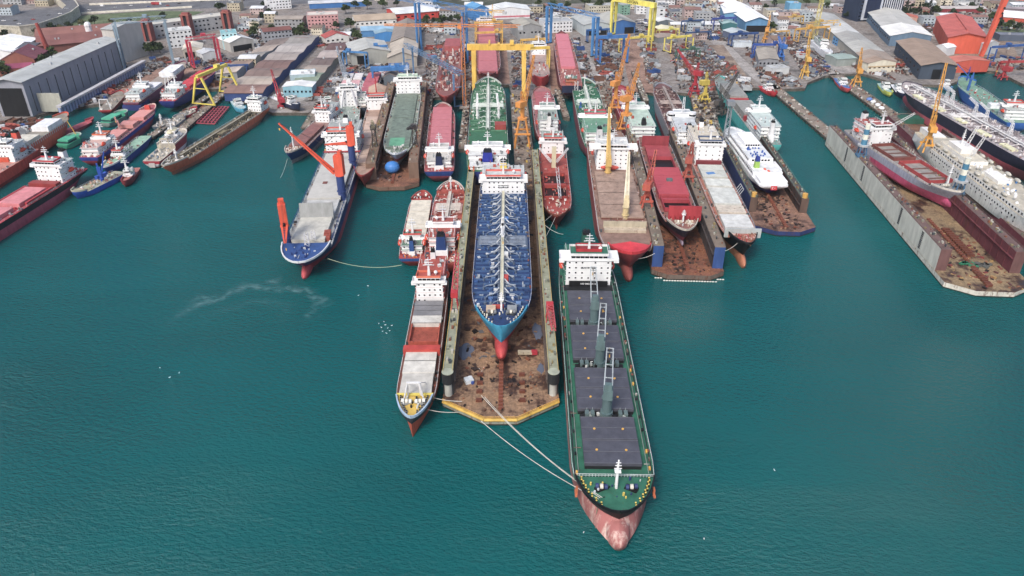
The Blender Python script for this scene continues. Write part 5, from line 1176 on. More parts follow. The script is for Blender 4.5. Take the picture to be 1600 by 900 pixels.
# piers ----------------------------------------------------------------
def pier(label, quad, z=LZ, piles=True, cat='jetty', name='jetty', deck=None):
    p = [G(x, y, z) for x, y in quad]; t = thing(name, label, cat, (p[0].x, p[0].y, 0))
    loc = [(v.x-p[0].x, v.y-p[0].y) for v in p]
    MB().poly(loc, z-1.1 if piles else -2, z, WALLC, top=deck or DECKW).build('deck', t)
    if piles:
        mb = MB()
        for a, b_ in ((0,3),(1,2)):
            A = Vector(loc[a]); B = Vector(loc[b_]); n = max(3, int((B-A).length/6)); inn = (Vector(loc[(1,0)[a]])-A).normalized()*.7
            for i in range(n): q = A+(B-A)*(i+.5)/n+inn; mb.tube((q.x,q.y,-2),(q.x,q.y,z-1),.55,M('5c5046',.3),n=6,cap=False)
        mb.build('piles', t)
    k = MB(); wd = (Vector(loc[1])-Vector(loc[0]))
    for a, b_ in ((0,3),(1,2)):
        A=Vector(loc[a]); B=Vector(loc[b_]); k.bar((A.x,A.y,z+.12),(B.x,B.y,z+.12),.35,M('6f665c',.3))
    k.build('kerb', t)
    g = MB(); ms=[M(c,.25) for c in ('8f8c7c','6b6e60','7d4a32','b8b5a8','3c4348','c9c9c4')]
    A=Vector(loc[0]);B=Vector(loc[1]);C=Vector(loc[2]);D=Vector(loc[3]); ln=(D-A).length
    for i in range(int(ln/1.6)):
        u=RND.random(); v=RND.choice((RND.uniform(.06,.3),RND.uniform(.7,.94))); q=(A+(B-A)*v)*(1-u)+(D+(C-D)*v)*u; h=RND.uniform(.2,1.4)
        g.obox((q.x,q.y,z+h/2),(RND.uniform(.4,2.2),RND.uniform(.4,1.3),h),RND.uniform(0,3),RND.choice(ms))
    o = g.build('quay_clutter', None, (p[0].x, p[0].y, 0)); o['kind'] = 'stuff'
    return t
pier('long narrow jetty with brown deck running to the very large right dock', [(1340,258),(1354,247),(1213,132),(1197,134)])
pier('jetty with crane and white bags between the right basin and the dark tanker', [(1412,204),(1430,196),(1303,108),(1288,112)])
pier('concrete pier with the yellow gantry between the left basins', [(268,208),(284,208),(366,136),(352,136)])
pier('dark quay slip beside the white service vessel', [(470,200),(486,200),(508,160),(494,160)])
pier('brown pier with the orange lattice jib crane right of the big green tanker', [(806,282),(838,278),(822,145),(797,148)], z=3.2)
pier('rusty pier right of the green tanker, carrying the orange portal crane', [(962,262),(996,262),(958,128),(934,130)], z=3.2)
pier('long cluttered finger pier between the pale grey tanker and the blue dock', [(1104,262),(1136,240),(1110,146),(1078,146)], z=3)
pier('brown pier left of the big green tanker', [(716,232),(728,232),(736,130),(728,130)], z=3, piles=False)
pier('brown pier right of the grey bulk ship dock', [(655,262),(664,262),(676,150),(664,150)], z=4, piles=False)
pier('curved broken slip wall beside the dark red ship', [(880,182),(890,184),(876,140),(866,140)], z=3, piles=False)
pier('black slip wall ending in the water by the bare brown slipway', [(1006,158),(1014,157),(993,110),(986,110)], z=5, piles=False)
pier('concrete quay finger under the left fishing boats', [(225,216),(240,214),(330,150),(318,150)])
# raft of red beams
r0=G(291,193,1); o=MB()
qd=[G(x,y,1.2) for x,y in ((291,191),(336,193),(358,167),(318,165))]
A,B,C,D=qd; mr=M('a34050',.2)
for i in range(9): a=A+(B-A)*i/8; b_=D+(C-D)*i/8; o.bar((a.x,a.y,1.4),(b_.x,b_.y,1.4),.8,mr)
for i in range(9): a=A+(D-A)*i/8; b_=B+(C-B)*i/8; o.bar((a.x,a.y,.9),(b_.x,b_.y,.9),.8,mr)
o=o.build('beam_raft'); tag(o,'square raft of crossed red steel beams beside the yellow gantry pier','raft')
# ---------------------------------------------------------------- buildings
def building(label, p1, p2, depth, hgt, wall, roof, rise=2, cat='shed', name='industrial_hall', back=None, win=None, door=None, ribs=0, ridge='d', lights=0, swin=None, roofv=.25, z=LZ, skyl=0, monitor=False, flat=False, stripe=None):
    "p1, p2 front edge pixels on the ground; hgt metres or ('y', row) of the eaves"
    A = G(*p1, z); B = G(*p2, z); w = (B-A).length; d = (B-A).normalized(); nrm = Vector((-d.y, d.x))
    if isinstance(hgt, tuple): hgt = top_z((A.y+B.y)/2, hgt[1])-z
    hgt = max(3, hgt)
    if back is not None:
        Cb = G(*back, z); depth = (Cb-B).length; nrm = (Cb-B).normalized()
    rz = atan2(d.y, d.x); t = thing(name, label, cat, (A.x, A.y, z), rz)
    nl = Vector((nrm.dot(d), nrm.dot(Vector((-d.y, d.x)))))*depth
    wm = M(wall, .08, .7, sc=.2, var=.18); rm = M(roof, .12, .75, sc=.08, streak=0, var=roofv)
    P = lambda u, v: (u*w+v*nl.x, v*nl.y)
    mb = MB(); c = [P(0,0),P(1,0),P(1,1),P(0,1)]; vs = [(x,y,-.1) for x,y in c]+[(x,y,hgt) for x,y in c]
    fs = [(0,1,5,4),(1,2,6,5),(2,3,7,6),(3,0,4,7)]
    if not flat:
        if ridge == 'd': m0 = P(.5,0); m1 = P(.5,1)
        else: m0 = P(0,.5); m1 = P(1,.5)
        vs += [(m0[0],m0[1],hgt+rise),(m1[0],m1[1],hgt+rise)]
        fs += [(4,5,8),(6,7,9)] if ridge == 'd' else [(7,4,8),(5,6,9)]
        mb.add(vs, fs, wm); mb.build('wall', t)
        r = MB(); e = .03
        def rp_(u,v,zz): x,y = P(u,v); return (x,y,zz)
        if ridge == 'd': sl = [[(-e,-e/2,0),(.5,-e/2,1),(.5,1+e/2,1),(-e,1+e/2,0)],[(.5,-e/2,1),(1+e,-e/2,0),(1+e,1+e/2,0),(.5,1+e/2,1)]]
        else: sl = [[(-e/2,-e,0),(1+e/2,-e,0),(1+e/2,.5,1),(-e/2,.5,1)],[(-e/2,.5,1),(1+e/2,.5,1),(1+e/2,1+e,0),(-e/2,1+e,0)]]
        for q in sl:
            lo = [rp_(u,v,hgt-.05+rise*k-(rise*.06 if not k else 0)) for u,v,k in q]; hi = [(x,y,zz+.35) for x,y,zz in lo]
            r.add(lo+hi, [(3,2,1,0),(4,5,6,7),(0,1,5,4),(1,2,6,5),(2,3,7,6),(3,0,4,7)], rm)
            n = max(3, int((depth if ridge=='d' else w)/7))
            for i in range(1, n):   # sheet seams
                f = i/n
                if ridge=='d': a=[lo[0][k]+(lo[3][k]-lo[0][k])*f for k in (0,1,2)]; b_=[lo[1][k]+(lo[2][k]-lo[1][k])*f for k in (0,1,2)]
                else: a=[lo[0][k]+(lo[1][k]-lo[0][k])*f for k in (0,1,2)]; b_=[lo[3][k]+(lo[2][k]-lo[3][k])*f for k in (0,1,2)]
                r.bar((a[0],a[1],a[2]+.4),(b_[0],b_[1],b_[2]+.4),.16,rm)
        if monitor:
            a=P(.5,.1); b_=P(.5,.9); r.bar((a[0],a[1],hgt+rise+.6),(b_[0],b_[1],hgt+rise+.6),1.6,rm)
        ro = r.build('roof', t)
        for i in range(skyl):
            u=RND.choice((.25,.75)) if ridge=='d' else RND.uniform(.1,.9); v=RND.uniform(.1,.9) if ridge=='d' else RND.choice((.25,.75)); x,y=P(u,v); MB().obox((x,y,hgt+rise*.5+.8),(1.6,1.6,1.6),0,GREYW).build('roof_vent', ro)
    else:
        mb.add(vs, fs, wm); mb.build('wall', t)
        r = MB(); r.add([(x,y,hgt-.02) for x,y in c]+[(x,y,hgt+.25) for x,y in c], [(0,1,5,4),(1,2,6,5),(2,3,7,6),(3,0,4,7),(4,5,6,7)], rm)
        for a,b_ in ((0,1),(1,2),(2,3),(3,0)): r.bar((*c[a],hgt+.5),(*c[b_],hgt+.5),.4,wm)
        ro = r.build('roof', t)
        for i in range(3): x,y=P(RND.uniform(.15,.85),RND.uniform(.2,.8)); MB().obox((x,y,hgt+1),(2.4,1.8,1.7),0,GREYW).build('roof_unit', ro)
    if stripe:
        MB().box(0,w,-.12,-.02,hgt*.0+stripe[1],stripe[2],M(stripe[0],.03)).build('painted_band', t)
    if win:
        nc, nr = win[:2]; ww = min(3.2, w/nc*.45); hh = min(1.7, hgt/nr*.34)
        for i in range(nc):
            for j in range(nr):
                if RND.random() < .9: window(t, (w*(i+.5)/nc, -.05, hgt*(j+.55)/nr), pi/2, round(ww,1), round(hh,1))
    if swin:
        nc, nr = swin; sa = atan2(nl.y, nl.x); sl_ = depth
        for side in (0,1):
            for i in range(nc):
                x,y = P(side,(i+.5)/nc)
                for j in range(nr): window(t, (x,y,hgt*(j+.55)/nr), sa+pi/2, round(min(4,sl_/nc*.5),1), round(min(2,hgt/nr*.3),1))
    if door:
        u0,u1,f = door; MB().box(w*u0,w*u1,-.06,.3,0,hgt*f,M('15171b',.05)).box(w*u0-.4,w*u0,-.15,.3,0,hgt*f,wm).box(w*u1,w*u1+.4,-.15,.3,0,hgt*f,wm).build('door_opening', t)
    if ribs:
        sg = 1 if True else 0
        for i in range(ribs):
            x,y = P(1,(i+.6)/ribs); mb = MB(); mb.tube((x+.15,y,hgt*.08),(x+.15,y,hgt*.82),.35,M('4b4f57',.1),n=4); mb.build('wall_slot', t)
    return t
BL = building
hall = BL('very long grey shipbuilding hall with slotted side wall and dark open door', (4,182),(52,182),0,('y',128),'8d909c','a9adac',rise=2.5,back=(196,108),door=(.08,.92,.82),ribs=13,skyl=4)
BL('tall pale windowless tower hall at the far end of the long grey hall',(190,100),(231,86),14,('y',40),'b5b2ad','a9adac',rise=2)
BL('long low factory with weathered red roof behind the long grey hall',(62,84),(190,72),50,8,'7a4a42','80504a',rise=5,ridge='w',skyl=6)
BL('long low factory with rust red roof reaching from the ramp to the tower hall',(60,68),(232,54),40,8,'7a4a42','8a5a50',rise=4,ridge='w',skyl=3)
BL('brick hall with maroon gabled roof left of the long grey hall',(6,110),(58,108),35,10,'8a4f42','7c4450',rise=7,skyl=2,win=(5,1))
BL('brick annex with plum coloured roof at the left edge',(2,122),(54,118),12,8,'8a5040','8c3a58',rise=3,ridge='w',win=(6,1))
BL('white membrane hall at the far left with folded roof',(-60,100),(22,98),60,11,'d5d7da','dfe1e4',rise=5)
BL('second white membrane hall between the chimney and the brick hall',(22,96),(66,82),60,10,'d5d7da','e2e4e6',rise=5)
BL('small white office with two dark windows at the left edge',(-12,96),(12,96),14,9,'d5d7da','dfe1e4',flat=True,win=(2,2))
# office block with brick towers
t=BL('long grey office block with dark window rows between three brick stair towers',(232,62),(362,44),22,('y',32),'9b9c9e','c2beb2',flat=True,win=(20,3),cat='office block',name='office_block')
for i,(p,y) in enumerate((((234,64),34),((296,56),24),((357,46),20))):
    g=G(*p,LZ); hh=top_z(g.y,y)-LZ; tw=thing('stair_tower',('brick stair tower at the left end of the long grey office block','brick stair tower in the middle of the long grey office block','brick stair tower at the right end of the long grey office block')[i],'tower',(g.x,g.y,LZ),-.12)
    mb=MB(); mb.box(-5,-2,-3,5,0,hh,M('8f4a44',.05)); mb.box(2,5,-3,5,0,hh,M('8f4a44',.05)); mb.box(-2,2,-2,4,0,hh-2,M('20242c',.02)); mb.box(-5.3,5.3,-3.3,5.3,hh,hh+1,M('9c5a50',.05)); mb.build('wall',tw)
    r=MB(); r.box(-4,4,-1,4,hh+1,hh+3,M('8f4a44',.05)); r.build('roof',tw)
BL('white four storey office with small windows below the grey office block',(266,76),(304,72),18,('y',48),'d0d2d2','c9cbc8',flat=True,win=(6,4),swin=(3,4),cat='office block',name='office_block')
BL('pale turquoise five storey block beside the red gantry',(350,78),(374,76),18,('y',52),'a3d0d6','79b4ba',flat=True,win=(4,4),cat='office block',name='office_block')
BL('cream gabled shed with dark doorway right of the red gantry',(288,92),(318,90),26,9,'bdb3a2','cfc6b4',rise=3,door=(.1,.6,.7))
BL('white arched shed with dark mouth at the top of the middle left yard',(362,82),(398,76),30,10,'a9a6a0','d4d5d3',rise=4,door=(.1,.9,.6))
BL('small white sheet metal store behind the red gantry legs',(318,96),(344,92),18,7,'c9cccd','b8bcc0',rise=2)
# rows of long workshops
def row(label, a0, a1, b0, b1, n, hgt, roofs, wall, front=None, **k):
    "n roofs side by side stepping from front edge a0-a1 to back edge b0-b1"
    for i in range(n):
        f=i/n; g_=(i+1)/n
        p=(a0[0]+(b0[0]-a0[0])*f, a0[1]+(b0[1]-a0[1])*f); q=(a1[0]+(b1[0]-a1[0])*f, a1[1]+(b1[1]-a1[1])*f); r=(a1[0]+(b1[0]-a1[0])*g_, a1[1]+(b1[1]-a1[1])*g_)
        BL(label[i] if isinstance(label,(list,tuple)) else label, p, q, 0, hgt, wall, roofs[i%len(roofs)], back=r, **k)
ordn=['nearest the water','second from the water','third from the water','fourth from the water','fifth from the water','sixth from the water','farthest from the water']
def rl(fmt,n): return [fmt%(ordn[i] if i<n-1 else ordn[-1]) for i in range(n)]
row(rl('blue fronted workshop with patched roof, %s in the long left row',7),(352,158),(412,158),(462,66),(500,66),7,7,('8a6a60','a89a8c','7f6a62','7a5f58','9a8f88','a8a09a','8f8a84'),'2f477c',rise=1.6,ridge='w')
row(rl('low dirty roofed workshop, %s in the middle left row',6),(450,148),(488,148),(520,76),(548,76),6,6,('8a9a88','7c8c78','9a8c80','6f5f5a','a89a94','6a4f4c'),'8a8a80',rise=1.5,ridge='w',skyl=1)
row(rl('brown and grey roofed workshop, %s in the far left row',5),(296,150) if False else (338,128),(372,124),(430,72),(462,68),5,7,('b8a89a','8f7a6c','8a8580','a39488','7d6f68'),'9a9c9c',rise=1.5,ridge='w',win=(4,1))
BL('turquoise walled workshop with white and pink roofs on the quay',(444,152),(489,152),16,9,'7fb4c4','d6d8d8',rise=1.4,win=(7,1)); 
BL('flat white roofed shed directly behind the turquoise workshop',(455,134),(494,132),18,9,'9ab4bc','dcdedd',flat=True)
BL('grey apartment style office left of the blue fronted workshops',(414,68),(458,64),20,('y',48),'8f9299','7a4a44',rise=2,win=(8,3),ridge='w',cat='office block',name='office_block')
BL('white house with red hipped roof in the middle left yard',(510,70),(546,66),18,7,'cfcdc8','a84a44',rise=4,win=(5,1),cat='house',name='house')
BL('grey stone block with brown roof at the top left of centre',(430,46),(474,46),20,('y',30),'8f9092','9a8f84',rise=2,ridge='w',win=(8,3),cat='office block',name='office_block')
BL('salmon pink apartment block with white end at the top left of centre',(482,46),(530,44),22,('y',24),'c08a8a','c9c0b4',flat=True,win=(9,4),cat='apartment block',name='apartment_block')
BL('white hall with brown hipped roof right of the salmon pink block',(556,44),(620,40),30,('y',31),'d5d4d0','a8957f',rise=4,ridge='w',win=(9,1))
BL('blue roofed shed in front of the white hall with brown roof',(565,58),(622,56),22,7,'3f7fb4','7fa8c4',rise=2.5,ridge='w')
BL('vivid blue walled shed right of the blue roofed shed',(588,66),(622,64),16,9,'2f7fc0','7f9fb0',rise=2)
BL('big grey gabled hall with black open doorway left of centre',(550,104),(610,100),46,13,'9a9c96','aeb0ac',rise=4,door=(.15,.42,.75))
MB_=BL('ribbed brownish long hall, front section, behind the blue gantries',(607,106),(652,104),0,10,'a09a90','b0a596',back=(654,80),rise=5)
BL('darker rear section of the ribbed long hall behind the blue gantries',(612,82),(654,80),0,11,'8f8a84','8a8078',back=(657,50),rise=5)
BL('cobalt blue lean-to workshop below the ribbed long hall',(610,116),(640,114),10,7,'2858a8','5f7f9c',flat=True)
BL('beige roofed float shed between the coaster and the grey bulk ship',(577,166),(604,165),26,9,'9aa49c','b89a82',rise=3,ridge='d')
BL('dark grey barrel roofed shed left of the white bridge of the grey bulk ship',(600,134),(621,134),16,8,'5c6670','84766f',rise=3)
BL('bright red walled warehouse at the top, left of the blue lattice gantry',(618,34),(692,28),40,('y',19),'c8382c','cfd2d4',rise=3,ridge='w',win=(7,1))
BL('blue and grey striped high shed at the top beside the red warehouse',(740,32),(764,30),30,('y',14),'2c78b8','4f94c4',rise=4)
BL('white barrel roofed hall with pink stripes at the top centre',(765,30),(828,28),34,('y',16),'d2d4d6','d0d4d4',rise=4,stripe=('c86a78',1.5,3.5))
BL('blue banded long shed at the top left, front of the motorway',(484,14),(572,10),20,('y',4),'2f6fb0','b8bcc0',rise=2,ridge='w')
BL('white six storey building with red sign panel at the top left',(418,16),(456,13),18,('y',-4),'d5d6d8','c9cbc8',flat=True,win=(8,4),cat='office block',name='office_block')
BL('grey hall with green clerestory at the top middle right of the gantry mast',(810,62),(846,60),36,('y',42),'8d8f90','a09c90',rise=4,win=(6,1))
BL('white office with dark window bands facing the slipway at top centre',(849,52),(894,50),22,('y',34),'cfd2d5','9fa3a6',flat=True,win=(9,3),cat='office block',name='office_block')
BL('pale grey long hall left of the tall yellow gantry',(912,56),(952,54),50,12,'a9b4b8','a6aaa8',rise=3,door=(.1,.9,.45))
BL('blue fronted hall with pale roof under the tall yellow gantry',(950,54),(992,52),50,12,'2f66a4','a8a8a0',rise=4,door=(.6,.95,.6))
BL('long stone fronted institute with arched windows at the top',(920,20),(972,18),18,8,'b5b09c','9fa3a6',flat=True,win=(14,2),cat='office block',name='office_block')
BL('green and white glass block beside the stone fronted institute',(970,24),(984,23),16,12,'6f9a86','9fa3a6',flat=True,win=(3,4),cat='office block',name='office_block')
BL('white blank gabled block right of the tall yellow gantry leg',(1016,32),(1038,31),16,('y',14),'c9cccd','b9bcbe',flat=True,win=(2,3),cat='office block',name='office_block')
BL('low shed with cream and red roof among the yellow gantries',(1034,56),(1058,54),20,6,'8a4a44','d0c9a8',rise=2)
BL('pair of white roofed sheds right of the tall yellow gantry',(1028,42),(1052,41),20,6,'5c666c','c9cbc8',rise=2)
BL('grey shed with brown roof beside the green gantry',(1028,68),(1058,66),18,6,'70757a','9a8a7f',rise=1)
BL('white roofed high blue sided hall at the top right of centre',(1163,50),(1203,50),0,12,'4f86b0','e0e2e4',back=(1162,22),rise=5,door=(.05,.95,.6))
BL('second white roofed hall joined left of the high blue sided hall',(1130,34),(1163,40),0,10,'5a94bc','dcdee0',back=(1152,18),rise=4)
BL('dark green and blue sheds below the white roofed halls',(1128,50),(1150,50),20,9,'2f6a70','8fb0b0',rise=2)
BL('grey workshop with silver roof below the dark green shed',(1142,62),(1168,60),18,7,'5f6a84','a9b4b8',rise=2,win=(4,1))
BL('purple grey ribbed shed with white blob on its gable beside the brown yard',(1184,106),(1215,106),0,8,'84868c','9c9488',back=(1207,86),rise=1.5,ribs=0,win=(5,1))
BL('small flat roofed white workshop on the right platform',(1206,118),(1232,116),12,6,'c0c4c6','a9adb0',flat=True,door=(.1,.5,.5))
BL('long white trailer like shed below the grey workshop',(1146,74),(1174,74),8,5,'b9c4cc','a9b4bc',flat=True)
# right-hand hall rows
row(rl('pale grey gabled hall, %s in the right hall row',5),(1352,112),(1397,110),(1268,36),(1300,34),5,9,('9a8a7c','a8a8a2','9c9c98','bfc1bf','a6a8a6'),'a39f94',rise=3)
t=BL('cream front hall with brown lean-to at the near end of the right hall row',(1354,114),(1397,112),14,9,'cfc8b2','9a8472',rise=3,win=(6,1),stripe=('b49a72',5,6.2))
BL('long blue glazed office strip beside the right hall row',(1334,88),(1338,86),0,7,'4f8fc4','5f9fcc',back=(1304,66),flat=True,swin=(9,2))
BL('grey sheds with translucent roof left of the blue glazed strip',(1306,104),(1336,102),20,7,'8a9490','8fa39c',rise=1,ridge='w')
row(rl('bluish walled hall with pale roof, %s in the second right row',3),(1388,72),(1452,72),(1352,30),(1398,26),3,11,('d8d8d4','b0b0ac','b5b5b0'),'5c7890',rise=4,swin=(6,1))
BL('dark blue grey hall with wide brown roof on the right quay',(1434,124),(1490,124),0,13,'3f4c5c','96806e',back=(1446,84),rise=3,door=(.35,.6,.7),swin=(7,1))
BL('large orange red hall with skylight strip on the right',(1475,84),(1534,84),0,17,'d2502f','bd5a50',back=(1510,50),rise=4,monitor=True)
BL('smaller orange red annex below the large orange red hall',(1488,114),(1542,112),18,10,'c44a34','c06a58',rise=2)
BL('white lean-to sheds beside the orange red hall',(1458,84),(1476,88),16,8,'c9ccd0','d5d7da',rise=3)
BL('grey gabled silo hall behind the red mast',(1536,86),(1556,84),20,11,'a9b0b4','c9ccd0',rise=3)
t=BL('dark glass tower block with white fins at the top right',(1338,34),(1406,30),30,('y',-12),'26344c','3c4858',flat=True,win=(10,8),cat='tower block',name='tower_block')
w=(G(1406,30,LZ)-G(1338,34,LZ)).length
for i in range(9): MB().box(w*.55+i*w*.05,w*.55+i*w*.05+.8,-.9,-.0,0,45,M('c9ccd4',.02)).build('facade_fin', t)
MB().box(w*.08,w*.5,-1.4,-.06,2,30,M('b5bcc8',.02)).box(w*.13,w*.45,-1.7,-1.2,4,27,M('1c2a48',.02)).build('facade_frame', t)
BL('pale blue flat roofed block at the top left of the tower block',(1232,18),(1250,18),18,('y',6),'5fa0c4','6fb0d0',flat=True,cat='office block',name='office_block')
BL('tan shed with red roof right of the tower block',(1402,34),(1432,36),16,6,'b58a7a','b8604c',rise=2)
BL('white tent roofed market at the far right',(1566,34),(1620,38),30,6,'b8442c','d8dadc',rise=5,ridge='w')
BL('long red fronted depot at the top right',(1470,20),(1540,20),20,5,'8a3038','b0a8a4',rise=1.5,ridge='w')
BL('long grey bus depot roof at the right edge',(1560,64),(1640,66),16,6,'4f5a6c','6f7480',flat=True)
BL('low violet grey warehouse at the top right corner',(1560,20),(1640,24),22,6,'7a7078','8f868c',rise=2,ridge='w')
# scattered far houses
hw=['cream','white','grey','rose','ochre','pale blue']; hc=['c9bfa8','d0d2d4','9a9da0','b09a96','aa9f86','a3b0b8']; rc=['terracotta','grey','brown','white','slate']; rcc=['8a655c','8f9294','7f685a','cfd2d4','5c636c']
spots=[(640,16),(662,8),(700,26),(740,8),(836,16),(862,10),(990,10),(1008,18),(1060,20),(1082,24),(1104,18),(1126,12),(1150,8),(1180,12),(1100,30),(1076,34),(1060,44),(1084,46),(1210,22),(1222,40),(1300,10),(1320,16),(1440,16),(1456,34),(1480,34),(1508,14),(1528,36),(1420,26),(1560,10),(1590,16),(384,30),(396,44),(380,58),(402,18),(366,14),(470,70),(496,54),(536,56),(20,4),(44,2),(66,6),(8,20),(896,28),(1040,8),(1236,54),(1216,68),(388,104),(344,110),(1250,28),(1272,14),(1110,44),(1095,58)]
S2=[(x+RND.uniform(-5,5),y+RND.uniform(-2,2)) for x,y in [(580+19*i,-4) for i in range(39)]+[(1045+16*i,8) for i in range(6)]+[(1040+17*i,15) for i in range(6)]+[(386+16*i,34) for i in range(3)]+[(380+17*i,46) for i in range(3)]+[(1214+15*i,32) for i in range(4)]+[(1212+14*i,47) for i in range(3)]+[(1420+20*i,6) for i in range(7)]+[(700,44),(704,52),(900,16),(1580,26),(1600,10)]]
for i,(x,y) in enumerate(S2):
    k=(i*37+11)%90; a,b_,n_=k%6,(k//6)%5,k//30; wd=RND.uniform(12,20)
    BL('narrow %s %s with %s roof in the packed %s background'%(hw[a],('workshop','house','block')[n_],rc[b_],'left' if x<600 else ('middle' if x<1000 else 'right')),
       (x-wd*.5,y+3),(x+wd*.5,y+3),RND.uniform(10,16),4.5+3*n_,hc[a],rcc[b_],rise=1.5,ridge='w',win=(3,1+n_),flat=(b_ in (1,4)),cat='building',name='building')
for i,(x,y) in enumerate(spots):
    k=(i*37)%90; a,b_,n_=k%6,(k//6)%5,k//30; wd=RND.uniform(16,30)
    BL('%s %s building with %s roof in the %s background'%(hw[a],('single storey','two storey','three storey')[n_],rc[b_],'left' if x<600 else ('middle' if x<1000 else 'right')),
       (x-wd*.5,y+4),(x+wd*.5,y+4),RND.uniform(12,20),4+3*n_,hc[a],rcc[b_],rise=1.5,ridge='w',win=(5,1+n_),flat=(b_ in (1,4)),cat='building',name='building')
# ---------------------------------------------------------------- gantries and cranes
def gantry(label, p1, p2, hy, col, spread=10, beam=2.0, truss=False, over=.05, name='gantry_crane', lean=0, z=LZ, two=False, troll=True, legw=1.0, one=None, zl2=None):
    A=G(*p1,z); B=G(*p2,z); w=(B-A).length; d=(B-A).normalized(); rz=atan2(d.y,d.x); h=top_z((A.y+B.y)/2,hy)-z if not isinstance(hy,tuple) else hy[0]
    t=thing(name,label,'gantry crane',(A.x,A.y,z),rz); m=M(col,.06,.5)
    for x in (0,w):
        sp = spread
        for sg in (1,-1):
            l=MB(); l.tube((x,sg*sp/2,0),(x,sg*sp*(.5 if lean==0 else .12),h-beam),legw*.55,m,legw*.75,n=4)
            l.obox((x,sg*sp/2,.5),(2.6,2.6,1.0),0,DARK); l.build('leg', t)
        s_=MB(); s_.bar((x,-sp/2,1.4),(x,sp/2,1.4),legw*.6,m); s_.bar((x,-sp*.3,h*.55),(x,sp*.3,h*.55),legw*.4,m); s_.build('sill_beam', t)
    x0,x1=-w*over,w*(1+over)
    for yy in ((-spread*.22,spread*.22) if two else (0,)):
        g=MB()
        if truss:
            g.lattice((x0,yy,h-beam/2),(x1,yy,h-beam/2),beam,beam,m,max(8,int(w/6)),.35)
        else: g.box(x0,x1,yy-beam*.45,yy+beam*.45,h-beam,h,m)
        g.build('girder', t)
    if troll:
        c=MB(); xx=w*RND.uniform(.2,.8); c.box(xx-2,xx+2,-2,2,h,h+2.2,m); c.box(xx-1,xx+1,-1.5,1.5,h-beam-2,h-beam,GREYW); c.bar((xx,0,h-beam-2),(xx,0,h*.5),.15,DARK); c.build('trolley', t)
    else: MB().box(w*.5-1,w*.5+1,-beam*.6,beam*.6,h,h+1,m).build('trolley', t)
    t['h']=h; return t,w,h
gantry('grey blue lattice gantry straddling the tower hall end of the left yard',(196,108),(272,102),27,'7f97a8',spread=16,beam=4.5,truss=True,legw=1.6)
gantry('red gantry crane in front of the cream shed',(302,106),(344,100),56,'c22f48',spread=12,beam=3,legw=1.8,truss=True)
gantry('tall yellow gantry crane with splayed legs on the left pier',(319,165),(360,146),108,'d8c52c',spread=22,beam=2.4,legw=1.5,lean=1)
gantry('dark blue gantry crane behind the left workshops',(336,118),(388,116),101,'2f4f86',spread=8,beam=2)
gantry('blue lattice gantry high over the red warehouse',(656,82),(728,100),3,'3a7cb8',spread=5,beam=5,truss=True,legw=1.9,over=.5)
gantry('light blue gantry crane nearest the beige shed roof',(584,134),(638,132),104,'3478b8',spread=10,beam=3,legw=1.4,two=True)
gantry('light blue gantry crane before the black doorway of the grey hall',(572,98),(606,96),71,'3478b8',spread=8,beam=1.8)
gantry('low blue gantry crane left of the grey hall doorway',(540,104),(574,106),80,'3c80bc',spread=8,beam=1.6)
gantry('blue grey lattice gantry over the unfinished red hull',(640,122),(718,168),88,'5a82a8',spread=9,beam=3,truss=True,legw=1.3)
gt,gw,gh=gantry('giant golden yellow gantry crane with deep box girder over the maroon ship',(742,150),(818,150),69,'e2b31f',spread=26,beam=4.6,legw=3.6,lean=1,over=.13,troll=False)
MB().box(gw*.72,gw*.8,-3,3,gh,gh+3,M('e2b31f',.05)).box(gw*.3,gw*.33,-3,3,gh,gh+3,M('e2b31f',.05)).build('trolley', gt)
gantry('slim yellow gantry crane right of the giant golden one',(818,120),(856,118),73,'d8b62c',spread=8,beam=2.4,legw=1.4)
gantry('amber gantry crane at the head of the maroon ship',(744,66),(784,64),33,'d8a83a',spread=8,beam=2)
gantry('second amber gantry crane behind the maroon ship',(744,80),(784,78),49,'d8a83a',spread=8,beam=2)
gantry('amber gantry crane above the small white and red ship',(815,84),(850,82),60,'d8a83a',spread=8,beam=2)
gantry('tall sky blue gantry crane with lattice beam straddling the dark red ship',(857,68),(928,88),13,'3f86c4',spread=6,beam=3.4,truss=True,legw=2.4)
gantry('blue gantry crane on the open grey slip',(934,98),(976,96),55,'3572b4',spread=14,beam=3,legw=2.0)
gantry('dark blue gantry crane across the pale grey long hall front',(917,66),(950,64),45,'2c5f9c',spread=5,beam=1.8)
gantry('yellow gantry crane over the brown slip floor',(970,84),(1013,80),57,'d8c23c',spread=10,beam=2)
ct,cw2,ch2=gantry('very tall lemon yellow gantry crane cut by the top edge, lettering on its girder',(957,54),(1016,66),-1,'ddd03a',spread=7,beam=5,legw=2.6,troll=False)
text('ÇEKSAN',4.2,M('3a3a2a',0),ct,(cw2*.5,-2.35,ch2-2.6),(pi/2,0,0))
gantry('pale yellow gantry crane near the cream and red roofed shed',(1027,60),(1058,58),45,'d8cf5a',spread=8,beam=1.6)
gantry('yellow gantry crane nearest the water on the right centre yard',(1042,82),(1076,78),56,'dccb3c',spread=12,beam=2)
gantry('dark green gantry crane beside the nearest right centre yellow one',(1058,92),(1090,90),76,'3f6a58',spread=8,beam=1.4)
gantry('navy blue gantry crane behind the right centre yard',(1066,50),(1096,48),31,'2f4f7c',spread=8,beam=1.6)
gantry('navy blue low gantry crane right of the dark green one',(1072,64),(1108,62),49,'2f4f7c',spread=6,beam=1.4)
gantry('violet blue gantry crane at the white roofed halls',(1112,48),(1146,46),27,'3c4c94',spread=6,beam=2)
gantry('navy gantry crane in front of the grey workshop',(1140,72),(1180,70),51,'2c4c84',spread=8,beam=2)
gantry('royal blue gantry crane behind the purple grey shed',(1176,88),(1217,88),68,'2c50a0',spread=8,beam=2,legw=1.5)
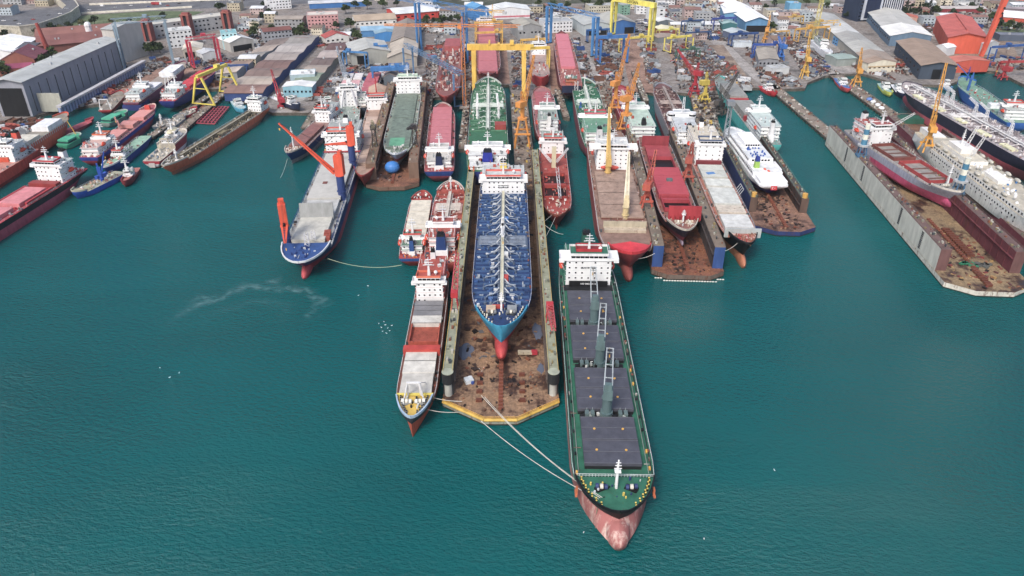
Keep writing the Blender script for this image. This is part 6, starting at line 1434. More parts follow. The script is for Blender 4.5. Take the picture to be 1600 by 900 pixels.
gantry('golden gantry crane beside the white motor yacht',(1243,66),(1290,62),42,'d09c30',spread=8,beam=2)
gantry('golden lattice gantry crane behind the white motor yacht',(1262,60),(1304,56),33,'d6a83c',spread=10,beam=2.6,truss=True)
gantry('small ochre gantry crane left of the pale blue block',(1216,40),(1252,38),25,'c8a04a',spread=6,beam=1.6)
gantry('ochre gantry crane at the left end of the far right yard',(1196,62),(1230,60),48,'c89c4a',spread=6,beam=1.6)
gantry('blue gantry crane right of the orange red annex',(1546,98),(1600,94),70,'2f5a9c',spread=8,beam=2)
gantry('crimson and blue gantry crane at the far right quay',(1560,122),(1640,120),94,'b03a3c',spread=10,beam=2)
t=thing('framework_mast','yellow lattice mast rising above the golden gantries','mast',(*G(1272,62,LZ),LZ)); MB().lattice((0,0,0),(0,0,62),4,3,M('cfc060',.1),14,.4).build('mast',t); MB().lattice((-16,0,50),(16,0,58),2.5,1.5,M('cfc060',.1),10,.3).build('boom',t)
def tower(label,p,hy,col,jl,az,back=14,w=2.6,el=0):
    g=G(*p,LZ); h=top_z(g.y,hy)-LZ; t=thing('tower_crane',label,'tower crane',(g.x,g.y,LZ)); m=M(col,.08)
    MB().box(-4,4,-4,4,0,1.4,CONC).lattice((0,0,1.4),(0,0,h),w,w,m,int(h/3),.35).build('mast',t)
    c,s=cos(az),sin(az); MB().obox((c*2,s*2,h+1),(3,2.4,2.6),az,m).build('cab',t)
    MB().lattice((0,0,h+2),(c*jl*cos(el),s*jl*cos(el),h+2+jl*sin(el)),2.2,1.2,m,int(jl/4),.3).build('jib',t)
    b=MB().lattice((0,0,h+2),(-c*back,-s*back,h+2),1.8,1.8,m,4,.3); b.obox((-c*back,-s*back,h+.6),(4,2.4,3),az,GREYW); b.build('counter_jib',t)
    k=MB(); k.lattice((0,0,h+2),(0,0,h+9),1.6,.6,m,3,.25); k.bar((0,0,h+9),(c*jl*.7,s*jl*.7*1,h+3+jl*.7*sin(el)),.16,DARK); k.bar((0,0,h+9),(-c*back,-s*back,h+3),.16,DARK); k.build('tie_bars',t)
    return t
tower('orange lattice tower crane beside the giant golden gantry, long jib pointing left',(726,168),44,'d9812c',62,pi*.985,back=46)
tower('yellow lattice tower crane among the cars left of the far pink hatched ship',(770,60),20,'d6a83c',30,pi*.9)
def portal(label,p,hcol,ph,jl,az,el,z=LZ,pw=9,th=8,lat=True,cc=None,jc=None):
    g=G(*p,z); t=thing('portal_crane',label,'crane',(g.x,g.y,z)); m=M(hcol,.08,.5)
    for sx in (-1,1):
        for sy in (-1,1): MB().tube((sx*pw/2,sy*pw/2,0),(sx*pw*.2,sy*pw*.2,ph),.6,m,.6,n=4).build('leg',t)
    MB().box(-pw/2,pw/2,-pw/2-.4,-pw/2+.4,ph*.5,ph*.5+1.2,m).box(-pw/2,pw/2,pw/2-.4,pw/2+.4,ph*.5,ph*.5+1.2,m).build('portal_beam',t)
    MB().tube((0,0,ph-.5),(0,0,ph+th),1.5,m,n=10).tube((0,0,ph-.2),(0,0,ph+1),pw*.32,m,n=14).build('tower',t)
    c,s=cos(az),sin(az); zz=ph+th
    h=MB().obox((-c*1.5,-s*1.5,zz+2),(7,4,4),az,m); h.obox((-c*4.5,-s*4.5,zz+2.2),(2.5,4.2,3.4),az,M(cc or hcol,.1)); h.obox((c*2.2,s*2.2+0,zz+1.5),(1.4,1.6,2),az,GLASS); hs=h.build('machine_house',t)
    r=Vector((c*2,s*2,zz+1)); tip=r+Vector((c*cos(el),s*cos(el),sin(el)))*jl
    MB().lattice(r,tip,2.4,1.0,M(jc or hcol,.08),int(jl/3),.32).build('jib',t)
    k=MB().lattice((0,0,zz+3),(-c*1,-s*1,zz+11),2,1,m,3,.3); k.bar((-c,-s,zz+11),tuple(tip),.15,DARK); k.bar(tuple(tip),tuple(tip-Vector((0,0,8))),.12,DARK); k.obox(tuple(tip-Vector((0,0,9))),(.8,.8,1.4),0,YEL); k.build('rigging',t)
    return t
portal('orange portal crane with steep lattice jib on the brown pier by the green tanker',(816,228),'d98a1e',20,34,.95,1.22,z=3.2,pw=11,th=9)
portal('orange portal crane with square tower beside the green tanker bridge',(976,216),'d98a1e',18,26,.5,1.35,z=3.2,pw=13,th=10)
portal('tall amber crane with slender raised jib just left of the square orange tower',(960,180),'d88a24',14,38,.8,1.3,z=3.2,pw=8,th=10)
portal('crimson crane with crossed jibs behind the pale grey tanker',(1084,150),'b02434',10,26,2.4,.75,pw=8)
portal('yellow crane with grey counterweight beside the crimson crane',(1100,160),'c9b02c',7,26,.3,.6,pw=8,jc='6f6058')
portal('orange red dock crane between the cream craned carrier and the navy ship',(1010,322),'b8503c',7,20,1.2,1.0,z=15,pw=6,th=4)
portal('brick red dock crane on the wing wall left of the white hatched ship',(1074,284),'a85040',8,10,1.2,1.35,z=15,pw=6,th=5)
portal('yellow dock crane with upright lattice mast between the pink hulled ship and the passenger liner',(1446,236),'dd9a14',9,42,1.3,1.38,z=13,pw=7,th=5)
portal('yellow quay crane on the jetty beside the white bags',(1337,134),'d8961e',8,20,1.4,1.3,pw=7,th=4)
portal('blue quay crane behind the brown yard at the right platform',(1219,94),'2f6fc0',8,12,1.8,.8,pw=6,th=4)
portal('amber yard crane left of the white motor yacht',(1256,122),'d8a630',12,24,1.5,1.35,pw=6,th=4)
portal('orange jib crane at the right edge of the blue gantries',(1196,66),'d9952c',8,16,1.2,1.1,pw=6,th=4)
portal('crimson quay crane at the blue supply ship berth',(1566,124),'a82c34',5,8,2.0,.8,pw=6,th=3)
portal('red crawler crane with leaning boom on the quay near the dark blue boat',(440,168),'b02c3c',3,26,2.1,1.0,pw=5,th=2)
portal('grey mobile crane with steep boom behind the pale pink hatched barge',(540,128),'8f9aa8',3,26,2.2,1.2,pw=5,th=2)
portal('dark lattice crane leaning over the black scrap pier',(1122,176),'4c4844',4,34,.9,.6,pw=6,th=3)
# big orange mast at right, gantry beam out of frame
t=thing('mast_crane','giant orange red crane mast with round holes beside the orange red hall','crane',(*G(1533,88,LZ),LZ)); g=G(1533,88,LZ); hh=top_z(g.y,-8)-LZ; m=M('d8502f',.04)
MB().tube((0,0,0),(7,0,hh),2.4,m,3.4,n=4).build('mast',t); MB().lattice((6,0,hh-1),(70,-6,hh-6),4.5,4.5,m,14,.5).build('girder',t)
MB().tube((6.2,-3,hh-22),(6.2,-2.2,hh-22),1,DARK).tube((6.6,-3.2,hh-17),(6.6,-2.4,hh-17),1,DARK).tube((6.9,-3.4,hh-12),(6.9,-2.6,hh-12),1,DARK).build('round_holes',t)
# red brick chimney
g=G(80,92,LZ); t=thing('chimney','leaning red brick factory chimney behind the brick hall','chimney',(g.x,g.y,LZ)); MB().tube((0,0,0),(-4,0,top_z(g.y,36)-LZ),2.6,M('9c4038',.1),1.6,n=12).build('shaft',t)
g=G(144,66,LZ); t=thing('silo','white water tower on the long red roofed factory','silo',(g.x,g.y,LZ)); MB().tube((0,0,0),(0,0,16),3.4,WHITE,n=12).ball((0,0,18),(3.8,3.8,4),WHITE).build('tank',t)
# colonnaded quay structure at the left
A=G(96,182,LZ); B=G(228,108,LZ); w=(B-A).length; d=(B-A).normalized(); t=thing('colonnade','long pale blue and white colonnaded crane track beside the grey hall','crane track',(A.x,A.y,LZ),atan2(d.y,d.x))
mb=MB(); cm=M('8f9cc0',.1); 
for i in range(34): mb.box(w*i/34,w*i/34+2.4,-1,1,0,7,cm)
mb.build('pillars',t); MB().box(0,w,-2,2,7,8.6,M('b4b4b8',.15)).build('track_beam',t); MB().box(0,w,1.0,1.3,0,7,M('2c2f3c',.1)).build('back_wall',t)
g=G(84,176,LZ); t=thing('grey_sign_board','tall rusty white board standing between the grey hall and the bare orange hull','board',(g.x,g.y,LZ)); MB().box(-9,9,-.6,.6,1,16,M('a9a99c',.35)).build('panel',t); MB().box(-8,-7,-.5,.5,0,1.2,DARK).box(7,8,-.5,.5,0,1.2,DARK).build('feet',t)
# ---------------------------------------------------------------- trees
LEAFM=[nmat('foliage_%d'%i, ((.3,a),(.6,b_)), .6, .9) for i,(a,b_) in enumerate((('1f2c1a','33452a'),('2c3a22','48592f'),('1a2620','2a3a2c'),('4a4f34','6a6a44')))]
def tree_mesh(h,r,mat,shape,seed):
    rr=random.Random(seed); t=MB().tube((0,0,0),(rr.uniform(-.3,.3),0,h*.55),.28*h/8,M('4a3c30',0),.12,n=6)
    for i in range(4):
        a=rr.uniform(0,6.28); t.tube((0,0,h*(.3+.06*i)),(cos(a)*r*.5,sin(a)*r*.5,h*(.5+.08*i)),.1*h/8,M('4a3c30',0),.04,n=5)
    c=MB()
    for i in range(260):
        if shape=='cone': u=rr.random(); z=h*(.12+.86*u); q=r*(1-u)*1.0*sqrt(rr.random())+.1
        else:
            k=rr.randrange(6); cx,cy,cz=[(0,0,.62),(.5,.1,.55),(-.45,.2,.6),(.1,-.5,.52),(-.1,.45,.72),(.15,.1,.82)][k]
            v=Vector((rr.gauss(0,1),rr.gauss(0,1),rr.gauss(0,1))).normalized()*(rr.random()**.4)*.55
            p=Vector((cx*r+v.x*r,cy*r+v.y*r,cz*h+v.z*h*.3)); q=None
        if q is not None: a=rr.uniform(0,6.28); p=Vector((cos(a)*q,sin(a)*q,z))
        s=rr.uniform(.35,.8)*r*.32; e1=Vector((rr.gauss(0,1),rr.gauss(0,1),rr.gauss(0,1))).normalized(); e2=e1.cross(Vector((rr.gauss(0,1),rr.gauss(0,1),rr.gauss(0,1)))).normalized()
        c.add([p-e1*s,p+e2*s*.8,p+e1*s,p-e2*s*.8],[(0,1,2,3)],mat)
    return t,c
TP=[]
for i,(h,r,shape) in enumerate(((9,4.5,'round'),(12,6,'round'),(13,3,'cone'),(7,4,'round'))):
    t,c=tree_mesh(h,r,LEAFM[i],shape,i+3); TP.append((t,c,h,r))
_tp={}
def tree(px,py,k,sc,label,group='trees and shrubs behind the yards'):
    g=G(px,py,LZ); nm=('broadleaf_tree','broadleaf_tree','conifer_tree','bushy_tree')[k]
    e=thing(nm,label,'tree',(g.x,g.y,LZ),RND.uniform(0,6.28),group); e.scale=(sc,sc,sc*RND.uniform(.85,1.15))
    if k not in _tp: _tp[k]=(TP[k][0].build('trunk',e),TP[k][1].build('crown',e))
    else: link_copy(_tp[k][0],e); link_copy(_tp[k][1],e)
tl={0:'dark round tree',1:'large olive green tree',2:'dark pointed conifer',3:'dry brownish bush'}
areas=[('beside the motorway ramp',[(84,50),(96,46),(110,44),(130,42),(150,40),(176,38),(204,36),(230,34),(258,32),(282,30),(60,54),(36,56),(10,60)],(0,3)),
 ('between the brick hall and the long grey hall',[(62,112),(68,106),(74,100),(84,94),(60,122),(6,122),(16,126)],(0,1)),
 ('around the old red warehouse at the top',[(624,44),(636,42),(650,42),(664,40),(678,38),(692,40),(704,36),(716,34),(610,36),(550,48),(556,56),(560,66),(528,46)],(0,1)),
 ('between the offices left of centre',[(462,58),(470,62),(478,56),(400,48),(408,34),(474,46),(420,28),(398,60),(412,12),(540,22),(556,14),(600,14),(620,10),(576,16)],(0,1)),
 ('on the dark slope at the top centre',[(840+12*i,12+(i%3)*3) for i in range(9)]+[(936,6),(950,9),(964,5),(990,7),(1024,6),(1046,9)],(1,3)),
 ('by the white roofed halls',[(1150,16),(1158,22),(1166,12),(1174,20),(1184,8),(1196,16),(1210,10),(1220,28)],(2,0)),
 ('in the dark grove beside the tower block',[(1408+9*i,20-(i%3)*4) for i in range(8)]+[(1412+8*i,26) for i in range(6)]+[(1326,24),(1332,16),(1322,30),(1400,28)],(0,2)),
 ('around the red roofed sheds at the top right',[(1460,26),(1486,28),(1500,40),(1560,44),(1574,48),(1590,50),(1548,34),(1606,54),(1530,24),(1516,16)],(1,0)),
 ('at the head of the left yards',[(240,82),(246,78),(252,84),(236,90),(344,18),(348,16),(372,70),(426,56)],(0,1)),
 ('left of the tower hall windows',[(1206,50),(1230,14),(1260,10),(1280,6),(1292,14),(1240,8)],(1,3))]
for nm,ps,ks in areas:
    for i,(x,y) in enumerate(ps): k=ks[i%2]; tree(x+RND.uniform(-2,2),y+RND.uniform(-1,1),k,RND.uniform(.8,1.35),tl[k]+' '+nm,'trees '+nm)
# ---------------------------------------------------------------- vehicles
def car_mesh(col,L_=4.4,van=False):
    mb=MB(); m=M(col,0,.3,var=.05); W=.9; g=GLASS
    mb.frus((0,0),L_/2,W,.35,.95 if not van else 1.0,m,.97)
    if van: mb.frus((-.3,0),L_/2-.4,W*.95,1.0,2.1,m,.95); mb.frus((L_/2-.9,0),.35,W*.9,1.05,1.8,g,.8)
    else: mb.frus((-.2,0),L_*.29,W*.88,.95,1.42,g,.72); mb.box(-L_*.18-.2,L_*.18-.2,-W*.6,W*.6,1.42,1.46,m)
    for x in (-L_*.3,L_*.3):
        for sg in (1,-1): mb.tube((x,sg*(W-.2),.33),(x,sg*(W+.02),.33),.33,BLACK,n=8)
    return mb
CARC={'white':'dadbdc','silver':'a9acb0','black':'1c1d20','grey':'5a5d62','red':'a82a28','blue':'2c4c84'}
_car={}
def car(px,py,rz,c,where,van=False,z=LZ,xy=None):
    g=xy or G(px,py,z); k=(c,van)
    if k not in _car:
        o=car_mesh(CARC[c],5.4 if van else 4.4,van).build('parked_van' if van else 'parked_car'); _car[k]=o
    else: o=link_copy(_car[k])
    o.location=(g.x,g.y,z+.01); o.rotation_euler=(0,0,rz)
    tag(o,'%s %s %s'%(c,'van' if van else 'car',where),'van' if van else 'car','cars '+where)
cw=['white','silver','white','black','grey','silver','red','blue','white','grey']
def lot(where,quad,nr,nc,rz,p=.75):
    q=[G(x,y,LZ) for x,y in quad]
    for i in range(nr):
        for j in range(nc):
            if RND.random()>p: continue
            u=(j+.5)/nc; v=(i+.5)/nr; g=(q[0]*(1-u)+q[1]*u)*(1-v)+(q[3]*(1-u)+q[2]*u)*v
            g=g+Vector((RND.uniform(-.6,.6),RND.uniform(-.8,.8))); car(0,0,rz+RND.uniform(-.06,.06),RND.choice(cw),where,RND.random()<.12,xy=g)
lot('in the big car park right of the tall yellow gantry',[(1040,38),(1150,36),(1130,22),(1030,24)],7,20,pi/2,.7)
lot('in the lot under the right end of the tall yellow gantry',[(992,60),(1016,58),(1010,30),(990,30)],9,4,0.1,.8)
lot('beside the grey shipbuilding hall',[(140,150),(200,120),(192,112),(132,142)],2,16,.5,.5)
lot('along the middle left workshops',[(432,172),(442,172),(545,75),(538,75)],22,2,.9,.5)
lot('along the road by the ribbed long hall',[(666,120),(684,120),(694,52),(680,52)],14,3,pi/2,.5)
lot('at the top right beside the grove',[(1440,60),(1500,56),(1470,36),(1420,40)],4,10,.3,.6)
lot('in front of the far right halls',[(1398,112),(1430,112),(1402,92),(1384,94)],5,5,.3,.6)
lot('near the white arched shed',[(372,60),(402,58),(400,34),(372,36)],8,6,.2,.6)
lot('between the right hall rows',[(1352,78),(1372,78),(1352,56),(1336,58)],5,3,.8,.6)
lot('in the yard left of the stone fronted institute',[(905,48),(918,46),(938,30),(926,30)],5,3,1.2,.6)
for i,(x,y) in enumerate(((160,10),(180,12),(205,9),(280,6),(315,3),(340,6),(262,9),(232,11),(140,16),(290,-1),(325,0),(180,5),(360,2),(380,1))): car(x,y,-.05,cw[i%10],'driving on the motorway',i%5==0)
z1_=LZ+11
for i,(x,y) in enumerate(((6,33),(24,27+6),(52,31),(76,24),(94,22),(104,14),(30,38))): car(x,y,.25,cw[(i*3)%10],'driving on the raised ramp',z=z1_)
g=G(245,8,LZ); t=MB(); t.box(-7,4,-1.25,1.25,1,4,M('a82c34',.03)); t.box(4.4,7,-1.2,1.2,.8,3.4,M('c9ccd0',.02)); 
for x in (-5,-3,2,5.5):
    for sg in (-1,1): t.tube((x,sg*1.0,.55),(x,sg*1.3,.55),.55,BLACK,n=8)
o=t.build('lorry',None,(g.x,g.y,LZ),-.05); tag(o,'red box lorry with white cab on the motorway','lorry')
# ---------------------------------------------------------------- yard goods
def container_mesh(col,L_=6.1):
    mb=MB(); m=M(col,.15,.6); mb.box(-L_/2,L_/2,-1.22,1.22,0,2.6,m)
    for i in range(12): x=-L_/2+L_*(i+.5)/12; mb.box(x-.1,x+.1,-1.27,1.27,.15,2.45,m)
    mb.box(-L_/2-.04,L_/2+.04,-1.3,1.3,2.5,2.66,m); return mb
CTC={'blue':'2a4f8c','rust red':'8c3c30','white':'c9ccd0','green':'3c6a54','orange':'c8622c','grey':'7a7f84'}
_ct={}; 
def pipes_mesh(col):
    mb=MB(); m=M(col,.3)
    for r_,n in ((0,5),(1,4),(2,3)):
        for i in range(n): mb.tube((-4,(-n/2+i+.5)*.7,.35+r_*.6),(4,(-n/2+i+.5)*.7,.35+r_*.6),.33,m,n=7)
    return mb
def plates_mesh(col):
    mb=MB(); m=M(col,.4); rr=random.Random(3)
    for i in range(6): mb.obox((rr.uniform(-.4,.4),rr.uniform(-.3,.3),.12+.2*i),(7,2.6,.14),rr.uniform(-.08,.08),m)
    return mb
def block_mesh(col):   # prefabricated hull block: plate with frames
    mb=MB(); m=M(col,.25); mb.box(-5,5,-4,4,0,.4,m); mb.box(-5,5,-4,-3.6,.4,3.4,m); mb.box(-5,5,3.6,4,.4,3,m)
    for i in range(7): x=-4.6+i*1.5; mb.box(x-.12,x+.12,-3.6,3.6,.4,1.8+(i%3)*.5,m)
    return mb
GD={}
def goods(px,py,kind,col,where,rz=None,z=LZ):
    k=(kind,col); cc={**CTC,'brown':'6f4a3a','primer red':'a04a40','pale grey':'a9adb0','yellow':'c9a83a'}
    if k not in GD:
        mk={'container':container_mesh,'pipe_stack':pipes_mesh,'plate_stack':plates_mesh,'hull_block':block_mesh}[kind]; o=mk(cc[col]).build(kind); GD[k]=o
    else: o=link_copy(GD[k])
    g=G(px,py,z); o.location=(g.x,g.y,z+.03); o.rotation_euler=(0,0,RND.uniform(0,3.1) if rz is None else rz)
    nm={'container':'steel container','pipe_stack':'bundle of pipes','plate_stack':'stack of steel plates','hull_block':'prefabricated hull block'}[kind]
    tag(o,'%s %s %s'%(col,nm,where),{'container':'container','pipe_stack':'pipes','plate_stack':'steel plates','hull_block':'hull block'}[kind],'%ss %s'%(nm,where))
def yard(where,quad,n,kinds=('container','pipe_stack','plate_stack','hull_block'),cols=('brown','primer red','pale grey','grey','grey','brown','white','blue'),stuff=260,sc=1.0):
    n=int(n*1.5); stuff=int(stuff*2)
    for i in range(n):
        u,v=RND.random(),RND.random(); q=quad; x=(q[0][0]*(1-u)+q[1][0]*u)*(1-v)+(q[3][0]*(1-u)+q[2][0]*u)*v; y=(q[0][1]*(1-u)+q[1][1]*u)*(1-v)+(q[3][1]*(1-u)+q[2][1]*u)*v
        goods(x,y,RND.choice(kinds),RND.choice(cols),where)
    mb=MB(); ms=[M(c,.3) for c in ('5f4a40','7a7570','3c3a3c','95918b','3f3c3c','a5a29c','4f5a6a','2c2c2e','6f4438','a9a6a0','6f4034','56657a')]
    qq=[G(x,y,LZ) for x,y in quad]
    for i in range(stuff):
        u,v=RND.random(),RND.random(); g=(qq[0]*(1-u)+qq[1]*u)*(1-v)+(qq[3]*(1-u)+qq[2]*u)*v
        a=RND.uniform(.5,3.2)*sc; b_=RND.uniform(.3,1.6)*sc; h=RND.uniform(.2,1.8)*sc
        mb.obox((g.x,g.y,LZ+h/2-.02),(a,b_,h),RND.uniform(0,3),ms[min(11,int(RND.random()**1.6*12))],RND.uniform(-.2,.2))
    o=mb.build('scrap_heap'); o['kind']='stuff'
    o['label']='loose scrap steel and materials '+where
yard('on the cluttered strip left of the right centre road',[(1100,146),(1180,138),(1098,64),(1062,72)],44,stuff=900)
yard('around the brown yard by the purple grey shed',[(1190,130),(1245,136),(1228,100),(1160,70)],16,stuff=300)
yard('on the right platform end',[(1218,135),(1254,135),(1240,124),(1210,124)],6,stuff=80)
yard('along the bare brown slipway',[(1012,132),(1030,132),(1012,60),(1000,62)],10,stuff=200)
yard('at the slip under the blue gantries',[(935,128),(975,128),(968,64),(925,64)],24,stuff=500)
yard('between the dark red ship and the road',[(898,126),(916,126),(905,60),(892,62)],12,stuff=240)
yard('beside the giant golden gantry legs',[(800,140),(830,140),(822,64),(800,66)],12,stuff=340)
yard('left of the maroon ship under the giant gantry',[(720,128),(740,126),(744,66),(728,66)],10,stuff=240)
yard('beside the unfinished red hull',[(668,150),(680,150),(700,66),(694,66)],8,stuff=240)
yard('in the yard behind the pale pink hatched barge',[(478,160),(560,144),(610,100),(540,100)],26,stuff=600)
yard('around the blue gantries left of centre',[(560,130),(650,134),(650,112),(570,108)],18,stuff=400)
yard('along the colonnaded crane track',[(110,172),(160,156),(260,100),(240,92)],18,stuff=500)
yard('behind the red gantry',[(262,110),(360,100),(350,84),(244,96)],22,stuff=500)
yard('on the left pier yard',[(300,134),(345,134),(440,76),(400,72)],18,stuff=400)
yard('along the dark edge of the bare brown slipway',[(1024,146),(1036,142),(1018,62),(1010,62)],10,stuff=260)
yard('beside the concrete road of the right centre yard',[(1060,142),(1096,146),(1062,74),(1046,62)],10,stuff=220)
yard('at the foot of the open grey slip',[(905,130),(930,130),(916,84),(900,84)],8,stuff=200)
yard('between the long hall and the unfinished red hull',[(655,150),(668,150),(690,70),(672,70)],6,stuff=160)
yard('on the slip floor beside the navy slipped ship',[(262,150),(300,138),(352,100),(330,98)],10,stuff=240)
yard('behind the cream front hall',[(1392,112),(1436,122),(1440,84),(1400,80)],8,stuff=160)
yard('in front of the long grey hall door',[(-20,215),(56,205),(70,186),(-20,192)],14,stuff=260)
yard('below the golden gantries',[(1262,126),(1300,112),(1262,64),(1226,70)],24,stuff=500)
yard('along the right hall quay',[(1345,112),(1400,126),(1340,80),(1300,84)],14,stuff=240)
yard('on the far right quay',[(1500,104),(1600,110),(1600,92),(1545,90)],10,stuff=180)
yard('by the violet blue gantry',[(1110,62),(1145,66),(1130,38),(1098,40)],12,stuff=300)
yard('around the car park head',[(1040,24),(1140,20),(1120,8),(1000,12)],20,stuff=300,sc=1.4)
yard('behind the top centre sheds',[(830,34),(910,32),(910,14),(830,16)],12,stuff=200,sc=1.4)
yard('between the right sheds',[(1206,66),(1262,60),(1240,36),(1200,40)],16,stuff=300)
yard('at the far top right',[(1440,50),(1640,46),(1640,6),(1440,6)],30,stuff=500,sc=1.6)
yard('behind the ribbed long hall',[(620,48),(720,56),(740,30),(640,34)],14,stuff=260,sc=1.2)
yard('around the middle left offices',[(380,72),(560,76),(560,48),(380,40)],26,stuff=500,sc=1.2)
yard('in the black scrap pier stacks',[(1116,184),(1150,176),(1136,146),(1106,148)],0,stuff=500,sc=1.2) if False else None
for s in ALL: s.done()
if HAZE:
    hb=MB().box(-4200,4200,-500,9200,-3.6,262,ROPE).build('haze'); hb['kind']='stuff'; hm=bpy.data.materials.new('harbour_haze'); hm.use_nodes=True; n_=hm.node_tree; n_.nodes.clear(); ou=n_.nodes.new('ShaderNodeOutputMaterial'); pv=n_.nodes.new('ShaderNodeVolumePrincipled'); pv.inputs['Color'].default_value=(.86,.88,.93,1); pv.inputs['Density'].default_value=HAZE; pv.inputs['Anisotropy'].default_value=.2; n_.links.new(pv.outputs[0],ou.inputs['Volume']); hb.data.materials.clear(); hb.data.materials.append(hm)
# ================================================================ small things on the piers and water
def pier_stuff(quad,n,z,label,cols,sc=1.0):
    mb=MB(); qq=[G(x,y,z) for x,y in quad]; ms=[M(c,.35) for c in cols]
    for i in range(n):
        u,v=RND.random(),RND.random(); g=(qq[0]*(1-u)+qq[1]*u)*(1-v)+(qq[3]*(1-u)+qq[2]*u)*v; h=RND.uniform(.3,2.2)*sc
        if RND.random()<.25: mb.tube((g.x-2,g.y,z+h*.4),(g.x+2*RND.uniform(-1,1),g.y+2*RND.uniform(-1,1),z+h*.5),.3,RND.choice(ms),n=6)
        else: mb.obox((g.x,g.y,z+h/2-.02),(RND.uniform(.5,3)*sc,RND.uniform(.4,1.6)*sc,h),RND.uniform(0,3),RND.choice(ms),RND.uniform(-.2,.2))
    o=mb.build('scrap_pile'); o['kind']='stuff'; o['label']=label
pier_stuff([(1104,262),(1134,240),(1108,150),(1082,150)],420,3,'dark scrap piled along the finger pier by the blue dock',('3c3636','4f4844','6f5f54','8a7c70','2a2829','c9a83a','a8a49c'),1.2)
pier_stuff([(962,260),(994,260),(956,132),(936,132)],200,3.2,'steel and gear on the rusty pier',('5f5048','7a6a5e','3c3a3c','8f8478','8a4a34'))
pier_stuff([(808,278),(836,274),(822,150),(800,150)],140,3.2,'steel and gear on the brown pier',('5f5048','7a6a5e','3c3a3c','8f8478','c9a83a'))
pier_stuff([(720,228),(727,228),(735,134),(730,134)],60,3,'steel on the narrow brown pier',('5f5048','7a6a5e','3c3a3c','b8b0a4'))
pier_stuff([(1118,182),(1152,176),(1136,142),(1108,148)],260,LZ,'black scrap stacks at the shore end of the finger pier',('2a2829','3c3636','5c544e','8a8580'),1.5)
for i,(x,y,c) in enumerate(((1358,157,'5a7fc0'),(1364,161,'d5d8dc'),(1371,166,'dfe1e4'),(1377,171,'e4e6e8'))):
    g=G(x,y,LZ); o=MB().ball((0,0,1.1),(2.6,2.2,1.5),M(c,0),10,6).build('sack',None,(g.x,g.y,LZ),i*.7); tag(o,('blue wrapped bundle on the jetty beside white sacks','white sack next to the blue bundle on the jetty','middle white sack in the row on the jetty','white sack at the seaward end of the row on the jetty')[i],'sack','wrapped sacks on the jetty')
# people on the middle dock floor
PM={'navy':M('26304a',0),'orange':M('c8602c',0),'grey':M('6a6f74',0),'skin':M('a87860',0),'helmet':M('dfe0e0',0)}
def person(label,xy,z,rz,top,step=.12):
    # one continuous skinned figure
    J=[(0,0,.92),(0,0,1.15),(0,0,1.42),(.01,0,1.52),(.02,0,1.66),(0,.1,.88),(step,.11,.5),(step*.4,.11,.08),(step*.4+.16,.12,.04),(0,-.1,.88),(-step,-.11,.5),(-step*1.6,-.11,.08),(-step*1.6+.16,-.12,.04),(0,.19,1.4),(-.04,.25,1.12),(.1,.26,.9),(0,-.19,1.4),(.06,-.25,1.12),(.22,-.24,.94)]
    E=[(0,1),(1,2),(2,3),(3,4),(0,5),(5,6),(6,7),(7,8),(0,9),(9,10),(10,11),(11,12),(2,13),(13,14),(14,15),(2,16),(16,17),(17,18)]
    R=[.15,.14,.16,.06,.1,.1,.07,.05,.05,.1,.07,.05,.05,.07,.05,.035,.07,.05,.035]
    me=bpy.data.meshes.new('person'); me.from_pydata(J,E,[]); o=bpy.data.objects.new('person',me); COL.objects.link(o)
    o.modifiers.new('skin','SKIN'); o.modifiers.new('sub','SUBSURF').levels=1
    for i,v in enumerate(me.skin_vertices[0].data): v.radius=(R[i],R[i]*(1.2 if i<3 else 1)); v.use_root=(i==0)
    dg=bpy.context.evaluated_depsgraph_get(); m2=bpy.data.meshes.new_from_object(o.evaluated_get(dg)); bpy.data.objects.remove(o)
    m2.materials.clear()
    for m in (PM[top],PM['navy'],PM['skin']): m2.materials.append(m)
    for p in m2.polygons: c=p.center; p.material_index = 2 if (c.z>1.5 or (abs(c.y)>.2 and c.z<.98)) else (1 if c.z<.95 else 0)
    o=bpy.data.objects.new('person',m2); COL.objects.link(o); o.location=(xy[0],xy[1],z); o.rotation_euler=(0,0,rz); tag(o,label,'person')
    MB().ball((.02,0,1.74),(.15,.13,.1),PM['helmet'],10,6).build('helmet',o)
for i,(x,y,tp,lb) in enumerate(((749,581,'navy','worker in navy overalls, leftmost of three standing on the middle dock floor'),(753,585,'grey','worker in grey jacket, nearest of three standing on the middle dock floor'),(756,579,'orange','worker in orange jacket, right of three standing on the middle dock floor'))):
    person(lb,G(x,y,3.02),3.02,i*1.9,tp)
# gulls on the water
GM=M('e4e6e8',0); _g=None
for i,(x,y) in enumerate([(602,508),(606,513),(596,512),(609,517),(600,503),(612,509),(592,506),(604,521),(598,518),(250,575),(265,590),(280,583),(575,447),(912,832),(700,560),(560,462),(1210,735),(640,600),(1100,842)]):
    g=G(x,y,0)
    if _g is None: _g=MB().ball((0,0,.16),(.42,.17,.16),GM,8,5).ball((.36,0,.36),(.13,.1,.11),GM,6,4).build('gull'); o=_g
    else: o=link_copy(_g)
    o.location=(g.x,g.y,0); o.rotation_euler=(0,0,i*1.3); tag(o,'white gull floating on the open water' if i>8 else 'white gull in the small flock left of the orange bowed coaster','gull','gulls on the water')
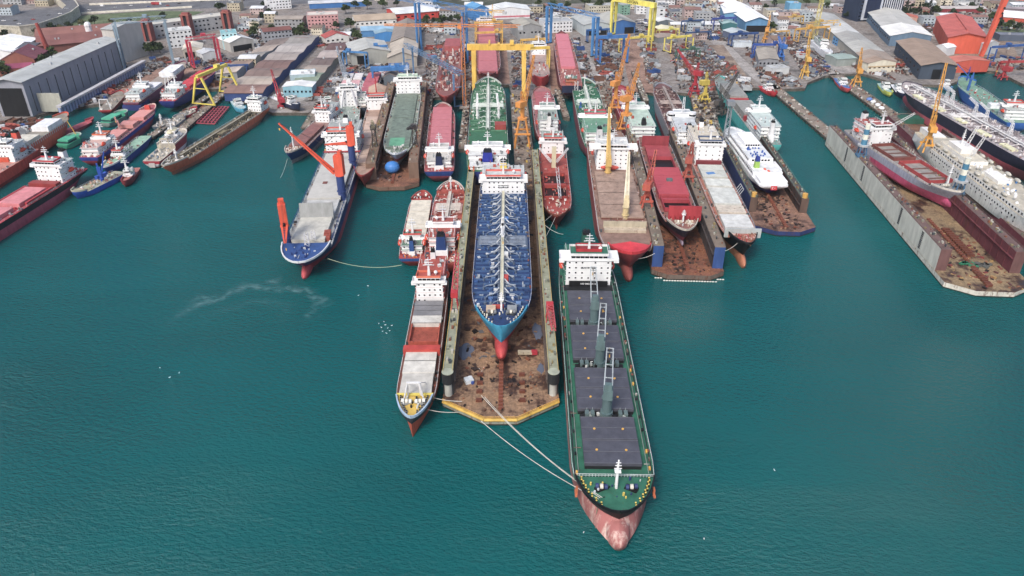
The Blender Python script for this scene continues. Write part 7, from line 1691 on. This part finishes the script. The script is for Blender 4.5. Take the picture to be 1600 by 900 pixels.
# mooring ropes
def rope(label,a,b_,sag=2,r=.16,col='cfccc0',n=14):
    a=Vector(a); b_=Vector(b_); mb=MB(); m=M(col,0,.9); pr=None
    for i in range(n+1):
        t=i/n; p=a.lerp(b_,t); p.z-=4*sag*t*(1-t); p.z=max(p.z,.12)
        if pr is not None: mb.tube(pr,p,r*.62,m,n=5,cap=False)
        pr=p
    o=mb.build('mooring_rope'); tag(o,label,'rope'); return o
bow=Vector(G3(938,778,13.2)); 
rope('upper of two pale ropes from the middle dock to the green decked bulk carrier',G3(752,618,5),bow,3,.17); rope('lower pale rope from the dock edge to the green decked bulk carrier',G3(752,658,3),bow+Vector((-.5,0,-.5)),2.5,.2,'c9c9c0')
rope('third rope beside the upper pale one reaching the green decked bulk carrier',G3(757,620,5),bow+Vector((.6,0,.2)),3.4,.15)
rope('rope from the heavy lift ship bow to the small cargo ship',G3(512,404,11),G3(628,414,6),3,.2,'a9b08c'); rope('green rope from the heavy lift ship side to the brown dock',G3(525,395,11),G3(586,330,2),4,.15,'7fa08c') if False else None
rope('rope from the orange bowed coaster to the dock front',G3(655,636,8),G3(716,644,3),1,.18); rope('upper rope from the orange bowed coaster to the dock wall',G3(672,620,7),G3(722,627,4),.6,.18)
rope('rope from the dark red coaster to the middle dock',G3(878,318,9),G3(845,350,14),1,.16); rope('second rope from the dark red coaster to the middle dock',G3(875,322,9),G3(850,375,14),1,.16)
rope('rope from the red carrier bow to the blue ended dock',G3(990,404,14),G3(1023,396,14),1,.2); rope('rope from the blue ended dock to the white hatched ship',G3(1133,392,14),G3(1152,380,13),.6,.2)
rope('rope from the red hatted deckhouse to the middle dock wall',G3(880,366,14),G3(852,352,14),1,.16); rope('anchor line of the navy coaster hanging into the bay',G3(449,248,8),G3(438,278,.2),1,.12)
rope('thin rope from the heavy lift ship to its own anchor buoy',G3(470,440,3),G3(480,460,.1),.2,.12) if False else None
mb=MB(); a=G3(932,806,5.5); 
for i in range(60): mb.ball((a.x,a.y,-.1+i*.0) if False else (a.x-.2*0,a.y,8.6-i*.15),(.13,.2,.13) if i%2 else (.2,.13,.13),M('8a7f6c',.3),6,4)
mb.lattice((a.x,a.y,9),(a.x,a.y,-.2),.25,.25,M('8a7f6c',.3),30,.06); o=mb.build('anchor_chain'); tag(o,'anchor chain hanging from the port bow of the green decked bulk carrier','chain')
# ================================================================ light
w=bpy.data.worlds.new('World'); SC.world=w; w.use_nodes=True; nt=w.node_tree; bg=nt.nodes['Background']
sk=nt.nodes.new('ShaderNodeTexSky'); sk.sky_type='NISHITA'; sk.sun_disc=False; sk.sun_elevation=math.radians(48); sk.sun_rotation=math.radians(SUNR); sk.air_density=1.0; sk.dust_density=4.0; sk.ozone_density=1.0
hs=nt.nodes.new('ShaderNodeHueSaturation'); hs.inputs['Saturation'].default_value=1.05; nt.links.new(sk.outputs[0],hs.inputs['Color']); nt.links.new(hs.outputs[0],bg.inputs[0]); bg.inputs[1].default_value=.135
sl=bpy.data.lights.new('sun','SUN'); sl.energy=1.6; sl.angle=math.radians(13); sl.color=(1,.97,.93); so=bpy.data.objects.new('sun',sl); COL.objects.link(so)
so.rotation_euler=(math.radians(90-48),0,math.radians(180-SUNR))
so.location=(0,200,300)
SC.view_settings.view_transform='Standard'; SC.view_settings.look='None'; SC.view_settings.gamma=1; SC.view_settings.use_curve_mapping=False; SC.view_settings.exposure=EXPO
SC.cycles.max_bounces=5; SC.cycles.diffuse_bounces=3; SC.cycles.glossy_bounces=3; SC.cycles.use_denoising=True; SC.cycles.sample_clamp_indirect=4
